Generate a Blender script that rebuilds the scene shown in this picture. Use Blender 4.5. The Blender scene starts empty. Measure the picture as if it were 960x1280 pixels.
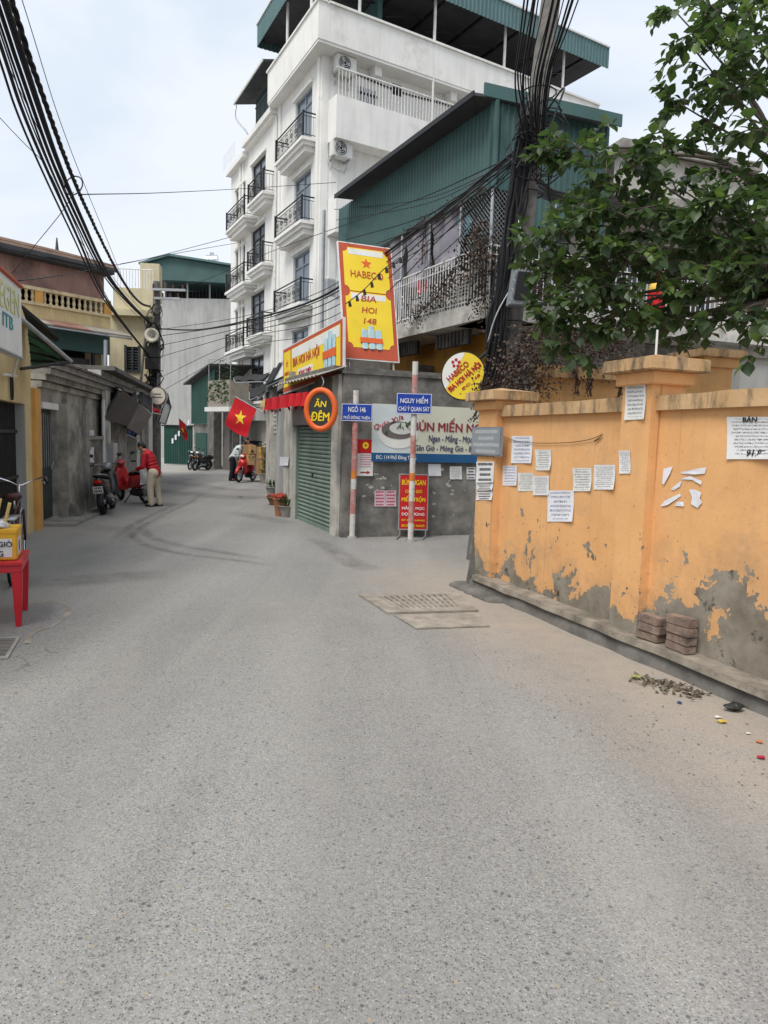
import bpy, bmesh, math, random
from mathutils import Vector, Matrix
R = math.radians
rnd = random.Random(11)
SC = bpy.context.scene
COL = SC.collection
# ------------------------------------------------------------------ camera
FPX, CAMH, HZ, ROLL = 880.0, 1.65, 550.0, R(1.6)      # focal length and horizon in 960x1280 pixels
PITCH = math.atan((640 - HZ) / FPX)
cd = bpy.data.cameras.new('camera'); cam = bpy.data.objects.new('camera', cd); COL.objects.link(cam)
cd.sensor_fit = 'VERTICAL'; cd.sensor_height = 36; cd.lens = 36 * FPX / 1280
cd.clip_start = 0.05; cd.clip_end = 2000
cam.matrix_world = Matrix.Translation((0, 0, CAMH)) @ Matrix.Rotation(math.pi / 2 - PITCH, 4, 'X') @ Matrix.Rotation(ROLL, 4, 'Z')
SC.camera = cam
# ------------------------------------------------------------------ sky, sun, exposure
SUN_EL, SUN_AZ = R(58), R(215)                         # azimuth clockwise from +Y: behind the camera, to the left
w = bpy.data.worlds.new('World'); SC.world = w; w.use_nodes = True
nt = w.node_tree; nt.nodes.clear()
out = nt.nodes.new('ShaderNodeOutputWorld'); bg = nt.nodes.new('ShaderNodeBackground')
sky = nt.nodes.new('ShaderNodeTexSky'); sky.sky_type = 'NISHITA'; sky.sun_disc = False
sky.sun_elevation = SUN_EL; sky.sun_rotation = SUN_AZ; sky.dust_density = 4; sky.air_density = 1.5
tc = nt.nodes.new('ShaderNodeTexCoord'); mp = nt.nodes.new('ShaderNodeMapping'); mp.inputs['Scale'].default_value = (1.0, 1.0, 2.2)
nz = nt.nodes.new('ShaderNodeTexNoise'); nz.inputs['Scale'].default_value = 1.7; nz.inputs['Detail'].default_value = 5; nz.inputs['Roughness'].default_value = .5
nz.inputs['Distortion'].default_value = .4
cr = nt.nodes.new('ShaderNodeValToRGB')
cr.color_ramp.elements[0].position = .38; cr.color_ramp.elements[0].color = (.425, .49, .58, 1)
cr.color_ramp.elements[1].position = .60; cr.color_ramp.elements[1].color = (.575, .61, .66, 1)
vm = nt.nodes.new('ShaderNodeVectorMath'); vm.operation = 'SCALE'; vm.inputs['Scale'].default_value = 10.0
mx = nt.nodes.new('ShaderNodeMix'); mx.data_type = 'RGBA'; mx.inputs[0].default_value = .93
L = nt.links.new
L(tc.outputs['Generated'], mp.inputs['Vector']); L(mp.outputs['Vector'], nz.inputs['Vector']); L(nz.outputs['Fac'], cr.inputs['Fac'])
L(cr.outputs['Color'], vm.inputs[0]); L(sky.outputs['Color'], mx.inputs[6]); L(vm.outputs['Vector'], mx.inputs[7])
L(mx.outputs[2], bg.inputs['Color']); bg.inputs['Strength'].default_value = 0.1; L(bg.outputs['Background'], out.inputs['Surface'])
sd = bpy.data.lights.new('sun', 'SUN'); sd.energy = 2.0; sd.angle = R(28); sd.color = (1, .96, .9)
so = bpy.data.objects.new('sun', sd); COL.objects.link(so)
sv = Vector((math.sin(SUN_AZ) * math.cos(SUN_EL), math.cos(SUN_AZ) * math.cos(SUN_EL), math.sin(SUN_EL)))
so.rotation_euler = sv.to_track_quat('Z', 'Y').to_euler(); so.location = sv * 60
vs = SC.view_settings; vs.view_transform = 'Standard'; vs.look = 'None'; vs.gamma = 1; vs.exposure = 0.7; vs.use_curve_mapping = False
SC.render.engine = 'CYCLES'; SC.cycles.max_bounces = 6

# ------------------------------------------------------------------ helpers
def ray(px, py):
    x, y = (px - 480) / FPX, (640 - py) / FPX
    c, s = math.cos(ROLL), math.sin(ROLL)
    xr, yr = x * c - y * s, x * s + y * c
    return Vector((xr, math.cos(PITCH) + yr * math.sin(PITCH), -math.sin(PITCH) + yr * math.cos(PITCH)))
def at(px, py, Y):
    r = ray(px, py); t = Y / r.y
    return Vector((r.x * t, Y, CAMH + r.z * t))
def G(px, py, z=0.0):
    r = ray(px, py); t = (z - CAMH) / r.z
    return Vector((r.x * t, r.y * t, z))
class Fa:
    """a vertical plane: u along it, z up, o out of it towards the viewer"""
    def __init__(s, p, d):
        s.p = Vector((p[0], p[1])); s.d = Vector((d[0], d[1])).normalized()
        s.n = Vector((s.d.y, -s.d.x))
        if s.n.dot(-s.p) < 0: s.n = -s.n
    def uz(s, px, py, o=0.0):
        r = ray(px, py); rx = Vector((r.x, r.y)); t = (s.n.dot(s.p) + o) / s.n.dot(rx)
        q = rx * t - s.p
        return q.dot(s.d), CAMH + r.z * t
    def P(s, u, z, o=0.0):
        q = s.p + s.d * u + s.n * o
        return Vector((q.x, q.y, z))
    def D(s): return Vector((s.d.x, s.d.y, 0))
    def N(s): return Vector((s.n.x, s.n.y, 0))
ROOT = {}
class MB:
    def __init__(s): s.v = []; s.f = []; s.uv = None
    def add(s, vv, ff):
        k = len(s.v); s.v += [Vector(a) for a in vv]; s.f += [tuple(i + k for i in f) for f in ff]; return s
    def hexa(s, q):
        return s.add(q, [(0, 3, 2, 1), (4, 5, 6, 7), (0, 1, 5, 4), (1, 2, 6, 5), (2, 3, 7, 6), (3, 0, 4, 7)])
    def obox(s, o, a, b, c):
        o, a, b, c = Vector(o), Vector(a), Vector(b), Vector(c)
        return s.hexa([o, o + a, o + a + b, o + b, o + c, o + a + c, o + a + b + c, o + b + c])
    def box(s, x0, x1, y0, y1, z0, z1): return s.obox((x0, y0, z0), (x1 - x0, 0, 0), (0, y1 - y0, 0), (0, 0, z1 - z0))
    def fb(s, fa, u0, u1, z0, z1, o0, o1):
        return s.obox(fa.P(u0, z0, o0), fa.D() * (u1 - u0), fa.N() * (o1 - o0), (0, 0, z1 - z0))
    def fwall(s, fa, u0, u1, z0, z1, o0, o1, holes):
        """a wall slab with rectangular openings (u0,u1,z0,z1)"""
        us = sorted({u0, u1} | {a for h in holes for a in h[:2] if u0 < a < u1}); zs = sorted({z0, z1} | {a for h in holes for a in h[2:] if z0 < a < z1})
        for i in range(len(us) - 1):
            run = None
            for j in range(len(zs) - 1):
                cu, cz = (us[i] + us[i + 1]) / 2, (zs[j] + zs[j + 1]) / 2
                solid = not any(h[0] < cu < h[1] and h[2] < cz < h[3] for h in holes)
                if solid: run = [zs[j], zs[j + 1]] if run is None else [run[0], zs[j + 1]]
                if (not solid or j == len(zs) - 2) and run: s.fb(fa, us[i], us[i + 1], run[0], run[1], o0, o1); run = None
        return s
    def cyl(s, a, b, r, r2=None, n=8):
        a, b = Vector(a), Vector(b); r2 = r if r2 is None else r2
        d = (b - a).normalized(); x = d.orthogonal().normalized(); y = d.cross(x)
        vv = [a + (x * math.cos(2 * math.pi * i / n) + y * math.sin(2 * math.pi * i / n)) * r for i in range(n)]
        vv += [b + (x * math.cos(2 * math.pi * i / n) + y * math.sin(2 * math.pi * i / n)) * r2 for i in range(n)]
        return s.add(vv, [(i, (i + 1) % n, n + (i + 1) % n, n + i) for i in range(n)] + [tuple(range(n - 1, -1, -1)), tuple(range(n, 2 * n))])
    def tube(s, pts, r, n=6, closed=False):
        pts = [Vector(p) for p in pts]; m = len(pts); rr = r if isinstance(r, (list, tuple)) else [r] * m
        x = None; vv = []
        for i, p in enumerate(pts):
            if closed: d = pts[(i + 1) % m] - pts[i - 1]
            else: d = pts[min(i + 1, m - 1)] - pts[max(i - 1, 0)]
            d = d.normalized() if d.length > 1e-9 else Vector((0, 0, 1))
            x = d.orthogonal() if x is None else x - d * x.dot(d)
            if x.length < 1e-6: x = d.orthogonal()
            x = x.normalized(); y = d.cross(x)
            vv += [p + (x * math.cos(2 * math.pi * k / n) + y * math.sin(2 * math.pi * k / n)) * rr[i] for k in range(n)]
        ff = []
        for i in range(m if closed else m - 1):
            j = (i + 1) % m
            ff += [(i * n + k, i * n + (k + 1) % n, j * n + (k + 1) % n, j * n + k) for k in range(n)]
        if not closed: ff += [tuple(range(n - 1, -1, -1)), tuple(range((m - 1) * n, m * n))]
        return s.add(vv, ff)
    def ell(s, c, rx, ry, rz, n=12, m=8, rot=None):
        c = Vector(c); vv = []
        for j in range(m + 1):
            t = math.pi * j / m
            for i in range(n):
                p = Vector((rx * math.sin(t) * math.cos(2 * math.pi * i / n), ry * math.sin(t) * math.sin(2 * math.pi * i / n), rz * math.cos(t)))
                vv.append(c + (rot @ p if rot else p))
        return s.add(vv, [(j * n + i, (j + 1) * n + i, (j + 1) * n + (i + 1) % n, j * n + (i + 1) % n) for j in range(m) for i in range(n)])
    def loft(s, secs):
        """rings of equal length"""
        n = len(secs[0]); vv = [p for r in secs for p in r]
        ff = [(j * n + i, j * n + (i + 1) % n, (j + 1) * n + (i + 1) % n, (j + 1) * n + i) for j in range(len(secs) - 1) for i in range(n)]
        return s.add(vv, ff + [tuple(range(n - 1, -1, -1)), tuple(range((len(secs) - 1) * n, len(secs) * n))])
    def prism(s, poly, ext):
        poly = [Vector(p) for p in poly]; e = Vector(ext); n = len(poly)
        return s.add(poly + [p + e for p in poly], [tuple(range(n - 1, -1, -1)), tuple(range(n, 2 * n))] + [(i, (i + 1) % n, n + (i + 1) % n, n + i) for i in range(n)])
    def grid(s, fn, nu, nv):
        vv = [fn(i / nu, j / nv) for j in range(nv + 1) for i in range(nu + 1)]
        return s.add(vv, [(j * (nu + 1) + i, j * (nu + 1) + i + 1, (j + 1) * (nu + 1) + i + 1, (j + 1) * (nu + 1) + i) for j in range(nv) for i in range(nu)])
    def build(s, name, mat, parent=None, smooth=False, base=None, kind=None, label=None, fixn=True, bevel=0):
        me = bpy.data.meshes.new(name)
        if parent is not None: b = ROOT[parent.name]
        elif base is not None: b = Vector(base)
        else:
            xs = [p.x for p in s.v]; ys = [p.y for p in s.v]; b = Vector(((min(xs) + max(xs)) / 2, (min(ys) + max(ys)) / 2, min(p.z for p in s.v)))
        me.from_pydata([p - b for p in s.v], [], s.f)
        if fixn or bevel:
            bm = bmesh.new(); bm.from_mesh(me)
            if fixn: bmesh.ops.recalc_face_normals(bm, faces=bm.faces)
            if bevel:
                ed = [e for e in bm.edges if len(e.link_faces) == 2 and e.calc_face_angle() > .5]
                bmesh.ops.bevel(bm, geom=ed, offset=bevel, segments=2, affect='EDGES', clamp_overlap=True)
            bm.to_mesh(me); bm.free()
        if s.uv:
            l = me.uv_layers.new(name='print')
            for lp in me.loops: l.data[lp.index].uv = s.uv[lp.vertex_index]
        if smooth:
            for p in me.polygons: p.use_smooth = True
        me.materials.append(mat if not isinstance(mat, str) else MATS[mat])
        o = bpy.data.objects.new(name, me); COL.objects.link(o)
        if parent is not None: o.parent = parent
        else: o.location = b
        ROOT[o.name] = b
        if kind: o['kind'] = kind
        if label: o['label'] = label
        return o
def thing(name, label, cat, loc, group=None):
    o = bpy.data.objects.new(name, None); COL.objects.link(o); o.location = loc; o.empty_display_size = .2
    ROOT[o.name] = Vector(loc); o['label'] = label; o['category'] = cat
    if group: o['group'] = group
    return o
def tag(o, label, cat, group=None):
    o['label'] = label; o['category'] = cat
    if group: o['group'] = group
    return o
def copy_tree(o, parent=None):
    c = o.copy(); COL.objects.link(c); c.parent = parent
    ROOT[c.name] = ROOT[o.name]
    for ch in list(o.children): copy_tree(ch, c)
    return c
def inst(o, off, parent):
    """a sibling copy of a piece, shifted by off, sharing mesh data"""
    c = o.copy(); COL.objects.link(c); c.parent = parent; c.location = Vector(o.location) + Vector(off); ROOT[c.name] = ROOT[o.name]
    return c
def crom(pts, n=8):
    pts = [Vector(p) for p in pts]; P = [pts[0] * 2 - pts[1]] + pts + [pts[-1] * 2 - pts[-2]]; o = []
    for i in range(1, len(P) - 2):
        for k in range(n):
            t = k / n; a, b, c, d = P[i - 1], P[i], P[i + 1], P[i + 2]
            o.append(.5 * ((2 * b) + (c - a) * t + (2 * a - 5 * b + 4 * c - d) * t * t + (3 * b - a - 3 * c + d) * t ** 3))
    o.append(pts[-1]); return o

# ------------------------------------------------------------------ materials
MATS = {}
class N:
    def __init__(s, name):
        s.m = bpy.data.materials.new(name); s.m.use_nodes = True; s.t = s.m.node_tree; s.b = s.t.nodes['Principled BSDF']; MATS[name] = s.m
        s.pos = None
    def n(s, ty, **k):
        o = s.t.nodes.new(ty)
        for a, v in k.items(): setattr(o, a, v)
        return o
    def l(s, a, b): s.t.links.new(a, b)
    def P(s):
        if s.pos is None: s.pos = s.n('ShaderNodeNewGeometry').outputs['Position']
        return s.pos
    def noise(s, sc, det=4, rough=.55, vec=None, scl=None, dist=0):
        o = s.n('ShaderNodeTexNoise'); o.inputs['Scale'].default_value = sc; o.inputs['Detail'].default_value = det; o.inputs['Roughness'].default_value = rough; o.inputs['Distortion'].default_value = dist
        v = vec or s.P()
        if scl:
            m = s.n('ShaderNodeMapping'); m.inputs['Scale'].default_value = scl; s.l(v, m.inputs['Vector']); v = m.outputs['Vector']
        s.l(v, o.inputs['Vector']); return o.outputs['Fac']
    def ramp(s, f, a, b, c0=(0, 0, 0, 1), c1=(1, 1, 1, 1)):
        o = s.n('ShaderNodeMapRange'); o.inputs['From Min'].default_value = a; o.inputs['From Max'].default_value = b; s.l(f, o.inputs['Value']); return o.outputs['Result']
    def math(s, op, a, b=None):
        o = s.n('ShaderNodeMath', operation=op)
        for i, v in enumerate((a, b)):
            if v is None: continue
            if isinstance(v, (int, float)): o.inputs[i].default_value = v
            else: s.l(v, o.inputs[i])
        return o.outputs[0]
    def mix(s, f, a, b, mode='MIX'):
        o = s.n('ShaderNodeMix', data_type='RGBA', blend_type=mode)
        for i, v in ((0, f), (6, a), (7, b)):
            if isinstance(v, (int, float)): o.inputs[i].default_value = v
            elif isinstance(v, tuple): o.inputs[i].default_value = (*v[:3], 1)
            else: s.l(v, o.inputs[i])
        return o.outputs[2]
    def bump(s, h, st=.2, d=.02):
        o = s.n('ShaderNodeBump'); o.inputs['Strength'].default_value = st; o.inputs['Distance'].default_value = d; s.l(h, o.inputs['Height']); s.l(o.outputs['Normal'], s.b.inputs['Normal'])
    def fin(s, col, rough=.8, spec=.3, metal=0.0):
        if isinstance(col, tuple): s.b.inputs['Base Color'].default_value = (*col[:3], 1)
        else: s.l(col, s.b.inputs['Base Color'])
        if isinstance(rough, (int, float)): s.b.inputs['Roughness'].default_value = rough
        else: s.l(rough, s.b.inputs['Roughness'])
        s.b.inputs['Specular IOR Level'].default_value = spec; s.b.inputs['Metallic'].default_value = metal
        return s.m
def M(name, col, rough=.8, var=.15, sc=5, dirt=None, da=.4, ds=1.3, streak=0.0, bump=.15, bs=35, metal=0.0, spec=.3):
    if name in MATS: return MATS[name]
    k = N(name)
    f = k.ramp(k.noise(sc, 5), .3, .7)
    c = k.mix(f, tuple(x * (1 - var) for x in col), tuple(min(1, x * (1 + var)) for x in col))
    if dirt:
        m = k.ramp(k.noise(ds, 8, .62), .72 - da * .45, .84 - da * .3)
        c = k.mix(k.math('MULTIPLY', m, .85), c, dirt)
    if streak:
        m = k.ramp(k.noise(1.0, 6, .6, scl=(5, 5, .45)), .46, .8)
        c = k.mix(k.math('MULTIPLY', m, streak), c, dirt or tuple(x * .35 for x in col))
    if bump: k.bump(k.noise(bs, 4, .6), bump, .02)
    return k.fin(c, rough, spec, metal)
M('yellow_plaster', (.62, .48, .25), .9, .12, 3, (.20, .16, .10), .25, 1.0, .35)
M('orange_trim', (.62, .33, .09), .85, .12, 3, (.25, .17, .1), .2, 1.5, .2)
M('grey_plaster', (.37, .35, .30), .95, .3, 2.5, (.10, .092, .08), .62, 1.7, .22, .5, 18)
M('dark_plaster', (.22, .21, .19), .95, .4, 3, (.06, .056, .05), .6, 1.6, .3, .4, 25)
M('pale_plaster', (.52, .50, .45), .9, .2, 3, (.17, .155, .13), .5, 1.6, .3, .2)
M('cream_plaster', (.60, .53, .36), .9, .1, 2, (.25, .22, .16), .2, .8, .4)
M('white_plaster', (.76, .75, .715), .85, .06, 1.2, (.47, .45, .40), .25, .7, .38, .06)
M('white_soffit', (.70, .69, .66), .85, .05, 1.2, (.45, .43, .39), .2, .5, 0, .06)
M('building_grey', (.40, .40, .385), .9, .1, .8, (.2, .2, .19), .3, .35, .6, .1)
M('concrete', (.29, .275, .25), .9, .25, 5, (.10, .095, .085), .4, 2.2, .3, .35, 40)
M('concrete_dark', (.16, .15, .135), .95, .3, 5, (.06, .055, .05), .5, 2.2, .4, .4, 40)
M('pole_concrete', (.17, .16, .145), .95, .3, 8, (.05, .05, .05), .4, 3, .6, .4, 60)
M('teal_metal', (.048, .108, .104), .55, .12, 1.5, (.09, .10, .09), .25, .8, .35, .05, 30, 0, .4)
M('teal_light', (.075, .15, .155), .55, .1, 1.5, (.12, .14, .13), .2, .8, .25, .05, 30, 0, .4)
M('green_metal', (.016, .062, .05), .6, .15, 1.5, (.05, .06, .05), .3, 1, .4, .05)
M('brown_metal', (.38, .215, .175), .65, .15, 1.2, (.15, .09, .075), .35, .7, .4, .05)
M('roof_tile', (.40, .27, .20), .8, .2, 3, (.17, .13, .11), .3, 1.2, 0, .2)
M('fibro', (.30, .27, .23), .9, .2, 3, (.12, .10, .09), .35, 1.5, 0, .2)
M('rust_sheet', (.28, .15, .115), .8, .25, 4, (.12, .07, .05), .4, 2, .3, .1)
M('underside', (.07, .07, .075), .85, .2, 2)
M('black_iron', (.018, .018, .02), .5, .2, 8, None)
M('dark_gate', (.022, .021, .02), .6, .3, 6, (.045, .04, .035), .3, 2, .3)
M('door_green', (.028, .042, .038), .55, .3, 5, (.05, .05, .045), .3, 3, .4)
M('galv', (.42, .43, .44), .45, .15, 6, (.2, .19, .17), .25, 3, .2, .05, 30, .7)
M('white_metal', (.70, .70, .68), .5, .1, 6, (.32, .26, .2), .3, 4, .35, .05)
M('steel', (.6, .6, .6), .25, .1, 6, None, 0, 1, 0, .02, 30, 1)
M('shutter_green', (.19, .255, .212), .5, .1, 2, (.10, .11, .09), .25, 1.2, .4, .04)
M('shutter_beige', (.33, .30, .25), .6, .1, 2, (.16, .14, .12), .3, 1, .4, .04)
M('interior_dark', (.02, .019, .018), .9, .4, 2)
M('red_plastic', (.50, .012, .025), .35, .08, 3, (.28, .05, .05), .15, 6, 0, .03, 40, 0, .5)
M('red_paint', (.50, .015, .02), .3, .06, 3, None, 0, 1, 0, .01, 40, 0, .6)
M('black_plastic', (.02, .02, .022), .45, .15, 8)
M('black_gloss', (.012, .013, .015), .18, .1, 8, None, 0, 1, 0, 0, 40, 0, .6)
M('grey_silver', (.30, .31, .32), .35, .1, 8, None, 0, 1, 0, .02, 40, .5)
M('chrome', (.7, .7, .72), .15, .05, 8, None, 0, 1, 0, 0, 40, 1)
M('tyre', (.016, .016, .016), .9, .3, 20)
M('seat_black', (.02, .019, .018), .55, .2, 10)
M('brown_leather', (.065, .026, .018), .4, .25, 14)
M('lens_white', (.75, .78, .8), .15, .05, 8, None, 0, 1, 0, 0, 40, 0, .6)
M('lens_red', (.4, .01, .01), .2, .05)
M('plate_white', (.6, .6, .58), .5, .05, 8)
M('paper_plain', (.72, .73, .76), .85, .05, 8)
M('cloth_red', (.52, .012, .02), .8, .12, 4)
M('flag_yellow', (.80, .60, .04), .8, .05, 4)
M('bunting_yellow', (.75, .50, .10), .8, .1, 4)
M('jacket_red', (.40, .012, .02), .55, .2, 14, None, 0, 1, 0, .5, 30)
M('trousers_beige', (.50, .44, .34), .9, .1, 10, None, 0, 1, 0, .3, 20)
M('skin', (.46, .26, .17), .55, .06, 12)
M('hair', (.012, .010, .009), .5, .2, 40)
M('shirt_pale', (.55, .62, .62), .85, .1, 8)
M('trousers_dark', (.015, .016, .022), .85, .2, 8)
M('shirt_brown', (.24, .13, .08), .85, .2, 8)
M('cardboard', (.36, .225, .125), .85, .12, 4, (.26, .16, .09), .2, 2)
M('terracotta', (.30, .13, .075), .85, .2, 8, (.14, .08, .05), .3, 4)
M('wicker', (.22, .135, .075), .9, .3, 30)
M('red_fruit', (.30, .045, .03), .6, .3, 20)
M('sign_yellow', (.82, .60, .04), .55, .05, 2, (.75, .62, .3), .25, 2)
M('sign_redbrown', (.46, .085, .04), .55, .08, 3, (.4, .16, .1), .2, 3)
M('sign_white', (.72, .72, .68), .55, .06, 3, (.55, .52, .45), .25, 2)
M('sign_blue', (.012, .05, .33), .45, .06, 3, (.05, .09, .3), .15, 5)
M('banner_blue', (.02, .10, .24), .55, .06, 3)
M('banner_cream', (.62, .62, .50), .6, .05, 1.5, (.5, .48, .38), .2, 1.5)
M('banner_pale', (.60, .66, .66), .6, .08, 2)
M('dusty_concrete', (.29, .262, .222), .95, .25, 7, (.20, .17, .135), .45, 3, 0, .4, 40)
M('faded_orange', (.56, .32, .13), .85, .15, 3, (.26, .17, .09), .3, 1.5, .3)
M('ledge_concrete', (.27, .235, .19), .95, .3, 6, (.11, .095, .075), .5, 2.6, .3, .5, 40)
M('text_white', (.80, .80, .80), .6, .03)
M('text_red', (.42, .02, .03), .6, .08)
M('text_maroon', (.28, .03, .05), .6, .08)
M('text_black', (.02, .02, .025), .7, .1)
M('text_navy', (.02, .03, .12), .7, .1)
M('text_yellow', (.85, .62, .02), .6, .05)
M('text_pale_yellow', (.62, .62, .30), .6, .1)
M('text_teal', (.05, .30, .30), .6, .1)
M('sign_red', (.48, .015, .015), .55, .06, 3, (.4, .05, .03), .2, 4)
M('sign_orange', (.72, .13, .03), .45, .08, 3, (.5, .12, .05), .25, 5)
M('sign_charcoal', (.035, .038, .036), .6, .15, 5)
M('bottle_blue', (.42, .60, .66), .4, .15, 10)
M('post_white', (.62, .60, .56), .6, .1, 6, (.36, .28, .24), .45, 7, .4)
M('post_red', (.46, .16, .14), .6, .15, 6, (.50, .42, .38), .6, 9, .5)
M('sticker_orange', (.62, .2, .04), .6, .1)
M('grey_plate', (.27, .29, .31), .5, .1, 6, (.16, .16, .16), .3, 8, 0, .1, 40, .3)
M('brick_clay', (.235, .17, .135), .95, .3, 14, (.07, .06, .055), .4, 8, 0, .5, 60)
M('lavender_tarp', (.30, .285, .32), .7, .12, 2, (.2, .19, .2), .3, 1.2, .3, .2, 8)
M('dark_mesh', (.03, .05, .045), .8, .2, 4)
M('blue_kite', (.25, .50, .58), .6, .15, 12)
M('house_orange', (.52, .25, .04), .85, .15, 2, (.22, .13, .05), .3, 1.2, .4)
M('vent_dark', (.035, .028, .024), .9, .2, 8)
M('window_glass', (.10, .13, .16), .12, .2, .6, None, 0, 1, 0, 0, 40, 0, .8)
M('window_dark', (.02, .024, .03), .2, .3, 1, None, 0, 1, 0, 0, 40, 0, .7)
M('door_bluegrey', (.20, .235, .27), .5, .12, 2)
M('louvre_dark', (.05, .055, .06), .5, .2, 4)
M('ac_white', (.66, .66, .63), .5, .05, 6, (.4, .37, .3), .2, 4, .2)
M('cable', (.012, .012, .014), .6, .2, 10)
M('cable_blue', (.02, .02, .05), .55, .2, 10)
M('speaker_cone', (.35, .34, .33), .5, .1)
M('lamp_cream', (.66, .62, .52), .45, .06, 6, (.4, .3, .2), .3, 5)
M('bark', (.13, .105, .085), .95, .3, 12, (.06, .05, .04), .4, 5, 0, .6, 50)
M('dry_leaf', (.085, .056, .042), .9, .45, 8)
M('dry_stem', (.075, .055, .045), .9, .3, 10)
M('plant_green', (.05, .095, .035), .7, .35, 10)
M('box_yellow', (.66, .36, .03), .6, .1, 4, (.5, .28, .08), .2, 6)
M('bamboo', (.58, .45, .16), .6, .15, 6)
M('bag_white', (.62, .63, .65), .45, .08, 8)
M('trash_dark', (.03, .03, .028), .5, .3, 20)
M('trash_white', (.62, .6, .56), .7, .1, 20)
M('trash_yellow', (.52, .37, .06), .6, .1, 20)
M('trash_blue', (.03, .06, .2), .4, .1, 20)
M('trash_red', (.4, .02, .05), .6, .1, 20)
M('trash_orange', (.45, .16, .06), .6, .1, 20)
M('dry_debris', (.15, .125, .09), .95, .4, 40)
M('leaf_olive', (.24, .25, .09), .8, .2, 20)
M('tarp_black', (.022, .021, .021), .8, .3, 4)
M('sign_brown', (.050, .042, .040), .6, .2, 3, (.09, .08, .075), .3, 2, .3)
M('sign_greybrown', (.155, .135, .13), .6, .12, 3, (.09, .08, .075), .3, 2, .3)
M('blue_tarp', (.04, .08, .25), .7, .15, 4)
M('awning_green', (.055, .15, .085), .7, .2, 4, (.04, .07, .05), .4, 3)
M('balustrade_ochre', (.60, .49, .30), .85, .15, 5, (.24, .15, .08), .35, 3, .3)
# asphalt: worn, dusty, with stone chips; dust washed up along the orange wall
k = N('asphalt')
def chips(sc, thr, soft):
    v = k.n('ShaderNodeTexVoronoi'); v.inputs['Scale'].default_value = sc; k.l(k.P(), v.inputs['Vector'])
    sp = k.n('ShaderNodeSeparateColor'); k.l(v.outputs['Color'], sp.inputs['Color'])
    d = k.ramp(v.outputs['Distance'], .42, .25)
    return d, sp.outputs[0], sp.outputs[1]
base = k.mix(k.ramp(k.noise(.35, 5, .6), .35, .65), (.262, .255, .241), (.315, .306, .289))
base = k.mix(k.math('MULTIPLY', k.ramp(k.noise(.9, 6, .65), .5, .75), .5), base, (.250, .242, .229))
rot = k.n('ShaderNodeMapping'); rot.inputs['Rotation'].default_value = (0, 0, R(-14)); rot.inputs['Scale'].default_value = (1.6, .10, 1); k.l(k.P(), rot.inputs['Vector'])
lanes = k.noise(1.0, 4, .55, vec=rot.outputs['Vector'])
base = k.mix(k.math('MULTIPLY', k.ramp(lanes, .48, .70), .55), base, (.395, .384, .362))
base = k.mix(k.math('MULTIPLY', k.ramp(lanes, .47, .30), .40), base, (.225, .218, .207))
oil = k.ramp(k.noise(2.6, 3, .5, dist=.6), .70, .76)
base = k.mix(k.math('MULTIPLY', oil, .40), base, (.16, .155, .147))
cv_ = k.n('ShaderNodeTexVoronoi', feature='DISTANCE_TO_EDGE'); cv_.inputs['Scale'].default_value = .42
wv = k.n('ShaderNodeVectorMath', operation='ADD'); ns_ = k.n('ShaderNodeTexNoise'); ns_.inputs['Scale'].default_value = 1.9; ns_.inputs['Detail'].default_value = 6; k.l(k.P(), ns_.inputs['Vector']); k.l(k.P(), wv.inputs[0]); k.l(ns_.outputs['Color'], wv.inputs[1]); k.l(wv.outputs[0], cv_.inputs['Vector'])
crack = k.math('MULTIPLY', k.math('LESS_THAN', cv_.outputs['Distance'], .0035), k.ramp(k.noise(.5, 3), .56, .64))
d1, a1, b1 = chips(115, 0, 0)
c = k.mix(k.math('MULTIPLY', k.ramp(k.noise(150, 3, .75), .35, .65), .6), base, (.150, .146, .140))
grain = k.mix(a1, (.12, .12, .12), (1.8, 1.78, 1.73))
c = k.mix(k.math('ADD', k.math('MULTIPLY', d1, .6), .16), c, k.mix(1.0, c, grain, 'MULTIPLY'))
c = k.mix(k.math('MULTIPLY', k.math('MULTIPLY', d1, k.math('GREATER_THAN', b1, .86)), .8), c, (.085, .088, .092))
c = k.mix(k.math('MULTIPLY', k.math('MULTIPLY', d1, k.math('LESS_THAN', b1, .05)), .6), c, (.40, .38, .35))
d2, a2, b2 = chips(42, 0, 0)
c = k.mix(k.math('MULTIPLY', k.math('MULTIPLY', d2, k.math('GREATER_THAN', a2, .945)), .75), c, (.075, .078, .083))
c = k.mix(k.math('MULTIPLY', k.math('MULTIPLY', d2, k.math('LESS_THAN', a2, .03)), .7), c, (.33, .27, .19))
sx = k.n('ShaderNodeSeparateXYZ'); k.l(k.P(), sx.inputs[0])
dist = k.math('ADD', k.math('ADD', k.math('MULTIPLY', sx.outputs[0], .936), k.math('MULTIPLY', sx.outputs[1], .351)), -3.65)  # 0 at the kerb, negative in the road
dn = k.math('ADD', dist, k.math('MULTIPLY', k.math('ADD', k.noise(.9, 6, .6), -.5), 1.9))
dust = k.math('MULTIPLY', k.ramp(dn, -1.35, -.1), k.ramp(k.noise(5, 6, .7), .1, .55))
dust = k.math('MULTIPLY', dust, k.ramp(sx.outputs[1], 10.5, 8.0))
c = k.mix(k.math('MULTIPLY', dust, .85), c, k.mix(k.ramp(k.noise(60, 4, .7), .3, .7), (.315, .262, .21), (.40, .345, .285)))
ld = k.math('MULTIPLY', k.ramp(k.math('ADD', k.math('ADD', k.math('MULTIPLY', sx.outputs[0], -1), k.math('MULTIPLY', sx.outputs[1], -.2)), k.math('MULTIPLY', k.noise(1.1, 5, .6), 1.4)), 2.6, 3.8), .6)
c = k.mix(ld, c, (.37, .348, .315))
c = k.mix(k.math('MULTIPLY', crack, .5), c, (.08, .075, .07))
k.bump(k.math('ADD', k.noise(90, 4, .7), k.math('MULTIPLY', d1, .5)), .5, .007)
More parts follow.
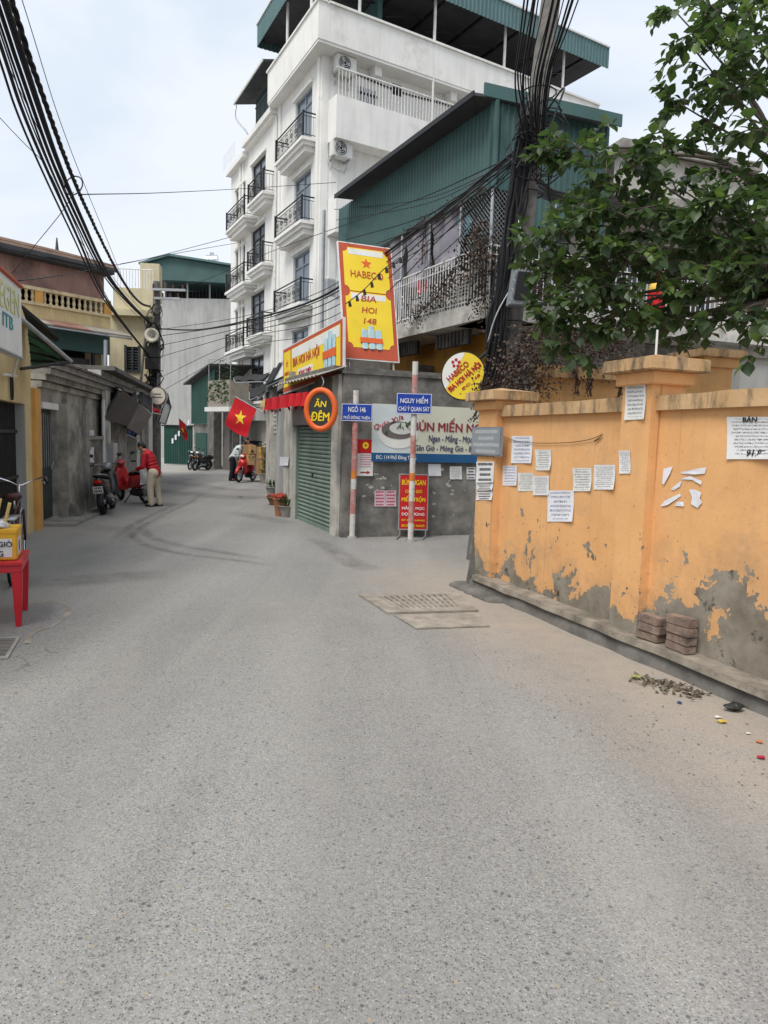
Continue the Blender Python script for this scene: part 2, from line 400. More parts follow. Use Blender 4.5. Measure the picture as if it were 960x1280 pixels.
k.fin(c, .9, .25)
# orange painted render with peeled patches
k = N('orange_wall')
c = k.mix(k.ramp(k.noise(2.2, 5, .6), .3, .7), (.685, .36, .148), (.77, .43, .188))
c = k.mix(k.math('MULTIPLY', k.ramp(k.noise(1, 6, .6, scl=(9, 9, .35)), .5, .8), .45), c, (.56, .30, .14))
c = k.mix(k.math('MULTIPLY', k.ramp(k.noise(26, 5, .75), .62, .70), .8), c, (.26, .14, .07))
c = k.mix(k.math('MULTIPLY', k.ramp(k.noise(1, 3, .5, scl=(26, 26, .22)), .66, .72), .55), c, (.36, .20, .10))
c = k.mix(k.math('MULTIPLY', k.ramp(k.noise(1.3, 7, .7), .52, .72), .5), c, (.50, .31, .17))
c = k.mix(k.math('MULTIPLY', k.ramp(k.noise(4.5, 7, .7), .60, .70), .35), c, (.82, .56, .33))
sx = k.n('ShaderNodeSeparateXYZ'); k.l(k.P(), sx.inputs[0])
hgt = sx.outputs[2]
along = sx.outputs[1]
n1 = k.noise(2.6, 7, .62, dist=.3); n2 = k.noise(9, 5, .6)
edge = k.math('ADD', k.math('ADD', k.math('MULTIPLY', n1, .95), k.math('MULTIPLY', n2, .18)), k.math('MULTIPLY', k.ramp(along, 5.6, 5.0), .13))
peel = k.math('GREATER_THAN', k.math('SUBTRACT', edge, k.math('MULTIPLY', hgt, .52)), .40)
spots = k.math('MULTIPLY', k.math('GREATER_THAN', k.noise(5.2, 5, .55), .635), k.math('LESS_THAN', hgt, 1.0))
spots2 = k.math('MULTIPLY', k.math('GREATER_THAN', k.noise(17, 4, .6), .66), k.math('LESS_THAN', k.math('ADD', hgt, k.math('MULTIPLY', n1, .6)), 1.15))
halo = k.math('MULTIPLY', k.ramp(k.math('SUBTRACT', edge, k.math('MULTIPLY', hgt, .52)), .20, .42), k.ramp(k.noise(8, 6, .7), .3, .6))
c = k.mix(k.math('MULTIPLY', halo, .55), c, (.36, .24, .14))
pm = k.math('MAXIMUM', k.math('MAXIMUM', peel, spots), spots2)
under = k.mix(k.ramp(k.noise(3.5, 6, .65), .35, .65), (.17, .145, .11), (.30, .27, .22))
under = k.mix(k.ramp(k.noise(6, 7, .7), .56, .66), under, (.045, .042, .035))
c = k.mix(pm, c, under)
k.bump(k.math('ADD', k.math('MULTIPLY', k.noise(14, 6, .65), .6), k.math('MULTIPLY', pm, -.5)), .5, .012)
k.fin(c, .85, .25)
k = N('coping')
c = k.mix(k.ramp(k.noise(3, 5), .3, .7), (.50, .31, .15), (.57, .38, .21))
c = k.mix(k.ramp(k.noise(1, 7, .7, scl=(7, 7, 1.8)), .47, .66), c, (.10, .085, .06))
k.bump(k.noise(25, 5, .6), .3, .015); k.fin(c, .9, .25)
# printed notices
def print_mat(name, lines, ink, paper=(.74, .75, .78), big=0.0, dens=.5):
    k = N(name)
    uv = k.n('ShaderNodeUVMap'); uv.uv_map = 'print'
    s = k.n('ShaderNodeSeparateXYZ'); k.l(uv.outputs['UV'], s.inputs[0])
    info = k.n('ShaderNodeObjectInfo').outputs['Random']
    row = k.math('MULTIPLY', s.outputs[1], float(lines)); rid = k.math('FLOOR', row); fr = k.math('FRACT', row)
    band = k.math('MULTIPLY', k.math('GREATER_THAN', fr, .25), k.math('LESS_THAN', fr, .25 + .5))
    cv = k.n('ShaderNodeCombineXYZ'); k.l(k.math('MULTIPLY', s.outputs[0], 42.0), cv.inputs[0]); k.l(k.math('MULTIPLY', row, 6.0), cv.inputs[1]); k.l(k.math('ADD', k.math('MULTIPLY', rid, 7.3), k.math('MULTIPLY', info, 90)), cv.inputs[2])
    gl = k.math('GREATER_THAN', k.noise(1.0, 2, .6, vec=cv.outputs[0]), dens)
    cw = k.n('ShaderNodeCombineXYZ'); k.l(k.math('MULTIPLY', rid, 3.7), cw.inputs[0]); k.l(k.math('MULTIPLY', info, 50), cw.inputs[1])
    half = k.ramp(k.noise(1.0, 2, .5, vec=cw.outputs[0]), .1, .9)
    half = k.math('ADD', k.math('MULTIPLY', half, .42), .16)
    mid = k.math('LESS_THAN', k.math('ABSOLUTE', k.math('SUBTRACT', s.outputs[0], .5)), half)
    m = k.math('MULTIPLY', k.math('MULTIPLY', band, gl), mid)
    m = k.math('MULTIPLY', m, k.math('MULTIPLY', k.math('GREATER_THAN', s.outputs[1], .07), k.math('LESS_THAN', s.outputs[1], .95)))
    pc = k.mix(k.ramp(k.noise(5, 4), .3, .7), tuple(x * .9 for x in paper), paper)
    k.fin(k.mix(k.math('MULTIPLY', m, .85), pc, ink), .85, .2)
print_mat('notice_blue', 7, (.05, .06, .22)); print_mat('notice_black', 9, (.04, .04, .05), (.72, .72, .69)); print_mat('notice_fine', 12, (.06, .06, .09), (.73, .73, .72))
print_mat('notice_big', 4, (.02, .02, .02), (.72, .72, .72), 0, .36); print_mat('notice_pink', 5, (.42, .03, .10), (.66, .50, .53), 0, .36); print_mat('notice_grey', 4, (.42, .44, .45), (.26, .28, .30), 0, .42)
print_mat('notice_red', 6, (.40, .06, .08), (.68, .66, .66), 0, .4)
# leaves
for nm, rand in (('leaf_mass', False), ('leaf_single', True)):
    k = N(nm)
    if rand: f = k.n('ShaderNodeObjectInfo').outputs['Random']
    else:
        a = k.n('ShaderNodeAttribute'); a.attribute_name = 'tint'; f = a.outputs['Fac']
    r = k.n('ShaderNodeValToRGB'); e = r.color_ramp.elements
    e[0].position = 0; e[0].color = (.038, .068, .030, 1); e[1].position = 1; e[1].color = (.26, .38, .08, 1)
    q = r.color_ramp.elements.new(.55); q.color = (.080, .128, .050, 1); q = r.color_ramp.elements.new(.85); q.color = (.135, .21, .065, 1)
    k.l(f, r.inputs['Fac'])
    c = k.mix(k.ramp(k.noise(30, 3), .3, .7), r.outputs['Color'], k.mix(.35, r.outputs['Color'], (.05, .06, .04)))
    k.fin(c, .42, .4)
    tr = k.n('ShaderNodeBsdfTranslucent'); k.l(k.mix(.5, c, (.10, .20, .02)), tr.inputs['Color'])
    ms = k.n('ShaderNodeMixShader'); ms.inputs[0].default_value = .36
    k.l(k.b.outputs[0], ms.inputs[1]); k.l(tr.outputs[0], ms.inputs[2]); k.l(ms.outputs[0], k.t.nodes['Material Output'].inputs['Surface'])
# tyre and oil stains on the road: thin sheets whose edges break up
k = N('road_stain')
uv = k.n('ShaderNodeUVMap'); uv.uv_map = 'print'; s = k.n('ShaderNodeSeparateXYZ'); k.l(uv.outputs['UV'], s.inputs[0])
ed = k.math('SUBTRACT', 1.0, k.math('MULTIPLY', k.math('ABSOLUTE', k.math('SUBTRACT', s.outputs[0], .5)), 2.0))
en = k.math('SUBTRACT', 1.0, k.math('MULTIPLY', k.math('ABSOLUTE', k.math('SUBTRACT', s.outputs[1], .5)), 2.0))
al = k.math('MULTIPLY', k.math('MULTIPLY', k.ramp(ed, 0, .6), k.ramp(en, 0, .35)), k.ramp(k.noise(3, 6, .7), .25, .75))
k.fin((.045, .043, .04), .9, .2); k.l(k.math('MULTIPLY', al, .27), k.b.inputs['Alpha'])

k = N('road_polish')
uv = k.n('ShaderNodeUVMap'); uv.uv_map = 'print'; s = k.n('ShaderNodeSeparateXYZ'); k.l(uv.outputs['UV'], s.inputs[0])
ed = k.math('SUBTRACT', 1.0, k.math('MULTIPLY', k.math('ABSOLUTE', k.math('SUBTRACT', s.outputs[0], .5)), 2.0))
en = k.math('SUBTRACT', 1.0, k.math('MULTIPLY', k.math('ABSOLUTE', k.math('SUBTRACT', s.outputs[1], .5)), 2.0))
al = k.math('MULTIPLY', k.math('MULTIPLY', k.ramp(ed, 0, .9), k.ramp(en, 0, .35)), k.ramp(k.noise(1.5, 6, .7), .3, .7))
k.fin((.47, .45, .415), .9, .2); k.l(k.math('MULTIPLY', al, .30), k.b.inputs['Alpha'])
def lettering(body, c, right, up, w, h, mat, parent, bold=.012, shear=0.0, thick=.004, name='lettering', keep=False):
    """flat raised letters of width w and height h centred on c"""
    cu = bpy.data.curves.new('t', 'FONT'); cu.body = body; cu.size = 1; cu.offset = 0; cu.shear = shear; cu.resolution_u = 3; cu.extrude = .01
    ob = bpy.data.objects.new('t', cu); COL.objects.link(ob)
    bpy.context.view_layer.update()
    me = bpy.data.meshes.new_from_object(ob.evaluated_get(bpy.context.evaluated_depsgraph_get()))
    vv = [v.co.copy() for v in me.vertices]; ff = [tuple(p.vertices) for p in me.polygons]
    bpy.data.objects.remove(ob); bpy.data.curves.remove(cu); bpy.data.meshes.remove(me)
    x0 = min(v.x for v in vv); x1 = max(v.x for v in vv); y0 = min(v.y for v in vv); y1 = max(v.y for v in vv)
    right, up = Vector(right).normalized(), Vector(up).normalized(); nn = right.cross(up)
    sx, sy = w / (x1 - x0), h / (y1 - y0)
    if keep: sx = sy = min(sx, sy)
    mb = MB(); bo = bold * .7 * (y1 - y0)
    for q, (ox, oy) in enumerate(((0, 0), (bo, 0), (-bo, 0), (0, bo * .6), (0, -bo * .6))):
        mb.add([Vector(c) + right * ((v.x + ox - (x0 + x1) / 2) * sx) + up * ((v.y + oy - (y0 + y1) / 2) * sy) + nn * (thick / 2 + v.z / .01 * thick / 2 + q * .0004) for v in vv], ff)
    return mb.build(name, mat, parent, fixn=False)
def panel(mb, c, right, up, w, h, t):
    """a board centred on c, its front face through c, thickness t behind"""
    right, up = Vector(right).normalized(), Vector(up).normalized(); nn = right.cross(up)
    return mb.obox(Vector(c) - right * w / 2 - up * h / 2 - nn * t, right * w, up * h, nn * t)
def sheet(tl, tr, br, bl, nrm, curl=.01, nu=4, nv=5, seed=0):
    """a thin paper sheet on a wall with slightly lifted corners and a print uv"""
    tl, tr, br, bl, nrm = map(Vector, (tl, tr, br, bl, nrm)); mb = MB(); mb.uv = []
    rr = random.Random(seed); cs = [rr.random() * curl for _ in range(4)]
    def fn(u, v):
        p = (tl * (1 - u) + tr * u) * (1 - v) + (bl * (1 - u) + br * u) * v
        lift = cs[0] * max(0, 1 - u - v * 1.3) ** 2 + cs[1] * max(0, u - v * 1.3) ** 2 + cs[2] * max(0, u + v - 1.2) ** 2 * 4 + cs[3] * max(0, v - u - .3) ** 2 * 2
        mb.uv.append((u, 1 - v)); return p + nrm * (.004 + lift + .002 * math.sin(u * 7 + v * 5 + seed))
    mb.grid(fn, nu, nv); return mb
# ================================================================== ground
mb = MB(); mb.add([(-300, -300, 0), (300, -300, 0), (300, 300, 0), (-300, 300, 0)], [(0, 1, 2, 3)])
g = mb.build('road', 'asphalt', base=(0, 0, 0), kind='structure', fixn=False)
STAIN_Z = [.004]
def stain(pix, w, mat='road_stain', nm='tyre_mark'):
    pts = crom([G(*p) for p in pix], 6); m = MB(); m.uv = []; n = len(pts)
    STAIN_Z[0] += .0006
    ws = w if isinstance(w, (list, tuple)) else (w, w)
    for i, p in enumerate(pts):
        d = (pts[min(i + 1, n - 1)] - pts[max(i - 1, 0)]).normalized(); s = Vector((-d.y, d.x, 0))
        ww = ws[0] + (ws[1] - ws[0]) * i / (n - 1)
        for q in (-.5, .5): m.v.append(p + s * ww * q + Vector((0, 0, STAIN_Z[0]))); m.uv.append((q + .5, i / (n - 1)))
    m.f = [(2 * i, 2 * i + 1, 2 * i + 3, 2 * i + 2) for i in range(n - 1)]
    m.build(nm, mat, kind='structure', fixn=False)
stain([(140, 682), (165, 657), (205, 637), (225, 628)], .22)
stain([(150, 690), (170, 664), (212, 640), (238, 628), (250, 618)], .2)
stain([(178, 650), (183, 668), (225, 682), (275, 690), (330, 700)], .25)
stain([(160, 655), (175, 678), (225, 692), (290, 700), (350, 708)], .2)
stain([(150, 612), (220, 616), (290, 622), (335, 620)], 1.5)
stain([(205, 600), (245, 607), (290, 612), (335, 612)], 1.2)
stain([(385, 672), (412, 684), (440, 704), (475, 714)], (.3, .55))
stain([(0, 725), (60, 728), (150, 722), (215, 716)], .75)
stain([(290, 640), (330, 648), (365, 655)], .6)
stain([(190, 690), (165, 800), (120, 960), (60, 1200)], .5, 'road_polish', 'dust_streak'); stain([(330, 690), (360, 800), (390, 960), (420, 1275)], .55, 'road_polish', 'dust_streak')
stain([(560, 800), (640, 900), (740, 1040), (860, 1240)], .6, 'road_polish', 'dust_streak'); stain([(985, 1010), (890, 1050), (830, 1110), (900, 1180)], .35, 'road_polish', 'dust_streak')
stain([(400, 700), (460, 760), (520, 840), (600, 960)], .5, 'road_polish', 'dust_streak'); stain([(80, 690), (60, 720), (20, 780)], .8, 'road_polish', 'dust_streak')

# ================================================================== orange boundary wall
LZ = .17                                                # ledge top
a, b = G(622, 723, LZ), G(960, 850, LZ)
OW = Fa((a.x, a.y), (b.x - a.x, b.y - a.y))             # u grows towards the camera
wz = OW.uz(700, 507)[1]
UP0, UP1 = OW.uz(597, 560, .09)[0], OW.uz(619, 560, .09)[0]
UQ0, UQ1 = OW.uz(772, 600, .09)[0], OW.uz(808, 600, .09)[0]
W_TOP = 1.935
UEND = 9.5
wall = thing('boundary_wall', 'peeling orange rendered wall with pillars and stained coping beside the road', 'wall', OW.P(2.5, 0, 0))
MB().fb(OW, UP1 - .05, UQ0 + .05, .05, W_TOP, -.14, 0).build('wall_panel', 'orange_wall', wall)
MB().fb(OW, UQ1 - .05, UEND, .05, W_TOP, -.14, 0).build('wall_panel', 'orange_wall', wall)
def coping(u0, u1, z):
    m = MB(); n = max(4, int((u1 - u0) / .22)); secs = []
    for i in range(n + 1):
        u = u0 + (u1 - u0) * i / n; j = rnd.uniform(-.006, .006)
        secs.append([OW.P(u, z, .05 + j), OW.P(u, z + .115 + j, .05 + j), OW.P(u, z + .125, -.19), OW.P(u, z, -.19)])
    m.loft(secs).build('coping', 'coping', wall)
coping(UP1, UQ0, W_TOP); coping(UQ1, UEND, W_TOP)
def pillar(u0, u1, ztop, back=-.24, front=.09):
    p = MB().fb(OW, u0, u1, .05, ztop - .2, back, front).build('pillar', 'orange_wall', wall)
    e = .045
    MB().fb(OW, u0 - e, u1 + e, ztop - .2, ztop - .1, back - e, front + e).build('collar', 'orange_wall', p, bevel=.008)
    e = .12
    MB().fb(OW, u0 - e, u1 + e, ztop - .1, ztop, back - e, front + e).build('cap', 'coping', p, bevel=.008)
    m = MB(); c = [OW.P(u0 - .1, ztop, front + .1), OW.P(u1 + .1, ztop, front + .1), OW.P(u1 + .1, ztop, back - .1), OW.P(u0 - .1, ztop, back - .1)]
    t = OW.P((u0 + u1) / 2, ztop + .05, (front + back) / 2); m.add(c + [t], [(0, 1, 4), (1, 2, 4), (2, 3, 4), (3, 0, 4)]); m.build('cap_top', 'coping', p)
    return p
ZP = OW.uz(600, 489, .2)[1]; ZQ = OW.uz(800, 446, .2)[1]
pillar(UP0, UP1, ZP); pillar(UQ0, UQ1, ZQ)
pillar(UQ1 + 4.4, UQ1 + 4.75, ZQ)
# ledge slab on a recessed dirty kerb
u0 = OW.uz(607, 722)[0]
m = MB(); n = 40; secs = []
for i in range(n + 1):
    u = u0 + (UEND - u0) * i / n; j = rnd.uniform(-.008, .008); q = rnd.uniform(-.004, .004)
    secs.append([OW.P(u, LZ - .055 + q, .19 + j), OW.P(u, LZ + q, .18 + j), OW.P(u, LZ + q, .001), OW.P(u, LZ - .055 + q, .001)])
m.loft(secs).build('ledge', 'ledge_concrete', wall)
m = MB(); secs = []
for i in range(n + 1):
    u = u0 - .1 + (UEND - u0 + .1) * i / n; j = rnd.uniform(-.02, .02)
    secs.append([OW.P(u, -.02, .19 + j), OW.P(u, LZ - .06, .155 + j * .4), OW.P(u, LZ - .06, -.1), OW.P(u, -.02, -.1)])
m.loft(secs).build('kerb', 'concrete_dark', wall)
# broken concrete guard at the corner pillar
m = MB(); m.hexa([OW.P(UP0 - .10, 0, .12), OW.P(UP0 + .1, 0, .2), OW.P(UP0 + .1, 0, -.2), OW.P(UP0 - .10, 0, -.2), OW.P(UP0 - .012, .62, .04), OW.P(UP0 - .002, .62, .085), OW.P(UP0 - .002, .62, -.2), OW.P(UP0 - .012, .62, -.2)])
m.build('corner_guard', 'concrete_dark', wall)
m = MB()
for i in range(9):
    t = i / 8; c = OW.P(UP0 - .05 + t * .75, .0, .19 + rnd.uniform(-.02, .02)); m.ell(c, .15, .15, .03 + .03 * rnd.random(), 10, 5)
m.build('mortar_skirt', 'concrete_dark', wall, smooth=True)
# papers on the wall
def notice(px0, py0, px1, py1, mat, label, o=0.0, skew=0, curl=.012, name='paper_notice', cat='notice', group=None, fa=None):
    fa = fa or OW
    def p(x, y): u, z = fa.uz(x, y, o); return fa.P(u, z, o)
    s = sheet(p(px0, py0), p(px1, py0 + skew), p(px1, py1 + skew), p(px0, py1), fa.N(), curl, seed=int(px0 + py0))
    return tag(s.build(name, mat, fixn=False), label, cat, group)
GRP = 'notices pasted on the orange wall'
notice(640, 545, 666, 579, 'notice_blue', 'tall white notice next to the grey plate, topmost of the pasted cluster', group=GRP, skew=0)
notice(670, 562, 690, 588, 'notice_black', 'small cream notice to the right of the topmost tall one on the orange wall', group=GRP)
notice(629, 582, 647, 607, 'notice_blue', 'small white notice nearest the corner pillar, below the tall one', group=GRP)
notice(648, 591, 668, 614, 'notice_black', 'white notice overlapped on its right edge by a cream notice', group=GRP)
notice(667, 595, 687, 619, 'notice_fine', 'cream notice overlapping the edge of its white neighbour on the orange wall', .004, group=GRP)
notice(685, 613, 718, 652, 'notice_blue', 'largest and lowest white notice in large print between the two pillars', group=GRP)
notice(717, 585, 740, 614, 'notice_black', 'cream notice left of the last white one before the middle pillar', group=GRP)
notice(743, 581, 770, 612, 'notice_fine', 'white notice directly left of the middle pillar', group=GRP)
notice(782, 477, 808, 525, 'notice_black', 'white notice with torn lower corner at the top of the middle pillar', .09, -1, group=GRP)
notice(775, 563, 789, 592, 'notice_fine', 'half torn white notice in the middle of the middle pillar', .09, group=GRP)
po = notice(910, 521, 975, 574, 'notice_fine', 'big weathered sale poster at the edge of the picture on the orange wall', curl=.02, group=GRP)
ROOT[po.name] = po.location.copy()
def ptxt(body, px0, py0, px1, py1, mat, parent, fa=OW, o=.012, bold=.01, shear=0):
    u0, z1 = fa.uz(px0, py0, o); u1, z0 = fa.uz(px1, py1, o)
    rt = fa.D() if fa.uz(px1, py0, o)[0] > fa.uz(px0, py0, o)[0] else -fa.D()
    return lettering(body, fa.P((u0 + u1) / 2, (z0 + z1) / 2, o), rt, (0, 0, 1), abs(u1 - u0), abs(z1 - z0), mat, parent, bold, shear, .002)
ptxt('BÁN', 929, 520, 946, 527, 'text_black', po); ptxt('91.82', 934, 562, 957, 571, 'text_black', po, bold=.02, shear=.2)
notice(596, 577, 618, 603, 'notice_big', 'black and white stencilled advert on the corner pillar, upper one', .09, group=GRP)
notice(596, 603, 617, 612, 'notice_big', 'narrow stencilled strip on the corner pillar between two adverts', .09, group=GRP)
notice(596, 613, 616, 625, 'notice_big', 'lowest stencilled strip with bold numbers on the corner pillar', .09, group=GRP)
# grey metal plate
t = thing('metal_plate_sign', 'small worn grey metal plate on the corner pillar of the orange wall', 'sign', OW.P((UP0 + UP1) / 2, 1.4, .1))
ua, za = OW.uz(590, 534, .12); ub, zb = OW.uz(626, 571, .12)
MB().fb(OW, ua, ub, zb, za, .1, .12).build('plate', 'grey_plate', t, bevel=.003)
s = sheet(OW.P(ua + .02, za - .015, .12), OW.P(ub - .02, za - .015, .12), OW.P(ub - .02, zb + .015, .12), OW.P(ua + .02, zb + .015, .12), OW.N(), 0); s.build('print', 'notice_grey', t, fixn=False)
m = MB()
for uu in (ua + .03, ub - .03):
    for zz in (za - .025, zb + .025): m.cyl(OW.P(uu, zz, .12), OW.P(uu, zz, .128), .008, n=6)
m.build('screw', 'galv', t)
# torn paper scraps
SCR = [((830, 586), (842, 583), (839, 592), (831, 606), (829, 604)), ((852, 590), (872, 586), (884, 584), (882, 592), (870, 593), (852, 592)), ((840, 611), (848, 604), (853, 601), (851, 608), (843, 613)),
       ((852, 598), (864, 595), (878, 601), (878, 606), (866, 600), (853, 600)), ((827, 632), (832, 626), (850, 617), (852, 620), (836, 631), (828, 633)), ((844, 632), (848, 627), (855, 627), (856, 633)),
       ((862, 612), (870, 612), (878, 616), (876, 623), (879, 628), (873, 635), (865, 630), (866, 622))]
WH = ['upright torn paper strip nearest the middle pillar', 'upper torn paper strip with faint print', 'small rounded torn paper scrap in the middle of the torn group', 'arched thin torn paper strip under the upper one', 'long slanted torn paper strip low on the wall', 'smallest torn paper scrap at the bottom of the torn group', 'ragged torn paper patch farthest from the middle pillar']
for pts, lb in zip(SCR, WH):
    m = MB(); q = []
    for x, y in pts: u, z = OW.uz(x, y); q.append(OW.P(u, z, .003 + rnd.random() * .008))
    m.prism(q, OW.N() * .0012); tag(m.build('paper_scrap', 'paper_plain'), lb, 'paper', 'torn paper left on the orange wall')
# thin wire on the wall
m = MB(); q = []
for x, y in ((629, 545), (650, 552), (680, 554), (715, 553), (740, 549), (755, 543), (744, 552), (752, 548)):
    u, z = OW.uz(x, y); q.append(OW.P(u, z, .015))
m.tube(crom(q, 4), .003, 5); tag(m.build('loose_wire', 'cable'), 'thin loose wire strung across the orange wall above the notices', 'wire')
# bricks on the ledge
m = MB(); m.box(-.105, .105, -.05, .05, 0, .062); bb = m.build('brick', 'brick_clay', base=(0, 0, 0), bevel=.006)
st = [(797, 830, 3), (828, 868, 4)]; first = True
u_a = OW.uz(812, 800, .1)[0]; u_b = OW.uz(848, 818, .1)[0]
nm = {0: 'bottom', 1: 'second from the bottom', 2: 'third from the bottom', 3: 'fourth'}
for si, (uu, cnt) in enumerate(((u_a, 3), (u_b, 4))):
    for k2 in range(cnt):
        o = bb if first else bb.copy()
        if not first: COL.objects.link(o)
        first = False
        o.location = OW.P(uu + rnd.uniform(-.012, .012), LZ + .004 + k2 * .0635, .085 + rnd.uniform(-.008, .008))
        o.rotation_euler.z = math.atan2(OW.d.y, OW.d.x) + rnd.uniform(-.12, .12)
        wh = ('three brick stack' if si == 0 else 'four brick stack')
        pos = 'topmost' if k2 == cnt - 1 else nm[k2] if k2 else 'lowest'
        tag(o, 'clay brick %s in the %s on the ledge' % (pos, wh), 'brick', 'bricks stacked on the ledge')
# inner orange wall and gate pillar behind
iw = thing('inner_wall', 'short orange wall with coping behind the boundary wall under the vine', 'wall', at(720, 500, 9.6) * Vector((1, 1, 0)) if False else Vector((at(720, 500, 9.6).x, 9.6, 0)))
p0 = at(672, 480, 9.4); IW = Fa((p0.x, p0.y), (1, .18))
zt = IW.uz(690, 457)[1]
MB().fb(IW, 0, 1.9, 0, zt - .16, -.15, 0).build('wall_panel', 'faded_orange', iw)
MB().fb(IW, -.05, 1.95, zt - .16, zt, -.2, .06).build('coping', 'coping', iw, bevel=.006)
p0 = at(880, 460, 8.2); IP = Fa((p0.x, p0.y), (1, .3))
gp = thing('gate_pillar', 'orange gate pillar with stepped cap behind the boundary wall', 'pillar', (p0.x + .2, p0.y, 0))
zt = IP.uz(890, 437)[1]; u1 = IP.uz(915, 470)[0]
MB().fb(IP, 0, u1, 0, zt - .2, -.4, 0).build('shaft', 'faded_orange', gp)
MB().fb(IP, -.05, u1 + .05, zt - .2, zt - .09, -.45, .05).build('collar', 'faded_orange', gp, bevel=.006)
MB().fb(IP, -.11, u1 + .11, zt - .09, zt, -.51, .11).build('cap', 'coping', gp, bevel=.008)
p = at(798, 447, 6.2)
m = MB(); m.cyl(OW.P((UQ0 + UQ1) / 2, ZQ + .03, -.07), OW.P((UQ0 + UQ1) / 2 - .0, ZQ + .24, -.07), .009, n=8); tag(m.build('metal_rod', 'white_metal'), 'short white metal rod standing on the cap of the middle pillar', 'rod')

# ------------------------------------------------------------------ drain slab and covers
t = thing('drain_grate', 'dusty concrete drain slab with iron grate in the road near the orange wall', 'drain', G(530, 755))
q = [G(448, 745), G(570, 741), G(598, 765), G(484, 768)]
cs = sum(q, Vector()) / 4
def inset(qq, f, z): return [Vector((cs.x + (p.x - cs.x) * f, cs.y + (p.y - cs.y) * f, z)) for p in qq]
def ringslab(mb, qo, qi, z0, z1):
    for i in range(4):
        j = (i + 1) % 4; a, b, c, d = qo[i], qo[j], qi[j], qi[i]
        mb.hexa([Vector((v.x, v.y, z0)) for v in (a, b, c, d)] + [Vector((v.x, v.y, z1)) for v in (a, b, c, d)])
m = MB(); ringslab(m, q, inset(q, .68, 0), .003, .022); m.build('slab', 'dusty_concrete', t)
qi = inset(q, .68, 0)
m = MB(); m.add([p + Vector((0, 0, .006)) for p in qi], [(0, 1, 2, 3)]); m.build('pit', 'concrete_dark', t)
for i in range(11):
    f = (i + .5) / 11; a = qi[0].lerp(qi[1], f); b = qi[3].lerp(qi[2], f); s = (qi[1] - qi[0]).normalized() * .022
    m = MB(); m.hexa([a - s + Vector((0, 0, .008)), a + s + Vector((0, 0, .008)), b + s + Vector((0, 0, .008)), b - s + Vector((0, 0, .008)), a - s + Vector((0, 0, .021)), a + s + Vector((0, 0, .021)), b + s + Vector((0, 0, .021)), b - s + Vector((0, 0, .021))]); m.build('bar', 'dusty_concrete', t)
for f in (.25, .5, .75):
    a = qi[0].lerp(qi[3], f); b = qi[1].lerp(qi[2], f); s = (qi[3] - qi[0]).normalized() * .02
    m = MB(); m.hexa([a - s + Vector((0, 0, .007)), b - s + Vector((0, 0, .007)), b + s + Vector((0, 0, .007)), a + s + Vector((0, 0, .007)), a - s + Vector((0, 0, .019)), b - s + Vector((0, 0, .019)), b + s + Vector((0, 0, .019)), a + s + Vector((0, 0, .019))]); m.build('bar', 'dusty_concrete', t)
m = MB(); q2 = [G(492, 770), G(596, 767), G(612, 784), G(520, 787)]; m.prism([p + Vector((0, 0, .003)) for p in q2], (0, 0, .012)); tag(m.build('concrete_slab', 'dusty_concrete'), 'dusty flat concrete patch in front of the drain grate', 'slab')
t = thing('manhole_cover', 'dark square iron manhole cover in the road at the picture edge below the red table', 'manhole', G(5, 810))
q = [G(-40, 800), G(26, 797), G(10, 824), G(-60, 826)]; cs = sum(q, Vector()) / 4
m = MB(); ringslab(m, q, inset(q, .86, 0), .002, .012); m.build('frame', 'concrete', t)
m = MB(); m.prism([p + Vector((0, 0, .002)) for p in inset(q, .84, 0)], (0, 0, .006)); m.build('lid', 'concrete_dark', t)
for i in range(5):
    f = (i + .5) / 5; qi = inset(q, .8, .009); a = qi[0].lerp(qi[3], f); b = qi[1].lerp(qi[2], f); m = MB(); m.tube([a, b], .006, 4); m.build('rib', 'concrete_dark', t)
# worn cement ring left on the road by the table
m = MB(); m.uv = None; pts = crom([G(*p) for p in ((20, 760), (55, 752), (82, 756), (84, 768), (66, 782), (40, 792), (34, 805))], 6); w2 = .022
for i, p in enumerate(pts):
    d = (pts[min(i + 1, len(pts) - 1)] - pts[max(i - 1, 0)]).normalized(); s = Vector((-d.y, d.x, 0)) * w2 * rnd.uniform(.6, 1.3)
    m.v += [p + s + Vector((0, 0, .003)), p - s + Vector((0, 0, .003)), p + Vector((0, 0, .009))]
m.f = [f for i in range(len(pts) - 1) for f in ((3 * i, 3 * i + 3, 3 * i + 5, 3 * i + 2), (3 * i + 2, 3 * i + 5, 3 * i + 4, 3 * i + 1))]
m.build('cement_seam', 'dusty_concrete', kind='structure')

# ------------------------------------------------------------------ litter by the kerb
def crumple(px, py, r, mat, label, flat=.35, seed=1):
    c = G(px, py); m = MB(); rr = random.Random(seed); m.ell((0, 0, 0), r, r * .7, r * flat, 9, 6)
    m.v = [c + Vector((v.x * rr.uniform(.6, 1.25), v.y * rr.uniform(.6, 1.25), v.z * rr.uniform(.5, 1.3) + r * flat + .004)) for v in m.v]
    return tag(m.build('litter', mat), label, 'litter', 'litter along the kerb')
crumple(917, 889, .06, 'trash_dark', 'dark crumpled plastic bag lying near the kerb', .45, 3)
crumple(902, 904, .030, 'trash_yellow', 'yellow crumpled wrapper on the dusty road', .3, 4); crumple(897, 898, .022, 'trash_white', 'white scrap next to the yellow wrapper', .3, 5)
crumple(849, 880, .018, 'trash_blue', 'small blue scrap in front of the leaf heap', .4, 6); crumple(952, 949, .026, 'trash_red', 'crimson scrap near the picture edge', .3, 7)
crumple(949, 929, .022, 'trash_orange', 'orange scrap near the picture edge', .3, 8); crumple(795, 849, .045, 'leaf_olive', 'olive dead leaf at the end of the leaf heap', .35, 9)
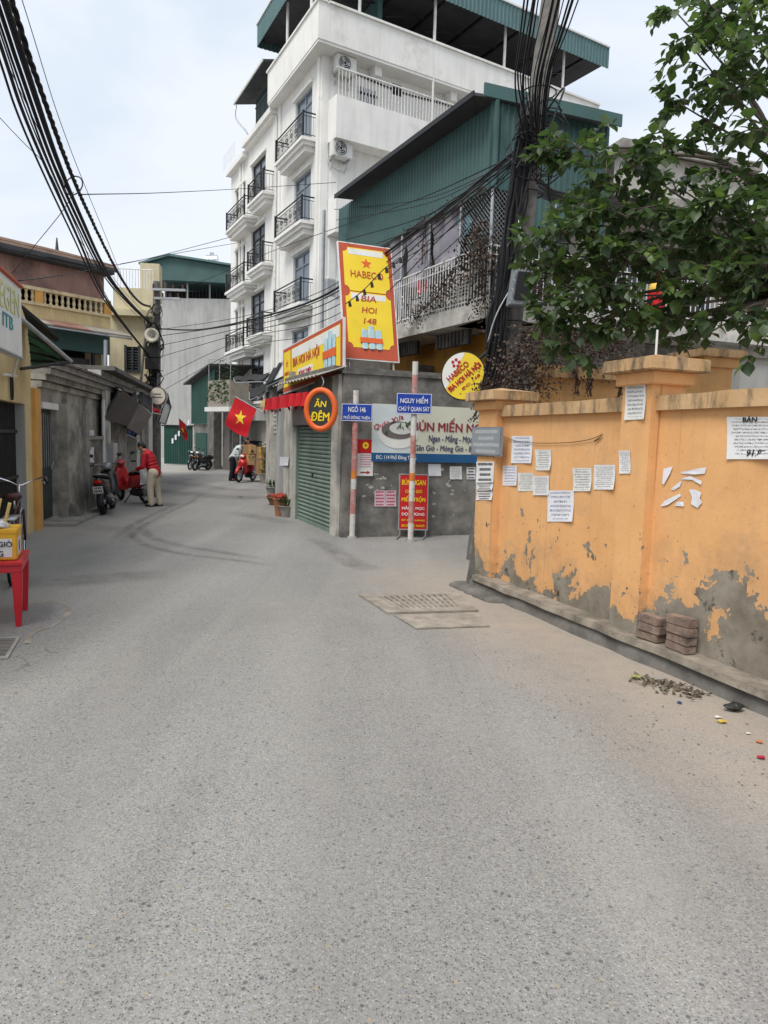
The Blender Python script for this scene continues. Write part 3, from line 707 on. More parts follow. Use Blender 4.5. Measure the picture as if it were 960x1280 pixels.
crumple(935, 918, .016, 'trash_white', 'tiny white scrap between yellow wrapper and orange scrap', .3, 10); crumple(862, 868, .02, 'trash_white', 'pale scrap at the back of the leaf heap by the kerb', .3, 12)
m = MB(); rr = random.Random(5)
for i in range(170):
    t = rr.random(); p = G(800 + 75 * t + rr.gauss(0, 6), 849 + 22 * t + rr.gauss(0, 3.5)); a = rr.random() * 6.3; s = rr.uniform(.008, .03)
    d = Vector((math.cos(a), math.sin(a), 0)) * s; e = Vector((-math.sin(a), math.cos(a), 0)) * s * .4
    m.add([p + Vector((0, 0, .003)), p + d + e + Vector((0, 0, .004 + rr.random() * .02)), p + d * 2 + Vector((0, 0, .003 + rr.random() * .02)), p + d - e + Vector((0, 0, .012 + rr.random() * .02))], [(0, 1, 2), (0, 2, 3)])
for i in range(12):
    t = rr.random(); p = G(795 + 110 * t, 850 + 20 * t + rr.gauss(0, 3)); a = rr.random() * 6.3; m.tube([p + Vector((0, 0, .01)), p + Vector((math.cos(a) * .12, math.sin(a) * .12, .02))], .003, 4)
o = m.build('leaf_debris', 'dry_debris', kind='stuff'); tag(o, 'heap of dry leaves and twigs swept against the kerb', 'debris')
m = MB()
for i in range(150):
    x = rr.uniform(520, 960); p = G(x, 740 + (x - 520) * .36 + rr.uniform(12, 110)); s = rr.uniform(.004, .012); a = rr.random() * 6.3
    d = Vector((math.cos(a), math.sin(a), 0)) * s; e = Vector((-math.sin(a), math.cos(a), 0)) * s * .5
    m.add([p + Vector((0, 0, .002)), p + d + e + Vector((0, 0, .003)), p + d * 2 + Vector((0, 0, .008)), p + d - e + Vector((0, 0, .006))], [(0, 1, 2), (0, 2, 3)])
o = m.build('grit', 'dry_debris', kind='stuff'); tag(o, 'scattered grit and leaf crumbs on the dusty verge', 'grit')
# ================================================================== corner shop: grey side wall and green roller shutter
def corr(fa, u0, u1, zb, zt, o=0.0, pitch=.13, dep=.025):
    """corrugated sheet; zb and zt are numbers or functions of u"""
    fb_ = zb if callable(zb) else (lambda u: zb); ft = zt if callable(zt) else (lambda u: zt)
    m = MB(); u = u0; prof = []
    while u < u1 - 1e-6:
        for du, oo in ((0, 0), (.45, 0), (.6, dep), (.85, dep)):
            uu = u + du * pitch
            if uu <= u1: prof.append((uu, oo))
        u += pitch
    prof.append((u1, 0))
    for uu, oo in prof: m.v += [fa.P(uu, fb_(uu), o + oo), fa.P(uu, ft(uu), o + oo)]
    m.f = [(2 * i, 2 * i + 2, 2 * i + 3, 2 * i + 1) for i in range(len(prof) - 1)]
    return m
a, b = G(426, 672), G(590, 668.5)
BW = Fa((a.x, a.y), (b.x - a.x, b.y - a.y)); BWL = (b - a).length
a2, b2 = G(420, 671), G(366, 648)
SH = Fa((a2.x, a2.y), (b2.x - a2.x, b2.y - a2.y))
shop = thing('corner_shop', 'low grey corner shop with green roller shutter and stained side wall on the alley', 'shop', (a.x, a.y, 0))
WZ = 2.72
MB().fb(BW, .0, BWL + 2.2, 0, WZ, -.2, 0).build('side_wall', 'dark_plaster', shop)
MB().fb(BW, -.02, BWL + 2.2, WZ, WZ + .05, -.24, .03).build('wall_cap', 'concrete_dark', shop)
us0, us1 = SH.uz(413, 600)[0], SH.uz(368, 600)[0]; zs = (SH.uz(413, 529)[1] + SH.uz(370, 533)[1]) / 2
MB().fb(SH, .02, us0, 0, WZ - .01, -.25, 0).build('pier', 'pale_plaster', shop)
MB().fb(SH, us0, us1, zs, zs + .32, -.2, .06).build('shutter_box', 'sign_greybrown', shop)
MB().fb(SH, us0, us1, zs + .32, WZ, -.22, -.02).build('lintel', 'dark_plaster', shop)
sh = MB().fb(SH, us0, us0 + .06, 0, zs, -.11, -.02).fb(SH, us1 - .06, us1, 0, zs, -.11, -.02).fb(SH, us0, us1, 0, .07, -.12, -.05).build('roller_shutter', 'shutter_green', shop)
ns = 24; hs = (zs - .07) / ns; m = MB(); secs = []
for u in (us0 + .06, us1 - .06):
    secs.append([SH.P(u, .07 + z * hs, o) for z, o in ((.02, -.10), (.12, -.072), (.5, -.06), (.86, -.072), (.98, -.10), (.98, -.13), (.02, -.13))])
sl = m.loft(secs).build('slat', 'shutter_green', sh)
for i in range(1, ns): inst(sl, (0, 0, i * hs), sh)
m = MB(); m.cyl(SH.P((us0 + us1) / 2 + .1, .95, -.07), SH.P((us0 + us1) / 2 + .1, .95, -.045), .03); m.build('lock', 'black_iron', sh)
# flat roof over the lean-to and corrugated eave
q = [SH.P(-.05, WZ, .12), SH.P(us1 + .4, WZ, .12), SH.P(us1 + .4, WZ, -2.3), BW.P(BWL + 1.2, WZ, -2.6), BW.P(BWL + 1.2, WZ, -.25), SH.P(.1, WZ, -.3)]
MB().prism([p + Vector((0, 0, .055)) for p in q], (0, 0, .07)).build('roof_slab', 'concrete_dark', shop)
m = MB(); n = 42
for i in range(n + 1):
    u = -.1 + (us1 + .3) * i / n; dz = .02 * math.sin(i * 2.1)
    m.v += [SH.P(u, WZ - .06 + dz, .42), SH.P(u, WZ + .12 + dz, -.1)]
m.f = [(2 * i, 2 * i + 2, 2 * i + 3, 2 * i + 1) for i in range(n)]
m.build('eave_sheet', 'fibro', shop, smooth=True)
# ---- row of narrow shopfronts beyond the shutter
a3, b3 = SH.P(us1, 0), G(333, 612)
RR = Fa((a3.x, a3.y), (b3.x - a3.x, b3.y - a3.y)); rl = (b3 - a3).length
row = thing('narrow_shopfront', 'row of whitewashed narrow shopfronts beyond the green shutter with dark doorways', 'shop', a3)
def ru(px): return RR.uz(px, 590)[0]
MB().fb(RR, .0, ru(357), 0, 2.3, -.3, .05).build('pier', 'pale_plaster', row)
MB().fb(RR, ru(357), ru(351), 0, 2.2, -.28, -.12).build('door', 'door_green', row)
MB().fb(RR, ru(351), ru(346), 0, 2.7, -.3, .04).build('pier', 'building_grey', row)
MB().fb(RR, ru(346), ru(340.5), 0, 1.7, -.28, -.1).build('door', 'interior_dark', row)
lv = MB().fb(RR, ru(346), ru(340.5), 1.72, 2.6, -.26, -.12).build('louvre', 'pale_plaster', row)
for i in range(7): MB().fb(RR, ru(346), ru(340.5), 1.76 + i * .115, 1.80 + i * .115, -.119, -.03).build('slat', 'white_metal', lv)
MB().fb(RR, ru(340.5), ru(334), 0, 2.75, -.3, .05).build('pier', 'pale_plaster', row)
MB().fb(RR, -.1, rl + .1, 2.76, 2.95, -.5, .1).build('beam', 'concrete', row)
MB().fb(RR, .05, rl, 0, 2.75, -.7, -.4).build('back_wall', 'dark_plaster', row)
MB().fb(RR, .3, rl + .3, 2.96, 3.5, -2.0, -.9).build('upper_wall', 'concrete_dark', row)
notice(350, 571, 361, 582, 'paper_plain', 'white paper taped to the pier left of the green shutter', .07, fa=RR)
# cardboard-coloured tilted box sign and bunting under the eave
m = MB(); c = at(337, 512, 17.5); m.obox(c, (.42, .2, -.1), (-.1, .25, 0), (.1, 0, .62)); tag(m.build('hanging_box', 'sign_greybrown', bevel=.01), 'tilted pale brown box hanging above the narrow shopfronts', 'box')
t = thing('bunting', 'red and yellow cloth valance hung under the shop eave', 'cloth', SH.P(us1 * .5, 2, .3))
def cloth(p, q, drop, mat, folds, nm, par):
    m = MB(); p, q = Vector(p), Vector(q); d = (q - p).normalized(); nn = Vector((d.y, -d.x, 0))
    m.grid(lambda u, v: p.lerp(q, u) + Vector((0, 0, -v * drop * (1 - .25 * abs(math.sin(u * folds * 3.14))))) + nn * (.05 * math.sin(u * folds * 6.28) * (v + .2)), 40, 6)
    return m.build(nm, mat, par, smooth=True)
cloth(SH.P(.05, 2.42, .35), SH.P(us1 * .55, 2.44, .45), .3, 'cloth_red', 4, 'valance', t); cloth(SH.P(us1 * .55, 2.44, .45), RR.P(1.6, 2.47, .5), .32, 'cloth_red', 3, 'valance', t)
m = MB()
for i in range(4):
    p = RR.P(1.2 + i * .42, 2.46, .52); q = RR.P(1.58 + i * .42, 2.48, .52); m.add([p, q, (p + q) / 2 + Vector((0, 0, -.28))], [(0, 1, 2)])
m.build('pennant', 'bunting_yellow', t)

# ================================================================== balcony house with teal metal upper storey
DU = (-.459, .888); c0 = at(607, 385, 13.5); BF = Fa((c0.x, c0.y), DU); BR = Fa((c0.x, c0.y), (.933, .359))
bh = thing('balcony_house', 'old orange house with white balcony and teal corrugated metal upper storey', 'house', (c0.x, c0.y + 1.5, 0))
zs0 = BF.uz(605, 384)[1]; zc = 6.35; zroof = 7.88
uL = BF.uz(419, 260, -.1)[0] - .3
MB().fb(BF, 1.2, uL, 0, zs0 - .22, -1.3, -1.05).build('wall', 'house_orange', bh)
MB().fb(BR, 1.0, 8.5, 0, zs0 - .22, -1.32, -1.05).build('wall', 'dark_plaster', bh)  # shade under the balcony put into the colour: darker plaster than the orange front
MB().fb(BF, 1.2, uL, zs0, zroof - .1, -1.5, -1.25).build('wall', 'dark_plaster', bh)
MB().fb(BR, 1.2, 8.5, zs0, 6.6, -1.5, -1.25).build('wall', 'pale_plaster', bh)
sl_ = MB().fb(BF, 0, uL, zs0 - .2, zs0 - .02, -1.25, 0).build('balcony_slab', 'pale_plaster', bh)
MB().fb(BF, .003, uL, zs0 - .02, zs0 + .14, -.14, -.03).build('balcony_kerb', 'pale_plaster', sl_)
sl2 = MB().fb(BR, .02, 8.4, zs0 - .2, zs0 - .021, -1.25, -.004).build('balcony_slab', 'pale_plaster', bh)
MB().fb(BR, .15, 8.4, zs0 - .021, zs0 + .14, -.14, -.03).build('balcony_kerb', 'pale_plaster', sl2)
zr = BF.uz(605, 306)[1]
for fa, ul, nb, nm_ in ((BF, 4.6, 42, 0), (BR, 8.3, 62, 1)):
    r = MB().cyl(fa.P(.05, zr, -.08), fa.P(ul, zr, -.08), .022).cyl(fa.P(.05, zr - .16, -.08), fa.P(ul, zr - .16, -.08), .012).cyl(fa.P(.05, zs0 + .22, -.08), fa.P(ul, zs0 + .22, -.08), .015).build('railing', 'white_metal', bh)
    bal = MB().cyl(fa.P(.1, zs0 + .14, -.08), fa.P(.1, zr, -.08), .011, n=5).build('baluster', 'white_metal', r)
    st_ = (ul - .15) / nb
    for i in range(1, nb): inst(bal, fa.D() * st_ * i, r)
    for i in range(3, nb, 7):
        c = fa.P(.1 + st_ * (i + .5), (zs0 + zr) / 2 + .05, -.08); m = MB(); m.tube([c + fa.D() * (.07 * math.cos(t * .785)) + Vector((0, 0, .13 * math.sin(t * .785))) for t in range(8)], .01, 5, True); m.build('scroll', 'white_metal', r)
# louvred vents and hoods under the balcony
for px0, px1, py0, py1 in ((545, 585, 408, 428), (494, 520, 423, 442)):
    u0, z1 = BF.uz(px1, py0 + 4, -.45); u1, z0 = BF.uz(px0, py1, -.45)
    z1 = zs0 - .203; z0 = z1 - .3
    v = MB().fb(BF, u0, u1, z0, z1, -.55, -.5).build('vent', 'vent_dark', bh)
    for i in range(9): uu = u0 + (u1 - u0) * (i + .3) / 9; MB().fb(BF, uu, uu + (u1 - u0) * .05, z0, z1, -.5, -.42).build('vane', 'concrete_dark', v)
m = MB(); c = BF.P(2.6, 2.95, -.9)
for uu in (1.4, 3.3): m.prism([BF.P(uu, 2.8, -1.04), BF.P(uu + .5, 2.8, -1.04), BF.P(uu + .25, 3.45, -1.04)], BF.N() * .5)
m.build('gable_hood', 'concrete_dark', bh)
# teal cladding
nl = 7
for i in range(nl):
    u0, u1 = .0 + uL * i / nl, uL * (i + 1) / nl; corr(BF, u0, u1 + .03, zc, zroof, -.1 + .004 * (i % 2)).build('metal_sheet', 'teal_metal', bh)
uR = 2.62
for i in range(4):
    u0, u1 = uR * i / 4, uR * (i + 1) / 4; corr(BR, u0, u1 + .02, 5.8 if i > 0 else zc, zroof, -.1 + .004 * (i % 2)).build('metal_sheet', 'teal_metal', bh)
MB().fb(BF, -.03, .06, zc, zroof, -.1, -.06).build('corner_flashing', 'teal_metal', bh)
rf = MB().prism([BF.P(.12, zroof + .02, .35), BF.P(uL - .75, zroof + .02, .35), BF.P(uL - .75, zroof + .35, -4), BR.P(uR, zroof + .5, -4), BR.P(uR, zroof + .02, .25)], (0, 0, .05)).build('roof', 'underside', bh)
MB().fb(BF, .12, uL - .75, zroof + .0, zroof + .10, .35, .38).build('eave_trim', 'black_iron', rf)
MB().fb(BR, -.36, uR, zroof - .14, zroof + .08, .26, .30).build('fascia', 'teal_metal', rf)
m = MB(); m.cyl(BF.P(uL + .12, zroof - .05, .3), BF.P(uL + .12, 4.4, .3), .05); m.build('downpipe', 'galv', bh)
# posts, tarpaulins and mesh between balcony and cladding
for uu in (.1, 1.15, 2.35, 3.6, 4.9): MB().cyl(BF.P(uu, zs0, -.12), BF.P(uu, zc + .05, -.12), .03).build('post', 'galv', bh)
def tarp(fa, u0, u1, z0, z1, mat, sd, nm='tarpaulin', o=-.2):
    m = MB(); rr = random.Random(sd); ph = rr.random() * 6
    m.grid(lambda u, v: fa.P(u0 + (u1 - u0) * u, z0 + (z1 - z0) * v + .04 * math.sin(u * 9 + ph) * (1 - v), o + .05 * math.sin(u * 11 + ph + v * 2) + .02 * math.sin(v * 13 + u * 3)), 20, 12)
    return m.build(nm, mat, bh, smooth=True)
tarp(BF, 1.2, 2.3, zr - .05, zc + .02, 'lavender_tarp', 1); tarp(BF, 2.4, 3.55, zr - .2, zc + .02, 'lavender_tarp', 2); tarp(BF, 3.6, 4.9, zr - .4, zc + .02, 'lavender_tarp', 3)
MB().fb(BF, .15, 1.12, zs0 + .2, zc, -.32, -.3).build('screen', 'dark_mesh', bh)
def lattice(fa, u0, u1, z0, z1, o, st):
    m = MB(); w = u1 - u0; h = z1 - z0; k_ = -h
    while k_ < w:
        for sgn in (0, 1):
            a0, a1 = max(0, k_), min(w, k_ + h)
            if a1 > a0:
                za, zb_ = a0 - k_, a1 - k_
                if sgn: za, zb_ = h - za, h - zb_
                m.tube([fa.P(u0 + a0, z0 + za, o), fa.P(u0 + a1, z0 + zb_, o)], .004, 3)
        k_ += st
    return m
o = lattice(BF, .12, 1.13, zr, zc, -.1, .09).build('wire_mesh', 'galv', bh); o['kind'] = 'stuff'
o = lattice(BR, .1, 1.5, zr, zc, -.1, .09).build('wire_mesh', 'galv', bh); o['kind'] = 'stuff'
for i, uu in enumerate((.75, 1.5, 2.9)): MB().cyl(BR.P(uu, zs0, -.12), BR.P(uu, zc, -.12), .03).build('post', 'galv', bh)
# openings of the right-hand front
for u0, u1 in ((1.6, 2.6), (3.6, 4.5), (5.6, 6.6)):
    d = MB().fb(BR, u0, u1, zs0 + .02, zs0 + 2.1, -1.25, -1.2).build('door', 'louvre_dark', bh); MB().fb(BR, u0 + .08, u1 - .08, zs0 + .9, zs0 + 2.0, -1.2, -1.18).build('pane', 'window_dark', d)
MB().fb(BR, uR + .05, 9, 6.6, 6.75, -1.6, .0).build('eave_slab', 'concrete', bh)
# things on the balcony
t = thing('hanging_kite', 'pale blue diamond kite hung on the dark balcony screen', 'kite', BF.P(.65, 5.6, -.25))
ua, za = BF.uz(580, 259, -.27); ub, zb = BF.uz(592, 279, -.27); uc, zc2 = BF.uz(577, 302, -.27); ud, zd = BF.uz(570, 281, -.27)
MB().prism([BF.P(ua, za, -.27), BF.P(ub, zb, -.27), BF.P(uc, zc2, -.27), BF.P(ud, zd, -.27)], BF.N() * .015).build('sail', 'blue_kite', t)
m = MB(); m.tube([BF.P(ua, za, -.25), BF.P(uc, zc2, -.25)], .008, 5).tube([BF.P(ub, zb, -.25), BF.P(ud, zd, -.25)], .008, 5); m.build('spar', 'galv', t)
u0, z1 = BF.uz(534, 346, -.2); u1, z0 = BF.uz(521, 368, -.2)
m = MB(); m.grid(lambda a, b: BF.P(u0 + (u1 - u0) * a, z0 + (z1 - z0) * b, -.2 + .03 * math.sin(a * 12)), 10, 4); tag(m.build('red_towel', 'cloth_red', smooth=True), 'red towel hung behind the balcony railing', 'towel')
t = thing('washing_machine', 'white washing machine on the balcony beside the red towel', 'washing machine', BF.P(3.25, zs0, -.7))
MB().fb(BF, 2.95, 3.55, zs0 + .01, zs0 + .86, -.95, -.4).build('cabinet', 'ac_white', t, bevel=.02); MB().fb(BF, 2.98, 3.52, zs0 + .72, zs0 + .82, -.4, -.38).build('control_panel', 'grey_silver', t)
c = BF.P(3.25, zs0 + .4, -.4); MB().cyl(c, c + BF.N() * .02, .18, n=16).build('door', 'window_dark', t)
t = thing('old_cooler', 'yellowed air cooler box on the balcony behind dry vines', 'cooler', BF.P(1.4, zs0, -.5))
MB().fb(BF, 1.0, 1.9, zs0 + .35, zs0 + .95, -.6, -.3).build('cabinet', 'lamp_cream', t, bevel=.02)
for i in range(6): MB().fb(BF, 1.08, 1.82, zs0 + .45 + i * .07, zs0 + .475 + i * .07, -.3, -.285).build('vane', 'vent_dark', t)
for uu in (1.05, 1.8): MB().fb(BF, uu, uu + .06, zs0, zs0 + .35, -.55, -.35).build('leg', 'galv', t)
t = thing('red_lantern', 'red and yellow lantern hanging at the balcony behind the tree leaves', 'lantern', at(820, 372, 14.4))
c = at(820, 362, 14.4); m = MB(); m.ell(c, .15, .15, .17, 12, 8); m.build('shade', 'bunting_yellow', t, smooth=True); MB().cyl(c + Vector((0, 0, -.40)), c + Vector((0, 0, -.06)), .17, .14, 12).build('skirt', 'cloth_red', t); MB().cyl(c + Vector((0, 0, .18)), c + Vector((0, 0, .3)), .1, .14, 10).build('cap', 'cloth_red', t)
m = MB(); u0, z1 = BR.uz(812, 385, -.3); m.grid(lambda a, b: BR.P(u0 + a * .5, zs0 + .2 + b * 1.0, -.3 + .04 * math.sin(a * 10)), 10, 4); tag(m.build('maroon_cloth', 'text_maroon', smooth=True), 'maroon cloth hung behind the railing below the red lantern', 'cloth')
# pale house further right behind the tree
c1 = at(772, 300, 17.0); PH = Fa((c1.x, c1.y), (.95, .3))
ph = thing('pale_house', 'pale concrete house behind the tree next to the teal metal storey', 'house', (c1.x + 3, c1.y + 2, 0))
MB().fwall(PH, 0, 3.6, 0, 8.4, -.3, 0, [(1.2, 2.4, 5.0, 6.8)]).build('wall', 'pale_plaster', ph); MB().fwall(PH, 3.6, 10, 0, 7.2, -.32, -.02, [(4.4, 5.8, 4.6, 6.4)]).build('wall', 'building_grey', ph)
w_ = MB().fb(PH, 1.2, 2.4, 5.0, 6.8, -.25, -.22).build('window', 'window_dark', ph)
for i in range(4): MB().cyl(PH.P(1.35 + i * .3, 5, -.1), PH.P(1.35 + i * .3, 6.8, -.1), .015, n=5).build('bar', 'black_iron', w_)
MB().fb(PH, 4.4, 5.8, 4.6, 6.4, -.27, -.24).build('window', 'window_dark', ph)
MB().fb(PH, -.2, 3.8, 8.4, 8.6, -3, .25).build('roof_slab', 'concrete', ph); MB().fb(PH, 3.8, 10, 7.2, 7.4, -3, .3).build('roof_slab', 'concrete', ph)
# low grey wall seen over the boundary wall at the picture edge
c1 = at(925, 470, 9.6); YW = Fa((c1.x, c1.y), (1, .1))
yw = thing('yard_wall', 'low grey yard wall behind the gate pillar', 'wall', (c1.x + 1, c1.y, 0)); zt = YW.uz(940, 448)[1]
MB().fb(YW, 0, 3, 0, zt, -.2, 0).build('wall_panel', 'building_grey', yw); MB().fb(YW, -.05, 3, zt, zt + .08, -.25, .06).build('coping', 'concrete_dark', yw)

# ================================================================== signs at the corner
RT = Vector((1, 0, 0)); UPV = Vector((0, 0, 1))
def frame_from(tl, tr, bl):
    r = (tr - tl); u = (tl - bl); w, h = r.length, u.length; r.normalize(); u = (u - r * u.dot(r)).normalized(); return r, u, w, h
def ebox(mb, c, r, u, x0, x1, y0, y1, n0, n1):
    nn = r.cross(u); return mb.obox(c + r * x0 + u * y0 + nn * n0, r * (x1 - x0), u * (y1 - y0), nn * (n1 - n0))
def frame4(mb, c, r, u, w, h, t, n0, n1):
    ebox(mb, c, r, u, -w / 2, w / 2, h / 2 - t, h / 2, n0, n1); ebox(mb, c, r, u, -w / 2, w / 2, -h / 2, -h / 2 + t, n0, n1)
    ebox(mb, c, r, u, -w / 2, -w / 2 + t, -h / 2 + t, h / 2 - t, n0, n1); ebox(mb, c, r, u, w / 2 - t, w / 2, -h / 2 + t, h / 2 - t, n0, n1); return mb
def rounded(c, r, u, w, h, rad, n0, n1, k_=4, inv=False):
    nn = r.cross(u); pts = []
    for cx, cy, a0 in ((1, 1, 0), (-1, 1, 90), (-1, -1, 180), (1, -1, 270)):
        for i in range(k_ + 1):
            an = R(a0 + 90 * i / k_)
            if inv: an = R(a0 + 90 - 90 * i / k_ + 180); x, y = cx * w / 2 + rad * math.cos(an), cy * h / 2 + rad * math.sin(an)
            else: x, y = cx * (w / 2 - rad) + rad * math.cos(an), cy * (h / 2 - rad) + rad * math.sin(an)
            pts.append(c + r * x + u * y + nn * n0)
    return MB().prism(pts, nn * (n1 - n0))
def star(c, r, u, ro, ri, n0, n1, k_=5, rot=0):
    nn = r.cross(u); return MB().prism([c + r * ((ro if i % 2 == 0 else ri) * math.sin(R(rot + 180 / k_ * i))) + u * ((ro if i % 2 == 0 else ri) * math.cos(R(rot + 180 / k_ * i))) + nn * n0 for i in range(2 * k_)], nn * (n1 - n0))
def keg(c, r, u, s, par):
    """pale blue bundle of beer cups with a red band"""
    for i, (x, y, w, h) in enumerate(((-.30, .0, .28, .85), (.02, .08, .30, 1.0), (.34, .0, .28, .85))):
        m = MB(); cc = c + r * x * s + u * y * s; nn = r.cross(u); secs = []
        for t_, ww in ((-.5, .75), (-.42, .95), (.3, 1.0), (.36, .8), (.5, .8)):
            secs.append([cc + u * t_ * h * s + r * (ww * w * s / 2 * math.cos(a_ * .785)) + nn * (.006 + .01 * (1 + math.sin(a_ * .785))) for a_ in range(8)])
        m.loft(secs).build('cup_picture', 'bottle_blue', par)
    ebox(MB(), c, r, u, -.5 * s, .5 * s, -.16 * s, .06 * s, .012, .030).build('ribbon', 'sign_orange', par)
# tall beer sign
r_ = Vector((.92, .39, 0)).normalized(); nn = Vector((.39, -.92, 0)).normalized(); u_ = (UPV * math.cos(R(14)) - nn * math.sin(R(14))); w_, h_ = 1.0, 2.12
c = at(432, 447, 12.35) + r_ * w_ / 2 + u_ * h_ / 2
t = thing('beer_sign', 'tall yellow and red beer sign leaning above the corner shop', 'sign', (c.x, c.y, 2.8))
panel(MB(), c, r_, u_, w_, h_, .05).build('board', 'sign_redbrown', t)
rounded(c + u_ * h_ * .275, r_, u_, w_ * .86, h_ * .38, .09, .0, .006, inv=True).build('yellow_panel', 'sign_yellow', t)
rounded(c - u_ * h_ * .165, r_, u_, w_ * .86, h_ * .48, .09, .0, .006, inv=True).build('yellow_panel', 'sign_yellow', t)
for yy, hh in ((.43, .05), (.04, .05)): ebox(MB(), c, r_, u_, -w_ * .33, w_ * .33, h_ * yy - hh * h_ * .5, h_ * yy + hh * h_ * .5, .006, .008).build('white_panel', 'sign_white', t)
star(c + u_ * h_ * .335, r_, u_, .1, .045, .006, .011).build('emblem', 'sign_orange', t)
lettering('HABECO', c + u_ * h_ * .235 - r_ * .0 + r_.cross(u_) * .007, r_, u_, w_ * .62, .13, 'sign_redbrown', t, .02)
for b_, yy, ww in (('BIA', .025, .26), ('HOI', -.075, .26), ('148', -.17, .22)): lettering(b_, c + u_ * h_ * yy + r_.cross(u_) * .007, r_, u_, w_ * ww * 1.1, .105, 'sign_redbrown', t, .03, .15)
keg(c - u_ * h_ * .33, r_, u_, .42, t)
m = frame4(MB(), c - r_.cross(u_) * .03, r_, u_, w_ + .04, h_ + .04, .025, -.02, .025); m.build('frame', 'white_metal', t)
m = MB()
for x in (-.42, .42): m.cyl(c + r_ * x * w_ - u_ * h_ * .45 - r_.cross(u_) * .06, c + r_ * x * w_ - u_ * (h_ * .5 + .45) - r_.cross(u_) * .06, .02)
m.build('stand', 'galv', t)
# long beer sign along the eave
tl, tr, bl = at(354, 438, 15.0), at(428, 398, 11.9), at(357, 488, 15.0)
r_, u_, w_, h_ = frame_from(tl, tr, bl); u_ = UPV.copy(); r_ = Vector((r_.x, r_.y, r_.z)).normalized(); u_ = (u_ - r_ * u_.dot(r_)).normalized()
h_ = .88; c = (tl + tr) / 2 - u_ * h_ / 2; nn = r_.cross(u_)
t = thing('beer_sign', 'long yellow beer signboard along the eave above the green shutter', 'sign', (c.x, c.y, 2.7))
panel(MB(), c, r_, u_, w_, h_, .05).build('board', 'sign_redbrown', t)
ebox(MB(), c, r_, u_, -w_ * .325, w_ * .475, -h_ * .40, h_ * .42, 0, .005).build('yellow_panel', 'sign_yellow', t); ebox(MB(), c, r_, u_, -w_ * .48, -w_ * .345, -h_ * .40, h_ * .42, 0, .005).build('yellow_panel', 'sign_yellow', t)
ebox(MB(), c, r_, u_, -w_ * .31, w_ * .46, h_ * .2, h_ * .41, .005, .007).build('white_panel', 'sign_white', t)
lettering('BIA HOI HÀ NỘI', c - r_ * w_ * .06 + u_ * h_ * .1 + nn * .008, r_, u_, w_ * .46, h_ * .30, 'sign_redbrown', t, .03)
ebox(MB(), c, r_, u_, -w_ * .2, w_ * .06, -h_ * .28, -h_ * .1, .005, .008).build('white_panel', 'sign_white', t)
lettering('ĐÔNG THIÊN', c - r_ * w_ * .07 - u_ * h_ * .19 + nn * .009, r_, u_, w_ * .22, h_ * .11, 'text_red', t, .02)
star(c - r_ * w_ * .412 + u_ * .12, r_, u_, .09, .04, .005, .010).build('emblem', 'sign_orange', t)
lettering('HABECO', c - r_ * w_ * .412 - u_ * .08 + nn * .006, r_, u_, w_ * .1, .07, 'sign_redbrown', t, .02)
keg(c + r_ * w_ * .33 - u_ * .02, r_, u_, .62, t)
frame4(MB(), c - nn * .03, r_, u_, w_ + .04, h_ + .04, .03, -.02, .025).build('frame', 'white_metal', t)
# round beer sign on the utility pole
c = at(579.5, 470, 9.75); r_ = Vector((.93, -.30, 0)).normalized() if False else Vector((.96, -.12, .0)).normalized(); u_ = UPV; nn = r_.cross(u_)
def disc(c, r, u, ra, rb, n0, n1, n=40): nn = r.cross(u); return MB().prism([c + r * ra * math.cos(6.28319 * i / n) + u * rb * math.sin(6.28319 * i / n) + nn * n0 for i in range(n)], nn * (n1 - n0))
rr_ = 30 / 880 * 9.75
t = thing('round_beer_sign', 'round yellow and white beer lightbox sign bracketed to the utility pole', 'sign', c)
disc(c, r_, u_, rr_ * .93, rr_, -.11, .0).build('rim', 'black_plastic', t)
disc(c, r_, u_, rr_ * .88, rr_ * .95, .0, .006).build('face', 'sign_yellow', t)
m = MB(); pts = [c + r_ * rr_ * .875 * math.cos(R(an)) + u_ * rr_ * .945 * math.sin(R(an)) + nn * .006 for an in range(88, 218, 8)]; m.prism(pts, nn * .002); m.build('white_field', 'sign_white', t)
ca, sa = math.cos(R(42)), math.sin(R(42)); rt2 = r_ * ca + u_ * sa; up2 = -r_ * sa + u_ * ca
lettering('HABECO', c - rt2 * .02 + up2 * .10 + nn * .009, rt2, up2, .35, .075, 'text_red', t, .05)
lettering('BIA HOI HÀ NỘI', c + rt2 * .0 - up2 * .015 + nn * .009, rt2, up2, .54, .115, 'text_red', t, .06)
lettering('ĐC: 148', c + rt2 * .02 - up2 * .125 + nn * .009, rt2, up2, .30, .035, 'sign_redbrown', t, .01)
for i in range(5):
    an = R(90 + 72 * i); disc(c - r_ * .11 + u_ * .17 + r_ * .045 * math.cos(an) + u_ * .045 * math.sin(an), r_, u_, .022, .022, .008, .011, 10).build('emblem', 'text_red', t)
m = MB(); m.cyl(c + r_ * .2 + u_ * .24 - nn * .06, c + r_ * .42 + u_ * .44 - nn * .1, .022).cyl(c + r_ * .3 + u_ * .0 - nn * .06, c + r_ * .45 + u_ * .16 - nn * .1, .012); m.build('bracket', 'black_iron', t)
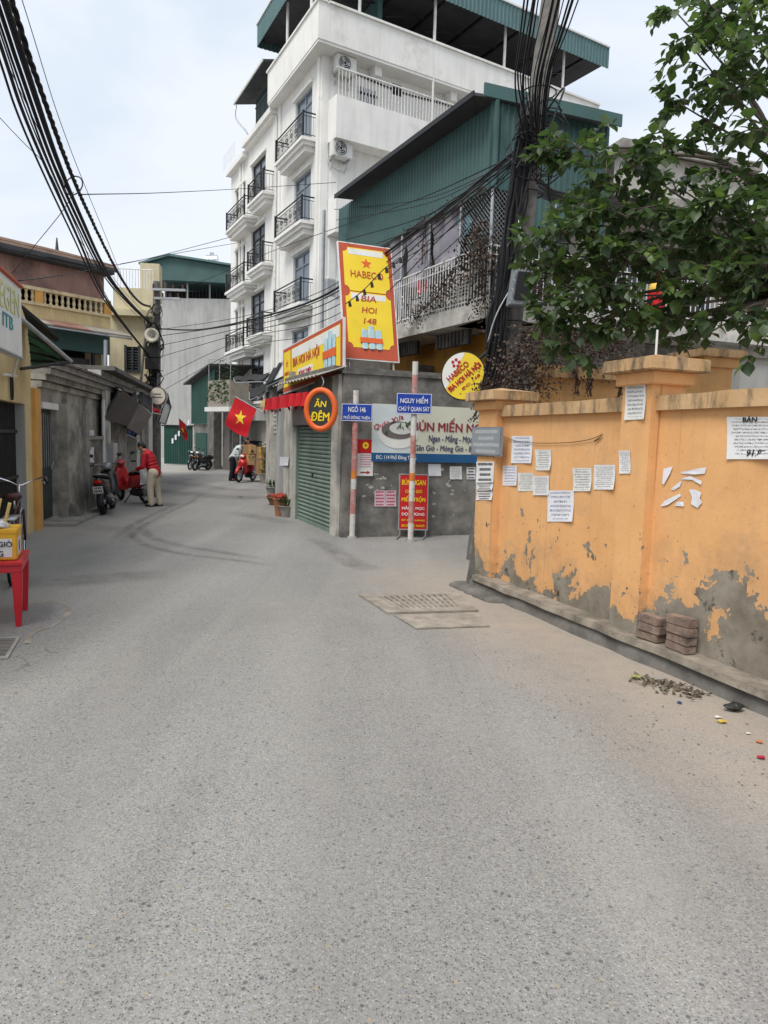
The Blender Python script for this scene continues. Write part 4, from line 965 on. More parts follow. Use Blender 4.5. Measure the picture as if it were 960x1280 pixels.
# oval night-food sign
c = at(401, 512, 11.35); r_ = Vector((.97, -.22, 0)).normalized(); u_ = UPV; nn = r_.cross(u_); ra, rb = 21 / 880 * 11.35, 26.5 / 880 * 11.35
t = thing('oval_sign', 'round orange framed night food sign hanging at the corner of the shop', 'sign', c)
m = MB(); n = 36; secs = []
m.tube([c + r_ * (ra - .035) * math.cos(6.28319 * i / n) + u_ * (rb - .035) * math.sin(6.28319 * i / n) for i in range(n)], .05, 8, True); m.build('rim', 'sign_orange', t, smooth=True)
disc(c, r_, u_, ra - .04, rb - .04, -.04, .02).build('face', 'sign_charcoal', t)
lettering('ĂN', c + u_ * .105 + nn * .022, r_, u_, .20, .13, 'text_yellow', t, .03, .1); lettering('ĐÊM', c - u_ * .095 + nn * .022, r_, u_, .31, .165, 'text_yellow', t, .035, .1)
m = MB(); m.tube(crom([c + u_ * rb, c + u_ * (rb + .1) + r_ * .04, SH.P(.1, 2.7, .3)], 4), .008, 5); m.build('hook', 'galv', t)
# noodle banner
t = thing('noodle_banner', 'wide cream and blue noodle shop banner on the grey side wall', 'banner', BW.P(1.3, 1.2, .03))
u0, z1 = BW.uz(466, 505, .04); u1, z0 = BW.uz(600, 578, .04); u0b = u0
zb0 = BW.uz(480, 566, .04)[1]; z0 = BW.uz(480, 577, .04)[1]; z1 = BW.uz(480, 505, .04)[1]
MB().fb(BW, u0, u1, zb0, z1, .01, .04).build('board', 'banner_cream', t); MB().fb(BW, u0, u1, z0, zb0, .01, .042).build('blue_strip', 'banner_blue', t)
MB().fb(BW, u0 + .01, BW.uz(521, 530, .04)[0], zb0, z1 - .01, .04, .043).build('photo_panel', 'banner_pale', t)
cb = BW.P(BW.uz(498, 540, .04)[0], BW.uz(498, 543, .04)[1], .045); rB = BW.D(); 
disc(cb, rB, UPV, .36, .24, 0, .004, 28).build('bowl_picture', 'sign_white', t); disc(cb + UPV * .07, rB, UPV, .31, .15, .004, .008, 28).build('soup_picture', 'sign_greybrown', t); disc(cb + UPV * .1 + rB * .05, rB, UPV, .22, .1, .008, .012, 20).build('noodle_picture', 'plate_white', t)
m = MB(); rr2 = random.Random(2)
for i in range(14): p = cb + UPV * (.1 + rr2.uniform(-.08, .1)) + rB * rr2.uniform(-.22, .25) + BW.N() * .012; m.tube([p, p + rB * rr2.uniform(-.12, .12) + UPV * rr2.uniform(-.06, .06)], .012, 4)
m.build('herb_picture', 'plant_green', t)
def bt(body, x0, y0, x1, y1, mat, bold=.01, shear=0.0, o=.046): return ptxt(body, x0, y0, x1, y1, mat, t, BW, o, bold, shear)
bt('BÚN MIẾN NG', 517, 521, 601, 541, 'text_maroon', .035)
bt('Ngan - Măng - Mọc', 536, 543, 590, 556, 'text_navy', .015, .1); bt('Gân Giò - Móng Giò - Bò T', 518, 556, 600, 567, 'text_navy', .015, .1)
bt('ĐC: 114 Phố Đông Thiên', 470, 567.5, 520, 576, 'text_white', .01)
pq = [BW.P(BW.uz(x, 530, .05)[0], BW.uz(x, y, .05)[1], .046) for x, y in ((486, 528),)][0]
lettering('Quán Xưa', pq, (BW.D() * .93 + UPV * .37), (UPV * .93 - BW.D() * .37), .55, .1, 'text_red', t, .01, .2)
# street name posts
def sign_post(px, pybot, pytop, plate, lines, label, sd):
    b = G(px, pybot); tp = at(px + (pybot - pytop) * .028, pytop, b.y); H_ = tp.z
    t = thing('street_sign', label, 'sign', b)
    m = MB(); ax = Vector((tp.x - b.x, 0, H_)); ax.normalize()
    rr = random.Random(sd); z = 0; k_ = 0
    while z < H_ - .01:
        dz = min(rr.uniform(.28, .42), H_ - z); MB().cyl(b + ax * z, b + ax * (z + dz), .047, n=12).build('post_band', 'post_red' if k_ % 2 and sd % 2 == 0 or (k_ % 3 == 1) else 'post_white', t, smooth=False); z += dz; k_ += 1
    MB().cyl(b + ax * 1.0, b + ax * 1.13, .049, n=12).build('sticker', 'sticker_orange', t)
    (x0, y0, x1, y1) = plate; yy = b.y - .065; p0, p1, p2 = at(x0, y0, yy), at(x1, y0 + 1.2, yy), at(x0, y1, yy); r, u, w, h = frame_from(p0, p1, p2); c = (p0 + p1) / 2 - u * h / 2
    pl = panel(MB(), c, r, u, w, h, .012).build('plate', 'sign_blue', t)
    frame4(MB(), c, r, u, w - .01, h - .01, .008, .0, .002).build('border', 'text_white', pl)
    for body, yc, ww, hh in lines: lettering(body, c + u * h * yc + r.cross(u) * .002, r, u, w * ww, h * hh, 'text_white', pl, .012)
    MB().cyl(b + ax * (H_ * .86) + Vector((0, -.05, 0)), b + ax * (H_ * .86) + Vector((0, -.062, 0)), .015, n=6).build('bolt', 'galv', t)
    MB().cyl(b, b + Vector((0, 0, .04)), .09, .07, 12).build('footing', 'concrete', t)
    return t
sign_post(440, 673, 488, (427, 504, 466, 526), [('NGÕ 146', .2, .56, .36), ('PHỐ ĐÔNG THIÊN', -.25, .84, .26)], 'red and white post with small blue lane name plate at the shop corner', 2)
sign_post(513, 677, 452, (496, 491, 540, 517), [('NGUY HIỂM', .2, .78, .36), ('CHÚ Ý QUAN SÁT', -.25, .88, .30)], 'taller red and white post with blue danger plate in front of the noodle banner', 3)
# red menu board on feet
p0, p1, p2 = at(500, 593, 12.0), at(535, 594, 12.05), at(494, 661, 11.9); r_, u_, w_, h_ = frame_from(p0, p1, p2); c = (p0 + p1) / 2 - u_ * h_ / 2; nn = r_.cross(u_)
t = thing('menu_board', 'red standing menu board with yellow lettering behind the danger post', 'sign', Vector((c.x, c.y, 0)))
panel(MB(), c, r_, u_, w_, h_, .02).build('board', 'sign_red', t); frame4(MB(), c - nn * .01, r_, u_, w_ + .03, h_ + .03, .02, -.015, .016).build('frame', 'galv', t)
for x, ln in ((-.46, 0), (.46, 0)):
    p = c + r_ * w_ * x - u_ * h_ * .5; MB().cyl(p, Vector((p.x, p.y, .02)), .013).build('leg', 'galv', t); MB().cyl(Vector((p.x - .06, p.y - .28, .02)), Vector((p.x + .02, p.y + .25, .02)), .014).build('foot', 'galv', t)
for body, yc, ww, hh, mt in (('BÚN NGAN', .37, .84, .12, 'text_yellow'), ('CHÂN GIÒ', .2, .6, .07, 'text_yellow'), ('MIẾN TRỘN', .055, .84, .13, 'text_yellow'), ('MĂNG MỌC', -.115, .8, .075, 'text_white'), ('DỌC MÙNG', -.225, .8, .075, 'text_white'), ('ĐT ĐẶT HÀNG', -.335, .82, .05, 'text_yellow'), ('ĐƯỜNG NGÕ', -.43, .82, .05, 'text_yellow')): 
    lettering(body, c + u_ * h_ * yc + nn * .002, r_, u_, w_ * ww, h_ * hh, mt, t, .02)
# small red and white notice board, pink notice, white papers on the grey wall
t = thing('notice_board', 'small red topped notice board with crest and arrow on the grey wall', 'sign', BW.P(.3, 1.0, .02))
ua, za = BW.uz(447, 549, .03); ub, zb = BW.uz(466, 595, .03)
MB().fb(BW, ua, ub, zb, za, .005, .03).build('board', 'sign_white', t); zm = za - (za - zb) * .38; MB().fb(BW, ua, ub, zm, za, .03, .033).build('red_field', 'sign_red', t)
disc(BW.P((ua + ub) / 2, za - .1, .034), BW.D(), UPV, .055, .055, 0, .003, 16).build('crest', 'text_yellow', t); star(BW.P((ua + ub) / 2, za - .1, .038), BW.D(), UPV, .03, .012, 0, .002).build('crest_star', 'text_red', t)
sheet(BW.P(ua + .01, zm - .01, .03), BW.P(ub - .01, zm - .01, .03), BW.P(ub - .01, zb + .14, .03), BW.P(ua + .01, zb + .14, .03), BW.N(), 0).build('print', 'notice_red', t, fixn=False)
uc = (ua + ub) / 2; MB().prism([BW.P(uc - .08, zb + .05, .032), BW.P(uc + .04, zb + .05, .032), BW.P(uc + .04, zb + .03, .032), BW.P(uc + .09, zb + .06, .032), BW.P(uc + .04, zb + .09, .032), BW.P(uc + .04, zb + .07, .032), BW.P(uc - .08, zb + .07, .032)], BW.N() * .003).build('arrow', 'text_red', t)
GW = 'papers on the grey wall'
notice(468, 613, 481, 633, 'notice_pink', 'pink printed notice on the grey wall, half nearer the corner', .005, fa=BW, group=GW); notice(481.5, 613, 495, 633, 'notice_pink', 'pink printed notice on the grey wall beside the red menu board', .005, fa=BW, group=GW)
notice(535, 580, 551, 595, 'paper_plain', 'white paper under the noodle banner right of the red menu board', .005, fa=BW, group=GW); notice(562, 583, 577, 599, 'notice_fine', 'white paper with pen lines under the noodle banner, middle of three', .005, fa=BW, group=GW); notice(583, 584, 594, 599, 'notice_big', 'black smudged paper at the end of the noodle banner by the orange pillar', .005, fa=BW, group=GW)
m = MB(); rr2 = random.Random(8)
for i in range(75):
    x, y = rr2.uniform(448, 585), rr2.uniform(583, 650)
    if 490 < x < 540 or (y > 625 and rr2.random() < .6): continue
    u, z = BW.uz(x, y, .002); s = rr2.uniform(.012, .05); q = [BW.P(u + s * math.cos(a_ * 1.05) * rr2.uniform(.4, 1.3), z + s * .6 * math.sin(a_ * 1.05) * rr2.uniform(.4, 1.3), .002) for a_ in range(6)]; m.prism(q, BW.N() * .001)
o = m.build('paper_residue', 'pale_plaster', kind='stuff'); tag(o, 'scraped remnants of old posters on the grey wall', 'paper remnants')
# potted things by the shutter
def pot(px, py, r, h, mat, label, fill, sd):
    b = G(px, py); t = thing('plant_pot', label, 'pot', b); n = 14
    secs = [[b + Vector((math.cos(6.283 * i / n) * rr * r, math.sin(6.283 * i / n) * rr * r, z * h)) for i in range(n)] for rr, z in ((.65, 0), (.8, .5), (1, .92), (1.08, .92), (1.08, 1), (.95, 1), (.9, .9))]
    MB().loft(secs).build('bowl', mat, t, smooth=False)
    m = MB(); rr2 = random.Random(sd)
    for i in range(26):
        a_ = rr2.random() * 6.28; q = rr2.random() * r * .8; p = b + Vector((math.cos(a_) * q, math.sin(a_) * q, h * .95 + rr2.random() * h * .25)); s = rr2.uniform(.03, .07)
        if fill == 'plant_green':
            d = Vector((math.cos(a_), math.sin(a_), rr2.uniform(.4, 1.4))).normalized() * rr2.uniform(.12, .3); e = Vector((-math.sin(a_), math.cos(a_), 0)) * .03; m.add([p, p + d * .5 + e, p + d, p + d * .5 - e], [(0, 1, 2), (0, 2, 3)])
        else: m.ell(p, s, s, s * .8, 7, 5)
    m.build('contents', fill, t)['kind'] = 'stuff'
    return t
pot(346, 631, .26, .2, 'wicker', 'woven tray of reddish produce left of the green shutter', 'red_fruit', 1); 
pot(350, 645, .15, .38, 'terracotta', 'tall earthen jar in front of the shutter pier', 'red_fruit', 2); pot(359, 646, .19, .24, 'concrete', 'small grey pot with green plant touching the shutter', 'plant_green', 3); pot(341, 622, .2, .3, 'concrete', 'pale tub behind the woven tray', 'plant_green', 4)
# ================================================================== white apartment building
c0 = at(399, 300, 28.0); WF = Fa((c0.x, c0.y), (-.459, .888)); WS = Fa((c0.x, c0.y), (.857, .514))
wb = thing('apartment_building', 'tall white apartment building with black iron balconies and teal roof terrace', 'building', (c0.x - 3, c0.y + 8, 0))
FL = [3.86, 6.94, 10.02, 13.1]; ZT = 16.05; ULEN = 12.9; SLEN = 13.8
def wu(px, o=0.0, py=350): return WF.uz(px, py, o)[0]
B1D = (1.0, 2.9); u23a, u23b = wu(329.5, 0, 460), wu(313, 0, 460); u3a, u3b = wu(305, 0, 470), wu(294, 0, 470)
B2, B3 = 5.0, WF.uz(303, 250)[0]
holes = []
for z in FL:
    for (a, b), zz in ((B1D, z), ((u23a, u23b), z - .58), ((u3a, u3b), z - .95)): holes.append((a, b, zz + .02, zz + 2.25))
MB().fwall(WF, 0, ULEN, 0, ZT, -.3, 0, holes).build('front_wall', 'white_plaster', wb)
MB().fb(WF, ULEN - .3, ULEN, 0, ZT, -8, -.3).build('end_wall', 'white_plaster', wb)
MB().fb(WS, .31, SLEN, 0, ZT, -.3, 0).build('side_wall', 'white_plaster', wb)
for u in (.25, B2 - .25, B2 + .5, B3 - .2, B3 + .35): MB().fb(WF, u - .14, u + .14, 0, ZT - .1, 0, .07).build('pilaster', 'white_plaster', wb)
for u in (B2 + .05, B3 + .05): MB().cyl(WF.P(u, 0, .09), WF.P(u, ZT - .4, .09), .055).build('downpipe', 'white_metal', wb)
MB().fb(WS, .4, .7, 0, ZT - .1, 0, .05).build('pilaster', 'white_plaster', wb)
def fdoor(u0, u1, z0, leaf):
    d = MB()
    for a, b in ((u0, u0 + .07), (u1 - .07, u1), ((u0 + u1) / 2 - .04, (u0 + u1) / 2 + .04)): d.fb(WF, a, b, z0 + .02, z0 + 2.25, -.16, -.08)
    d.fb(WF, u0 + .07, u1 - .07, z0 + 2.16, z0 + 2.25, -.159, -.081).fb(WF, u0 + .07, u1 - .07, z0 + 1.7, z0 + 1.77, -.159, -.081)
    o = d.build('door_frame', 'door_bluegrey' if leaf else 'black_iron', wb)
    for a, b in ((u0 + .07, (u0 + u1) / 2 - .04), ((u0 + u1) / 2 + .04, u1 - .07)):
        MB().fb(WF, a, b, z0 + .02, z0 + 1.7, -.14, -.12).build('pane', 'door_bluegrey' if leaf else 'window_dark', o); MB().fb(WF, a, b, z0 + 1.77, z0 + 2.16, -.14, -.12).build('pane', 'window_glass', o)
    MB().fb(WF, u0 - .12, u1 + .12, z0 + 2.27, z0 + 2.38, 0, .1).build('hood', 'white_plaster', o)
    return o
def balcony(u0, u1, z, p):
    """slab with moulded edge, iron railing"""
    s = MB().fb(WF, u0, u1, z - .12, z, 0, p).build('balcony', 'white_plaster', wb)
    MB().fb(WF, u0 + .09, u1 - .09, z - .26, z - .121, 0, p - .09).build('moulding', 'white_plaster', s)
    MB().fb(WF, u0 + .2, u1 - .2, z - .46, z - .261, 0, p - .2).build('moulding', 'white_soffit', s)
    m = MB(); zt = z + .90; e = .07
    path = [(u0 + e, 0), (u0 + e, p - e), (u1 - e, p - e), (u1 - e, 0)]
    for zz, r in ((zt, .03), (zt - .13, .014), (z + .1, .016)): m.tube([WF.P(a, zz, o) for a, o in path], r, 5)
    for a, o in path[1:3]: m.fb(WF, a - .035, a + .035, z, zt + .05, o - .035, o + .035)
    rl = m.build('railing', 'black_iron', s)
    m = MB(); 
    for (a0, o0), (a1, o1) in zip(path, path[1:]):
        L_ = abs(a1 - a0) + abs(o1 - o0); n = max(2, int(L_ / .13))
        for i in range(1, n):
            f = i / n; a, o = a0 + (a1 - a0) * f, o0 + (o1 - o0) * f
            m.cyl(WF.P(a, z + .1, o), WF.P(a, zt - .13, o), .009, n=4)
        if L_ > 1.5:
            n2 = int(L_ / .5)
            for i in range(n2):
                f = (i + .5) / n2; c = WF.P(a0 + (a1 - a0) * f, z + .47, o0 + (o1 - o0) * f)
                m.tube([c + WF.D() * (.16 * math.cos(t * .5236)) + Vector((0, 0, .24 * math.sin(t * .5236))) for t in range(12)], .011, 4, True)
                m.tube([c + WF.D() * (.08 * math.cos(t * .785)) + Vector((0, 0, .1 * math.sin(t * .785))) for t in range(8)], .011, 4, True)
    m.build('bars', 'black_iron', rl)
    return s
PR = .62
b2a, b2b = 5.35, WF.uz(308, 241, PR)[0]; b3a, b3b = b2b + .15, 11.4
for i, z in enumerate(FL):
    if i > 0: balcony(.42, 3.75, z, PR)
    balcony(b2a, b2b, z - .58, PR); balcony(b3a, b3b, z - .95, PR + .1)
    fdoor(*B1D, z, True); fdoor(u23a, u23b, z - .58, False); fdoor(u3a, u3b, z - .95, False)
# cornices and parapet band over bay one
zb_ = WF.uz(400, 49, 1.0)[1]; zp_ = 18.72
UPE = 5.1; URE = 6.32; PH_ = 1.28
MB().fb(WF, -.8, UPE, ZT, ZT + PH_, .2, .5).build('parapet', 'white_plaster', wb)
MB().fb(WF, -.86, UPE + .05, ZT + PH_, ZT + PH_ + .08, .15, .56).build('parapet_cap', 'white_plaster', wb)
MB().fb(WS, -.36, SLEN, ZT + .004, ZT + PH_ - .004, .5, .78).build('parapet', 'white_plaster', wb); MB().fb(WS, -.148, SLEN, ZT + PH_, ZT + PH_ + .08, .45, .858).build('parapet_cap', 'white_plaster', wb)
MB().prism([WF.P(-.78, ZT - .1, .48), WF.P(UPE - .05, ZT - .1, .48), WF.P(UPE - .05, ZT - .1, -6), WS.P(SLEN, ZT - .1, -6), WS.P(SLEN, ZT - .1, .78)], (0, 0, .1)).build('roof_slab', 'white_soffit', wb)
for u in (2.0, 5.6, 9.2, 12.8): MB().fb(WS, u, u + .3, ZT - .45, ZT - .101, .001, .5).build('bracket', 'white_plaster', wb)
MB().fb(WF, UPE + .1, 9.65, ZT - .25, ZT - .0, 0, .36).build('cornice', 'white_plaster', wb); MB().fb(WF, UPE + .2, 9.6, ZT - .4, ZT - .251, 0, .22).build('cornice', 'white_plaster', wb)
MB().fb(WF, 9.71, 12.95, ZT - .6, ZT - .35, .0, .3).build('cornice', 'white_plaster', wb)
# side gallery with white bars, small barred window
o_ = .7; us = WS.uz(420, 171, o_)[0]; z0 = WS.uz(420, 171, o_)[1]; z1 = WS.uz(440, 123, o_)[1]
gal = MB().fb(WS, us, SLEN, z0, z1, .0, o_).build('gallery', 'white_plaster', wb)
m = MB(); n = 92
for i in range(n): u = us + .1 + (SLEN - us - .2) * i / n; m.cyl(WS.P(u, z1, o_ - .05), WS.P(u, z1 + .95, o_ - .05), .018, n=4)
m.fb(WS, us, SLEN, z1 + .95, z1 + 1.0, o_ - .08, o_ - .02); m.build('gallery_bars', 'white_metal', gal)
ua, za = WS.uz(447, 108); ub, zb = WS.uz(470, 136)
wn = MB().fb(WS, ua, ub, zb, za, .001, .04).build('window', 'lens_white', wb)
for i in range(6): u = ua + (ub - ua) * (i + .5) / 6; MB().fb(WS, u - .03, u + .03, zb, za, .041, .07).build('bar', 'black_iron', wn)
MB().fb(WS, ua, ub, za - .25, za - .18, .071, .09).build('bar', 'black_iron', wn)
ua, za = WS.uz(490, 104); MB().fb(WS, ua, ua + .45, za - .4, za, .001, .02).build('vent_hole', 'interior_dark', wb)
for px, py in ((540, 150),): u, z = WS.uz(px, py, .75); MB().cyl(WS.P(u, z - .6, .75), WS.P(u, ZT, .75), .045).build('post', 'white_metal', wb)
z2 = z0 - 3.3; MB().fb(WS, us + .05, SLEN, z2 - .1, z2 + 1.2, .0, o_).build('gallery', 'white_plaster', wb)
# small side window behind the tall beer sign
ua, za = WS.uz(398, 346, 0); ub, zb = WS.uz(420, 372, 0); ua = max(.1, ua)
wn = MB().fb(WS, ua, ua + .9, zb, za, .001, .05).build('window', 'white_metal', wb)
for i in range(8): MB().fb(WS, ua + .05 + i * .105, ua + .09 + i * .105, zb + .04, za - .04, .051, .07).build('bar', 'galv', wn)
# roof terrace: posts, dark underside, teal fascia
ZR = 18.9
q = [WF.P(-1.0, ZR, .6), WF.P(URE, ZR, .6), WF.P(URE, ZR, -7), WS.P(SLEN + .2, ZR, -7), WS.P(SLEN + .2, ZR, 1.0)]
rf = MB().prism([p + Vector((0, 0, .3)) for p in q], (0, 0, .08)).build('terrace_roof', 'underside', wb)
corr(WF, -1.0, URE, ZR, ZR + .9, .62, .2, .03).build('fascia', 'teal_light', rf); corr(WS, -.6, SLEN + .2, ZR, ZR + .9, 1.02, .2, .03).build('fascia', 'teal_light', rf)
m = corr(Fa((WF.P(URE, 0, .6).x, WF.P(URE, 0, .6).y), (WF.N().x, WF.N().y)), -5, 0, ZR, ZR + .9, 0, .2, .03); m.build('fascia', 'teal_light', rf)
MB().fb(WF, -1.0, URE, ZR + .9, ZR + .97, .58, .68).build('trim', 'white_metal', rf); MB().fb(WS, -.4, SLEN + .2, ZR + .9, ZR + .97, .98, 1.08).build('trim', 'white_metal', rf)
for i in range(7):
    u = 1 + i * 1.9; MB().obox(WS.P(u, ZR - .02, .9), WS.D() * .06, WS.N() * -6, (0, 0, .12)).build('rafter', 'black_iron', rf)
    if i < 6: MB().obox(WS.P(u, ZR - .55, -.4), WS.D() * 1.9 + Vector((0, 0, .5)), WS.N() * -.05, (0, 0, .06)).build('truss', 'black_iron', rf)
for u in (1.2, 4.6, 8.2, 11.6): MB().cyl(WS.P(u, ZT + PH_, .62), WS.P(u, ZR + .3, .62), .06).build('post', 'white_metal', rf)
for u in (.3, 3.0): MB().cyl(WF.P(u, ZT + PH_, .35), WF.P(u, ZR + .3, .35), .06).build('post', 'white_metal', rf)
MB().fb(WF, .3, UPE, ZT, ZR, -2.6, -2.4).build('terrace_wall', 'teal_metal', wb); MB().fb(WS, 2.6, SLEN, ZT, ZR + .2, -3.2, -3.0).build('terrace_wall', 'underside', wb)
# lower teal terrace of the second bay
q0, q1 = UPE + .3, 9.5
corr(WF, q0, q1, ZT - .1, ZT + 2.0, -.3, .2, .03).build('terrace_wall', 'teal_metal', wb)
r2 = MB().prism([WF.P(q0 - .1, ZT + 2.6, -2.5), WF.P(q1 + .5, ZT + 2.6, -2.5), WF.P(q1 + .5, ZT + 1.85, .65), WF.P(q0 - .1, ZT + 1.85, .65)], (0, 0, .07)).build('lean_to_roof', 'underside', wb)
MB().fb(WF, q0 - .1, q1 + .5, ZT + 1.82, ZT + 1.93, .65, .7).build('trim', 'white_metal', r2)
MB().tube(crom([WF.P(q1 + .3, ZT + 1.75, .6), WF.P(q1 + .2, ZT + 1.1, .65), WF.P(q1 - .3, ZT + .3, .2), WF.P(q1 - .35, ZT - .4, .15)], 4), .04, 6).build('downpipe', 'galv', r2)
for a, b in ((q0, q0 + 2.0),):
    m = MB()
    for i in range(14): u = a + (b - a) * i / 14; m.cyl(WF.P(u, ZT - .2, .35), WF.P(u, ZT + .7, .35), .015, n=4)
    m.fb(WF, a, b, ZT + .7, ZT + .75, .33, .37); m.build('terrace_bars', 'black_iron', wb)
for a in (B3 + .5,):
    m = MB()
    for i in range(10): u = a + i * .25; m.cyl(WF.P(u, ZT - .2, .3), WF.P(u, ZT + .6, .3), .012, n=4)
    m.build('terrace_bars', 'white_metal', wb)
# air conditioners on the side wall
def aircon(px, py, o, label):
    u, z = WS.uz(px, py, o); t = thing('air_conditioner', label, 'air conditioner', WS.P(u, z - .32, o - .2), 'outdoor air conditioner units on the white building')
    MB().fb(WS, u - .42, u + .42, z - .3, z + .3, o - .35, o).build('casing', 'ac_white', t, bevel=.025)
    c = WS.P(u - .1, z, o); g_ = MB().cyl(c, c + WS.N() * .02, .255, n=20).build('fan_opening', 'interior_dark', t)
    for i, r in enumerate((.07, .14, .2, .255)): MB().tube([c + WS.N() * .03 + WS.D() * r * math.cos(t_ * .393) + Vector((0, 0, r * math.sin(t_ * .393))) for t_ in range(16)], .009, 4, True).build('guard_ring', 'ac_white', g_)
    for i in range(3):
        a = 2.1 * i; p = c + WS.N() * .022; d = WS.D() * math.cos(a) + Vector((0, 0, math.sin(a))); e = -WS.D() * math.sin(a) + Vector((0, 0, math.cos(a)))
        MB().prism([p + d * .04 - e * .03, p + d * .22 - e * .07, p + d * .23 + e * .05, p + d * .05 + e * .03], WS.N() * .004).build('fan_blade', 'grey_silver', g_)
    for du in (-.3, .3): MB().fb(WS, u + du - .025, u + du + .025, z - .36, z - .3, 0, o).build('bracket', 'galv', t); MB().cyl(WS.P(u + du, z - .7, .02), WS.P(u + du, z - .34, o - .1), .02, n=5).build('brace', 'galv', t)
    MB().tube(crom([WS.P(u + .4, z - .2, o - .1), WS.P(u + .55, z - .45, .15), WS.P(u + .1, z - .62, .12), WS.P(u - .35, z - .5, .1), WS.P(u - .45, z - .1, .06)], 5), .02, 5).build('hose', 'white_metal', t)
aircon(434, 80, .5, 'upper outdoor air conditioner unit under the parapet of the white building'); aircon(429, 186, .5, 'lower outdoor air conditioner unit under the side gallery of the white building')
m = MB(); q = [WS.P(*WS.uz(x, y, .05), .05) for x, y in ((445, 92), (470, 103), (510, 118), (555, 130), (600, 146))]; m.tube(crom(q, 6), .03, 5); tag(m.build('service_cable', 'cable'), 'dark service cable running along the white side wall above the gallery', 'cable')

# ================================================================== ground floor beyond: canopies, green shed, gate, grey building
GF = Fa((WF.P(0, 0, .05).x, WF.P(0, 0, .05).y), (-.459, .888))
gs = thing('garage_front', 'beige metal shop front at the foot of the white building', 'shop', GF.P(10, 0, 0))
def gu(px, py=560): return GF.uz(px, py)[0]
za = GF.uz(310, 527)[1]; zt_ = GF.uz(310, 513)[1]
MB().fb(GF, gu(337), gu(287), za, zt_, .05, .5).build('canopy_beam', 'building_grey', gs)
MB().fb(GF, gu(304), gu(288), 0, za, .05, .12).build('panel', 'shutter_beige', gs); MB().fb(GF, gu(337), gu(306), GF.uz(320, 551)[1], za, .05, .12).build('panel', 'shutter_beige', gs)
MB().fb(GF, gu(331), gu(307), 0, GF.uz(320, 551)[1], .055, .07).build('doorway', 'interior_dark', gs); MB().fb(GF, gu(306), gu(304), 0, za, .1, .2).build('post', 'galv', gs); MB().fb(GF, gu(337), gu(331), 0, GF.uz(320, 551)[1], .05, .15).build('panel', 'pale_plaster', gs)
for i in range(9): u = gu(303.5) + i * (gu(288.5) - gu(303.5)) / 9; MB().fb(GF, u, u + .05, 0, za, .12, .145).build('rib', 'shutter_beige', gs)
# dark awnings
def awning(pix, Ys, drop, label, mat='tarp_black', name='awning'):
    a, b, c, d = [at(x, y, Y) for (x, y), Y in zip(pix, Ys)]; m = MB()
    m.grid(lambda u, v: (a * (1 - u) + b * u) * (1 - v) + (d * (1 - u) + c * u) * v + Vector((0, 0, -.08 * math.sin(u * 3.14) * math.sin(v * 3.14) + .03 * math.sin(u * 14))), 12, 6)
    k_ = len(m.v); m.v += [p + Vector((0, 0, drop)) for p in m.v]; m.f += [tuple(i + k_ for i in f[::-1]) for f in m.f]
    t = thing(name, label, 'awning', (a + b + c + d) / 4); m.build('sheet', mat, t, smooth=True)
    for p, q in ((a, d), (b, c)): MB().cyl(p, q, .02, n=5).build('frame_bar', 'galv', t)
    MB().cyl(d, c, .02, n=5).build('front_bar', 'galv', t); return t
awning([(292, 473), (338, 468), (330, 477), (294, 478)], [31, 27, 25.5, 29.5], .06, 'dark flat awning over the beige shop front beside the white building')
awning([(340, 465), (356, 450), (336, 487), (322, 500)], [22, 20.5, 19.5, 21], .05, 'dark sloping tarpaulin awning at the end of the narrow shopfronts')
awning([(312, 490), (340, 478), (338, 490), (312, 500)], [26, 23.5, 22.5, 25], .05, 'lower dark awning beside the hanging red flag')
awning([(355, 478), (357, 472), (334, 483), (334, 489)], [18, 17, 17.5, 18.5], .04, 'small teal metal awning above the narrow shopfronts', 'teal_metal')
# green shed with planter balcony
c1 = at(240, 560, 36.5); SD = Fa((c1.x, c1.y), (.62, -.78))
sd_ = thing('green_shed', 'tall dark green metal shed at the bend of the lane', 'shed', (c1.x + 2, c1.y, 0))
def su(px): return SD.uz(px, 540)[0]
zt_ = SD.uz(240, 480)[1]
for i in range(3): corr(SD, su(239) + i * (su(268) - su(239)) / 3, su(239) + (i + 1) * (su(268) - su(239)) / 3 + .02, 2.2, lambda u: zt_ + u * .22, 0 + .004 * i, .22, .035).build('metal_sheet', 'green_metal', sd_)
MB().fb(SD, su(240), su(263), 0, 2.2, -.3, -.1).build('lower_wall', 'dark_plaster', sd_); MB().fb(SD, su(243), su(257), .05, 1.75, -.099, -.05).build('doorway', 'green_metal', sd_)
MB().prism([SD.P(su(236), zt_ - .05, .3), SD.P(su(268), zt_ + .75, .3), SD.P(su(268), zt_ + 1.0, -4), SD.P(su(236), zt_ + .3, -4)], (0, 0, .08)).build('roof', 'underside', sd_)
MB().fb(SD, su(262), su(270), 0, 3.6, -.3, .12).build('pier', 'concrete_dark', sd_); MB().fb(SD, su(271), su(284), 0, 4.2, -.6, -.3).build('inner_wall', 'concrete_dark', sd_)
MB().fb(SD, su(276), su(282), 0, 3.1, -.29, -.2).build('door', 'sign_greybrown', sd_)
c2 = at(260, 500, 33.5); PB = Fa((c2.x, c2.y), (.75, -.66))
pb = thing('planter_balcony', 'grey caged balcony with plants on top in front of the green shed', 'balcony', (c2.x + .8, c2.y, 3.2))
def pu(px): return PB.uz(px, 490)[0]
z0 = PB.uz(262, 509)[1]; z1 = PB.uz(262, 476)[1]; z3 = PB.uz(262, 449)[1]; e = pu(287)
MB().fb(PB, -.1, e + .1, z0 - .2, z0, -1.2, .12).build('slab', 'white_soffit', pb); MB().fb(PB, 0, e, z0, z1, -1.1, 0).build('parapet', 'fibro', pb)
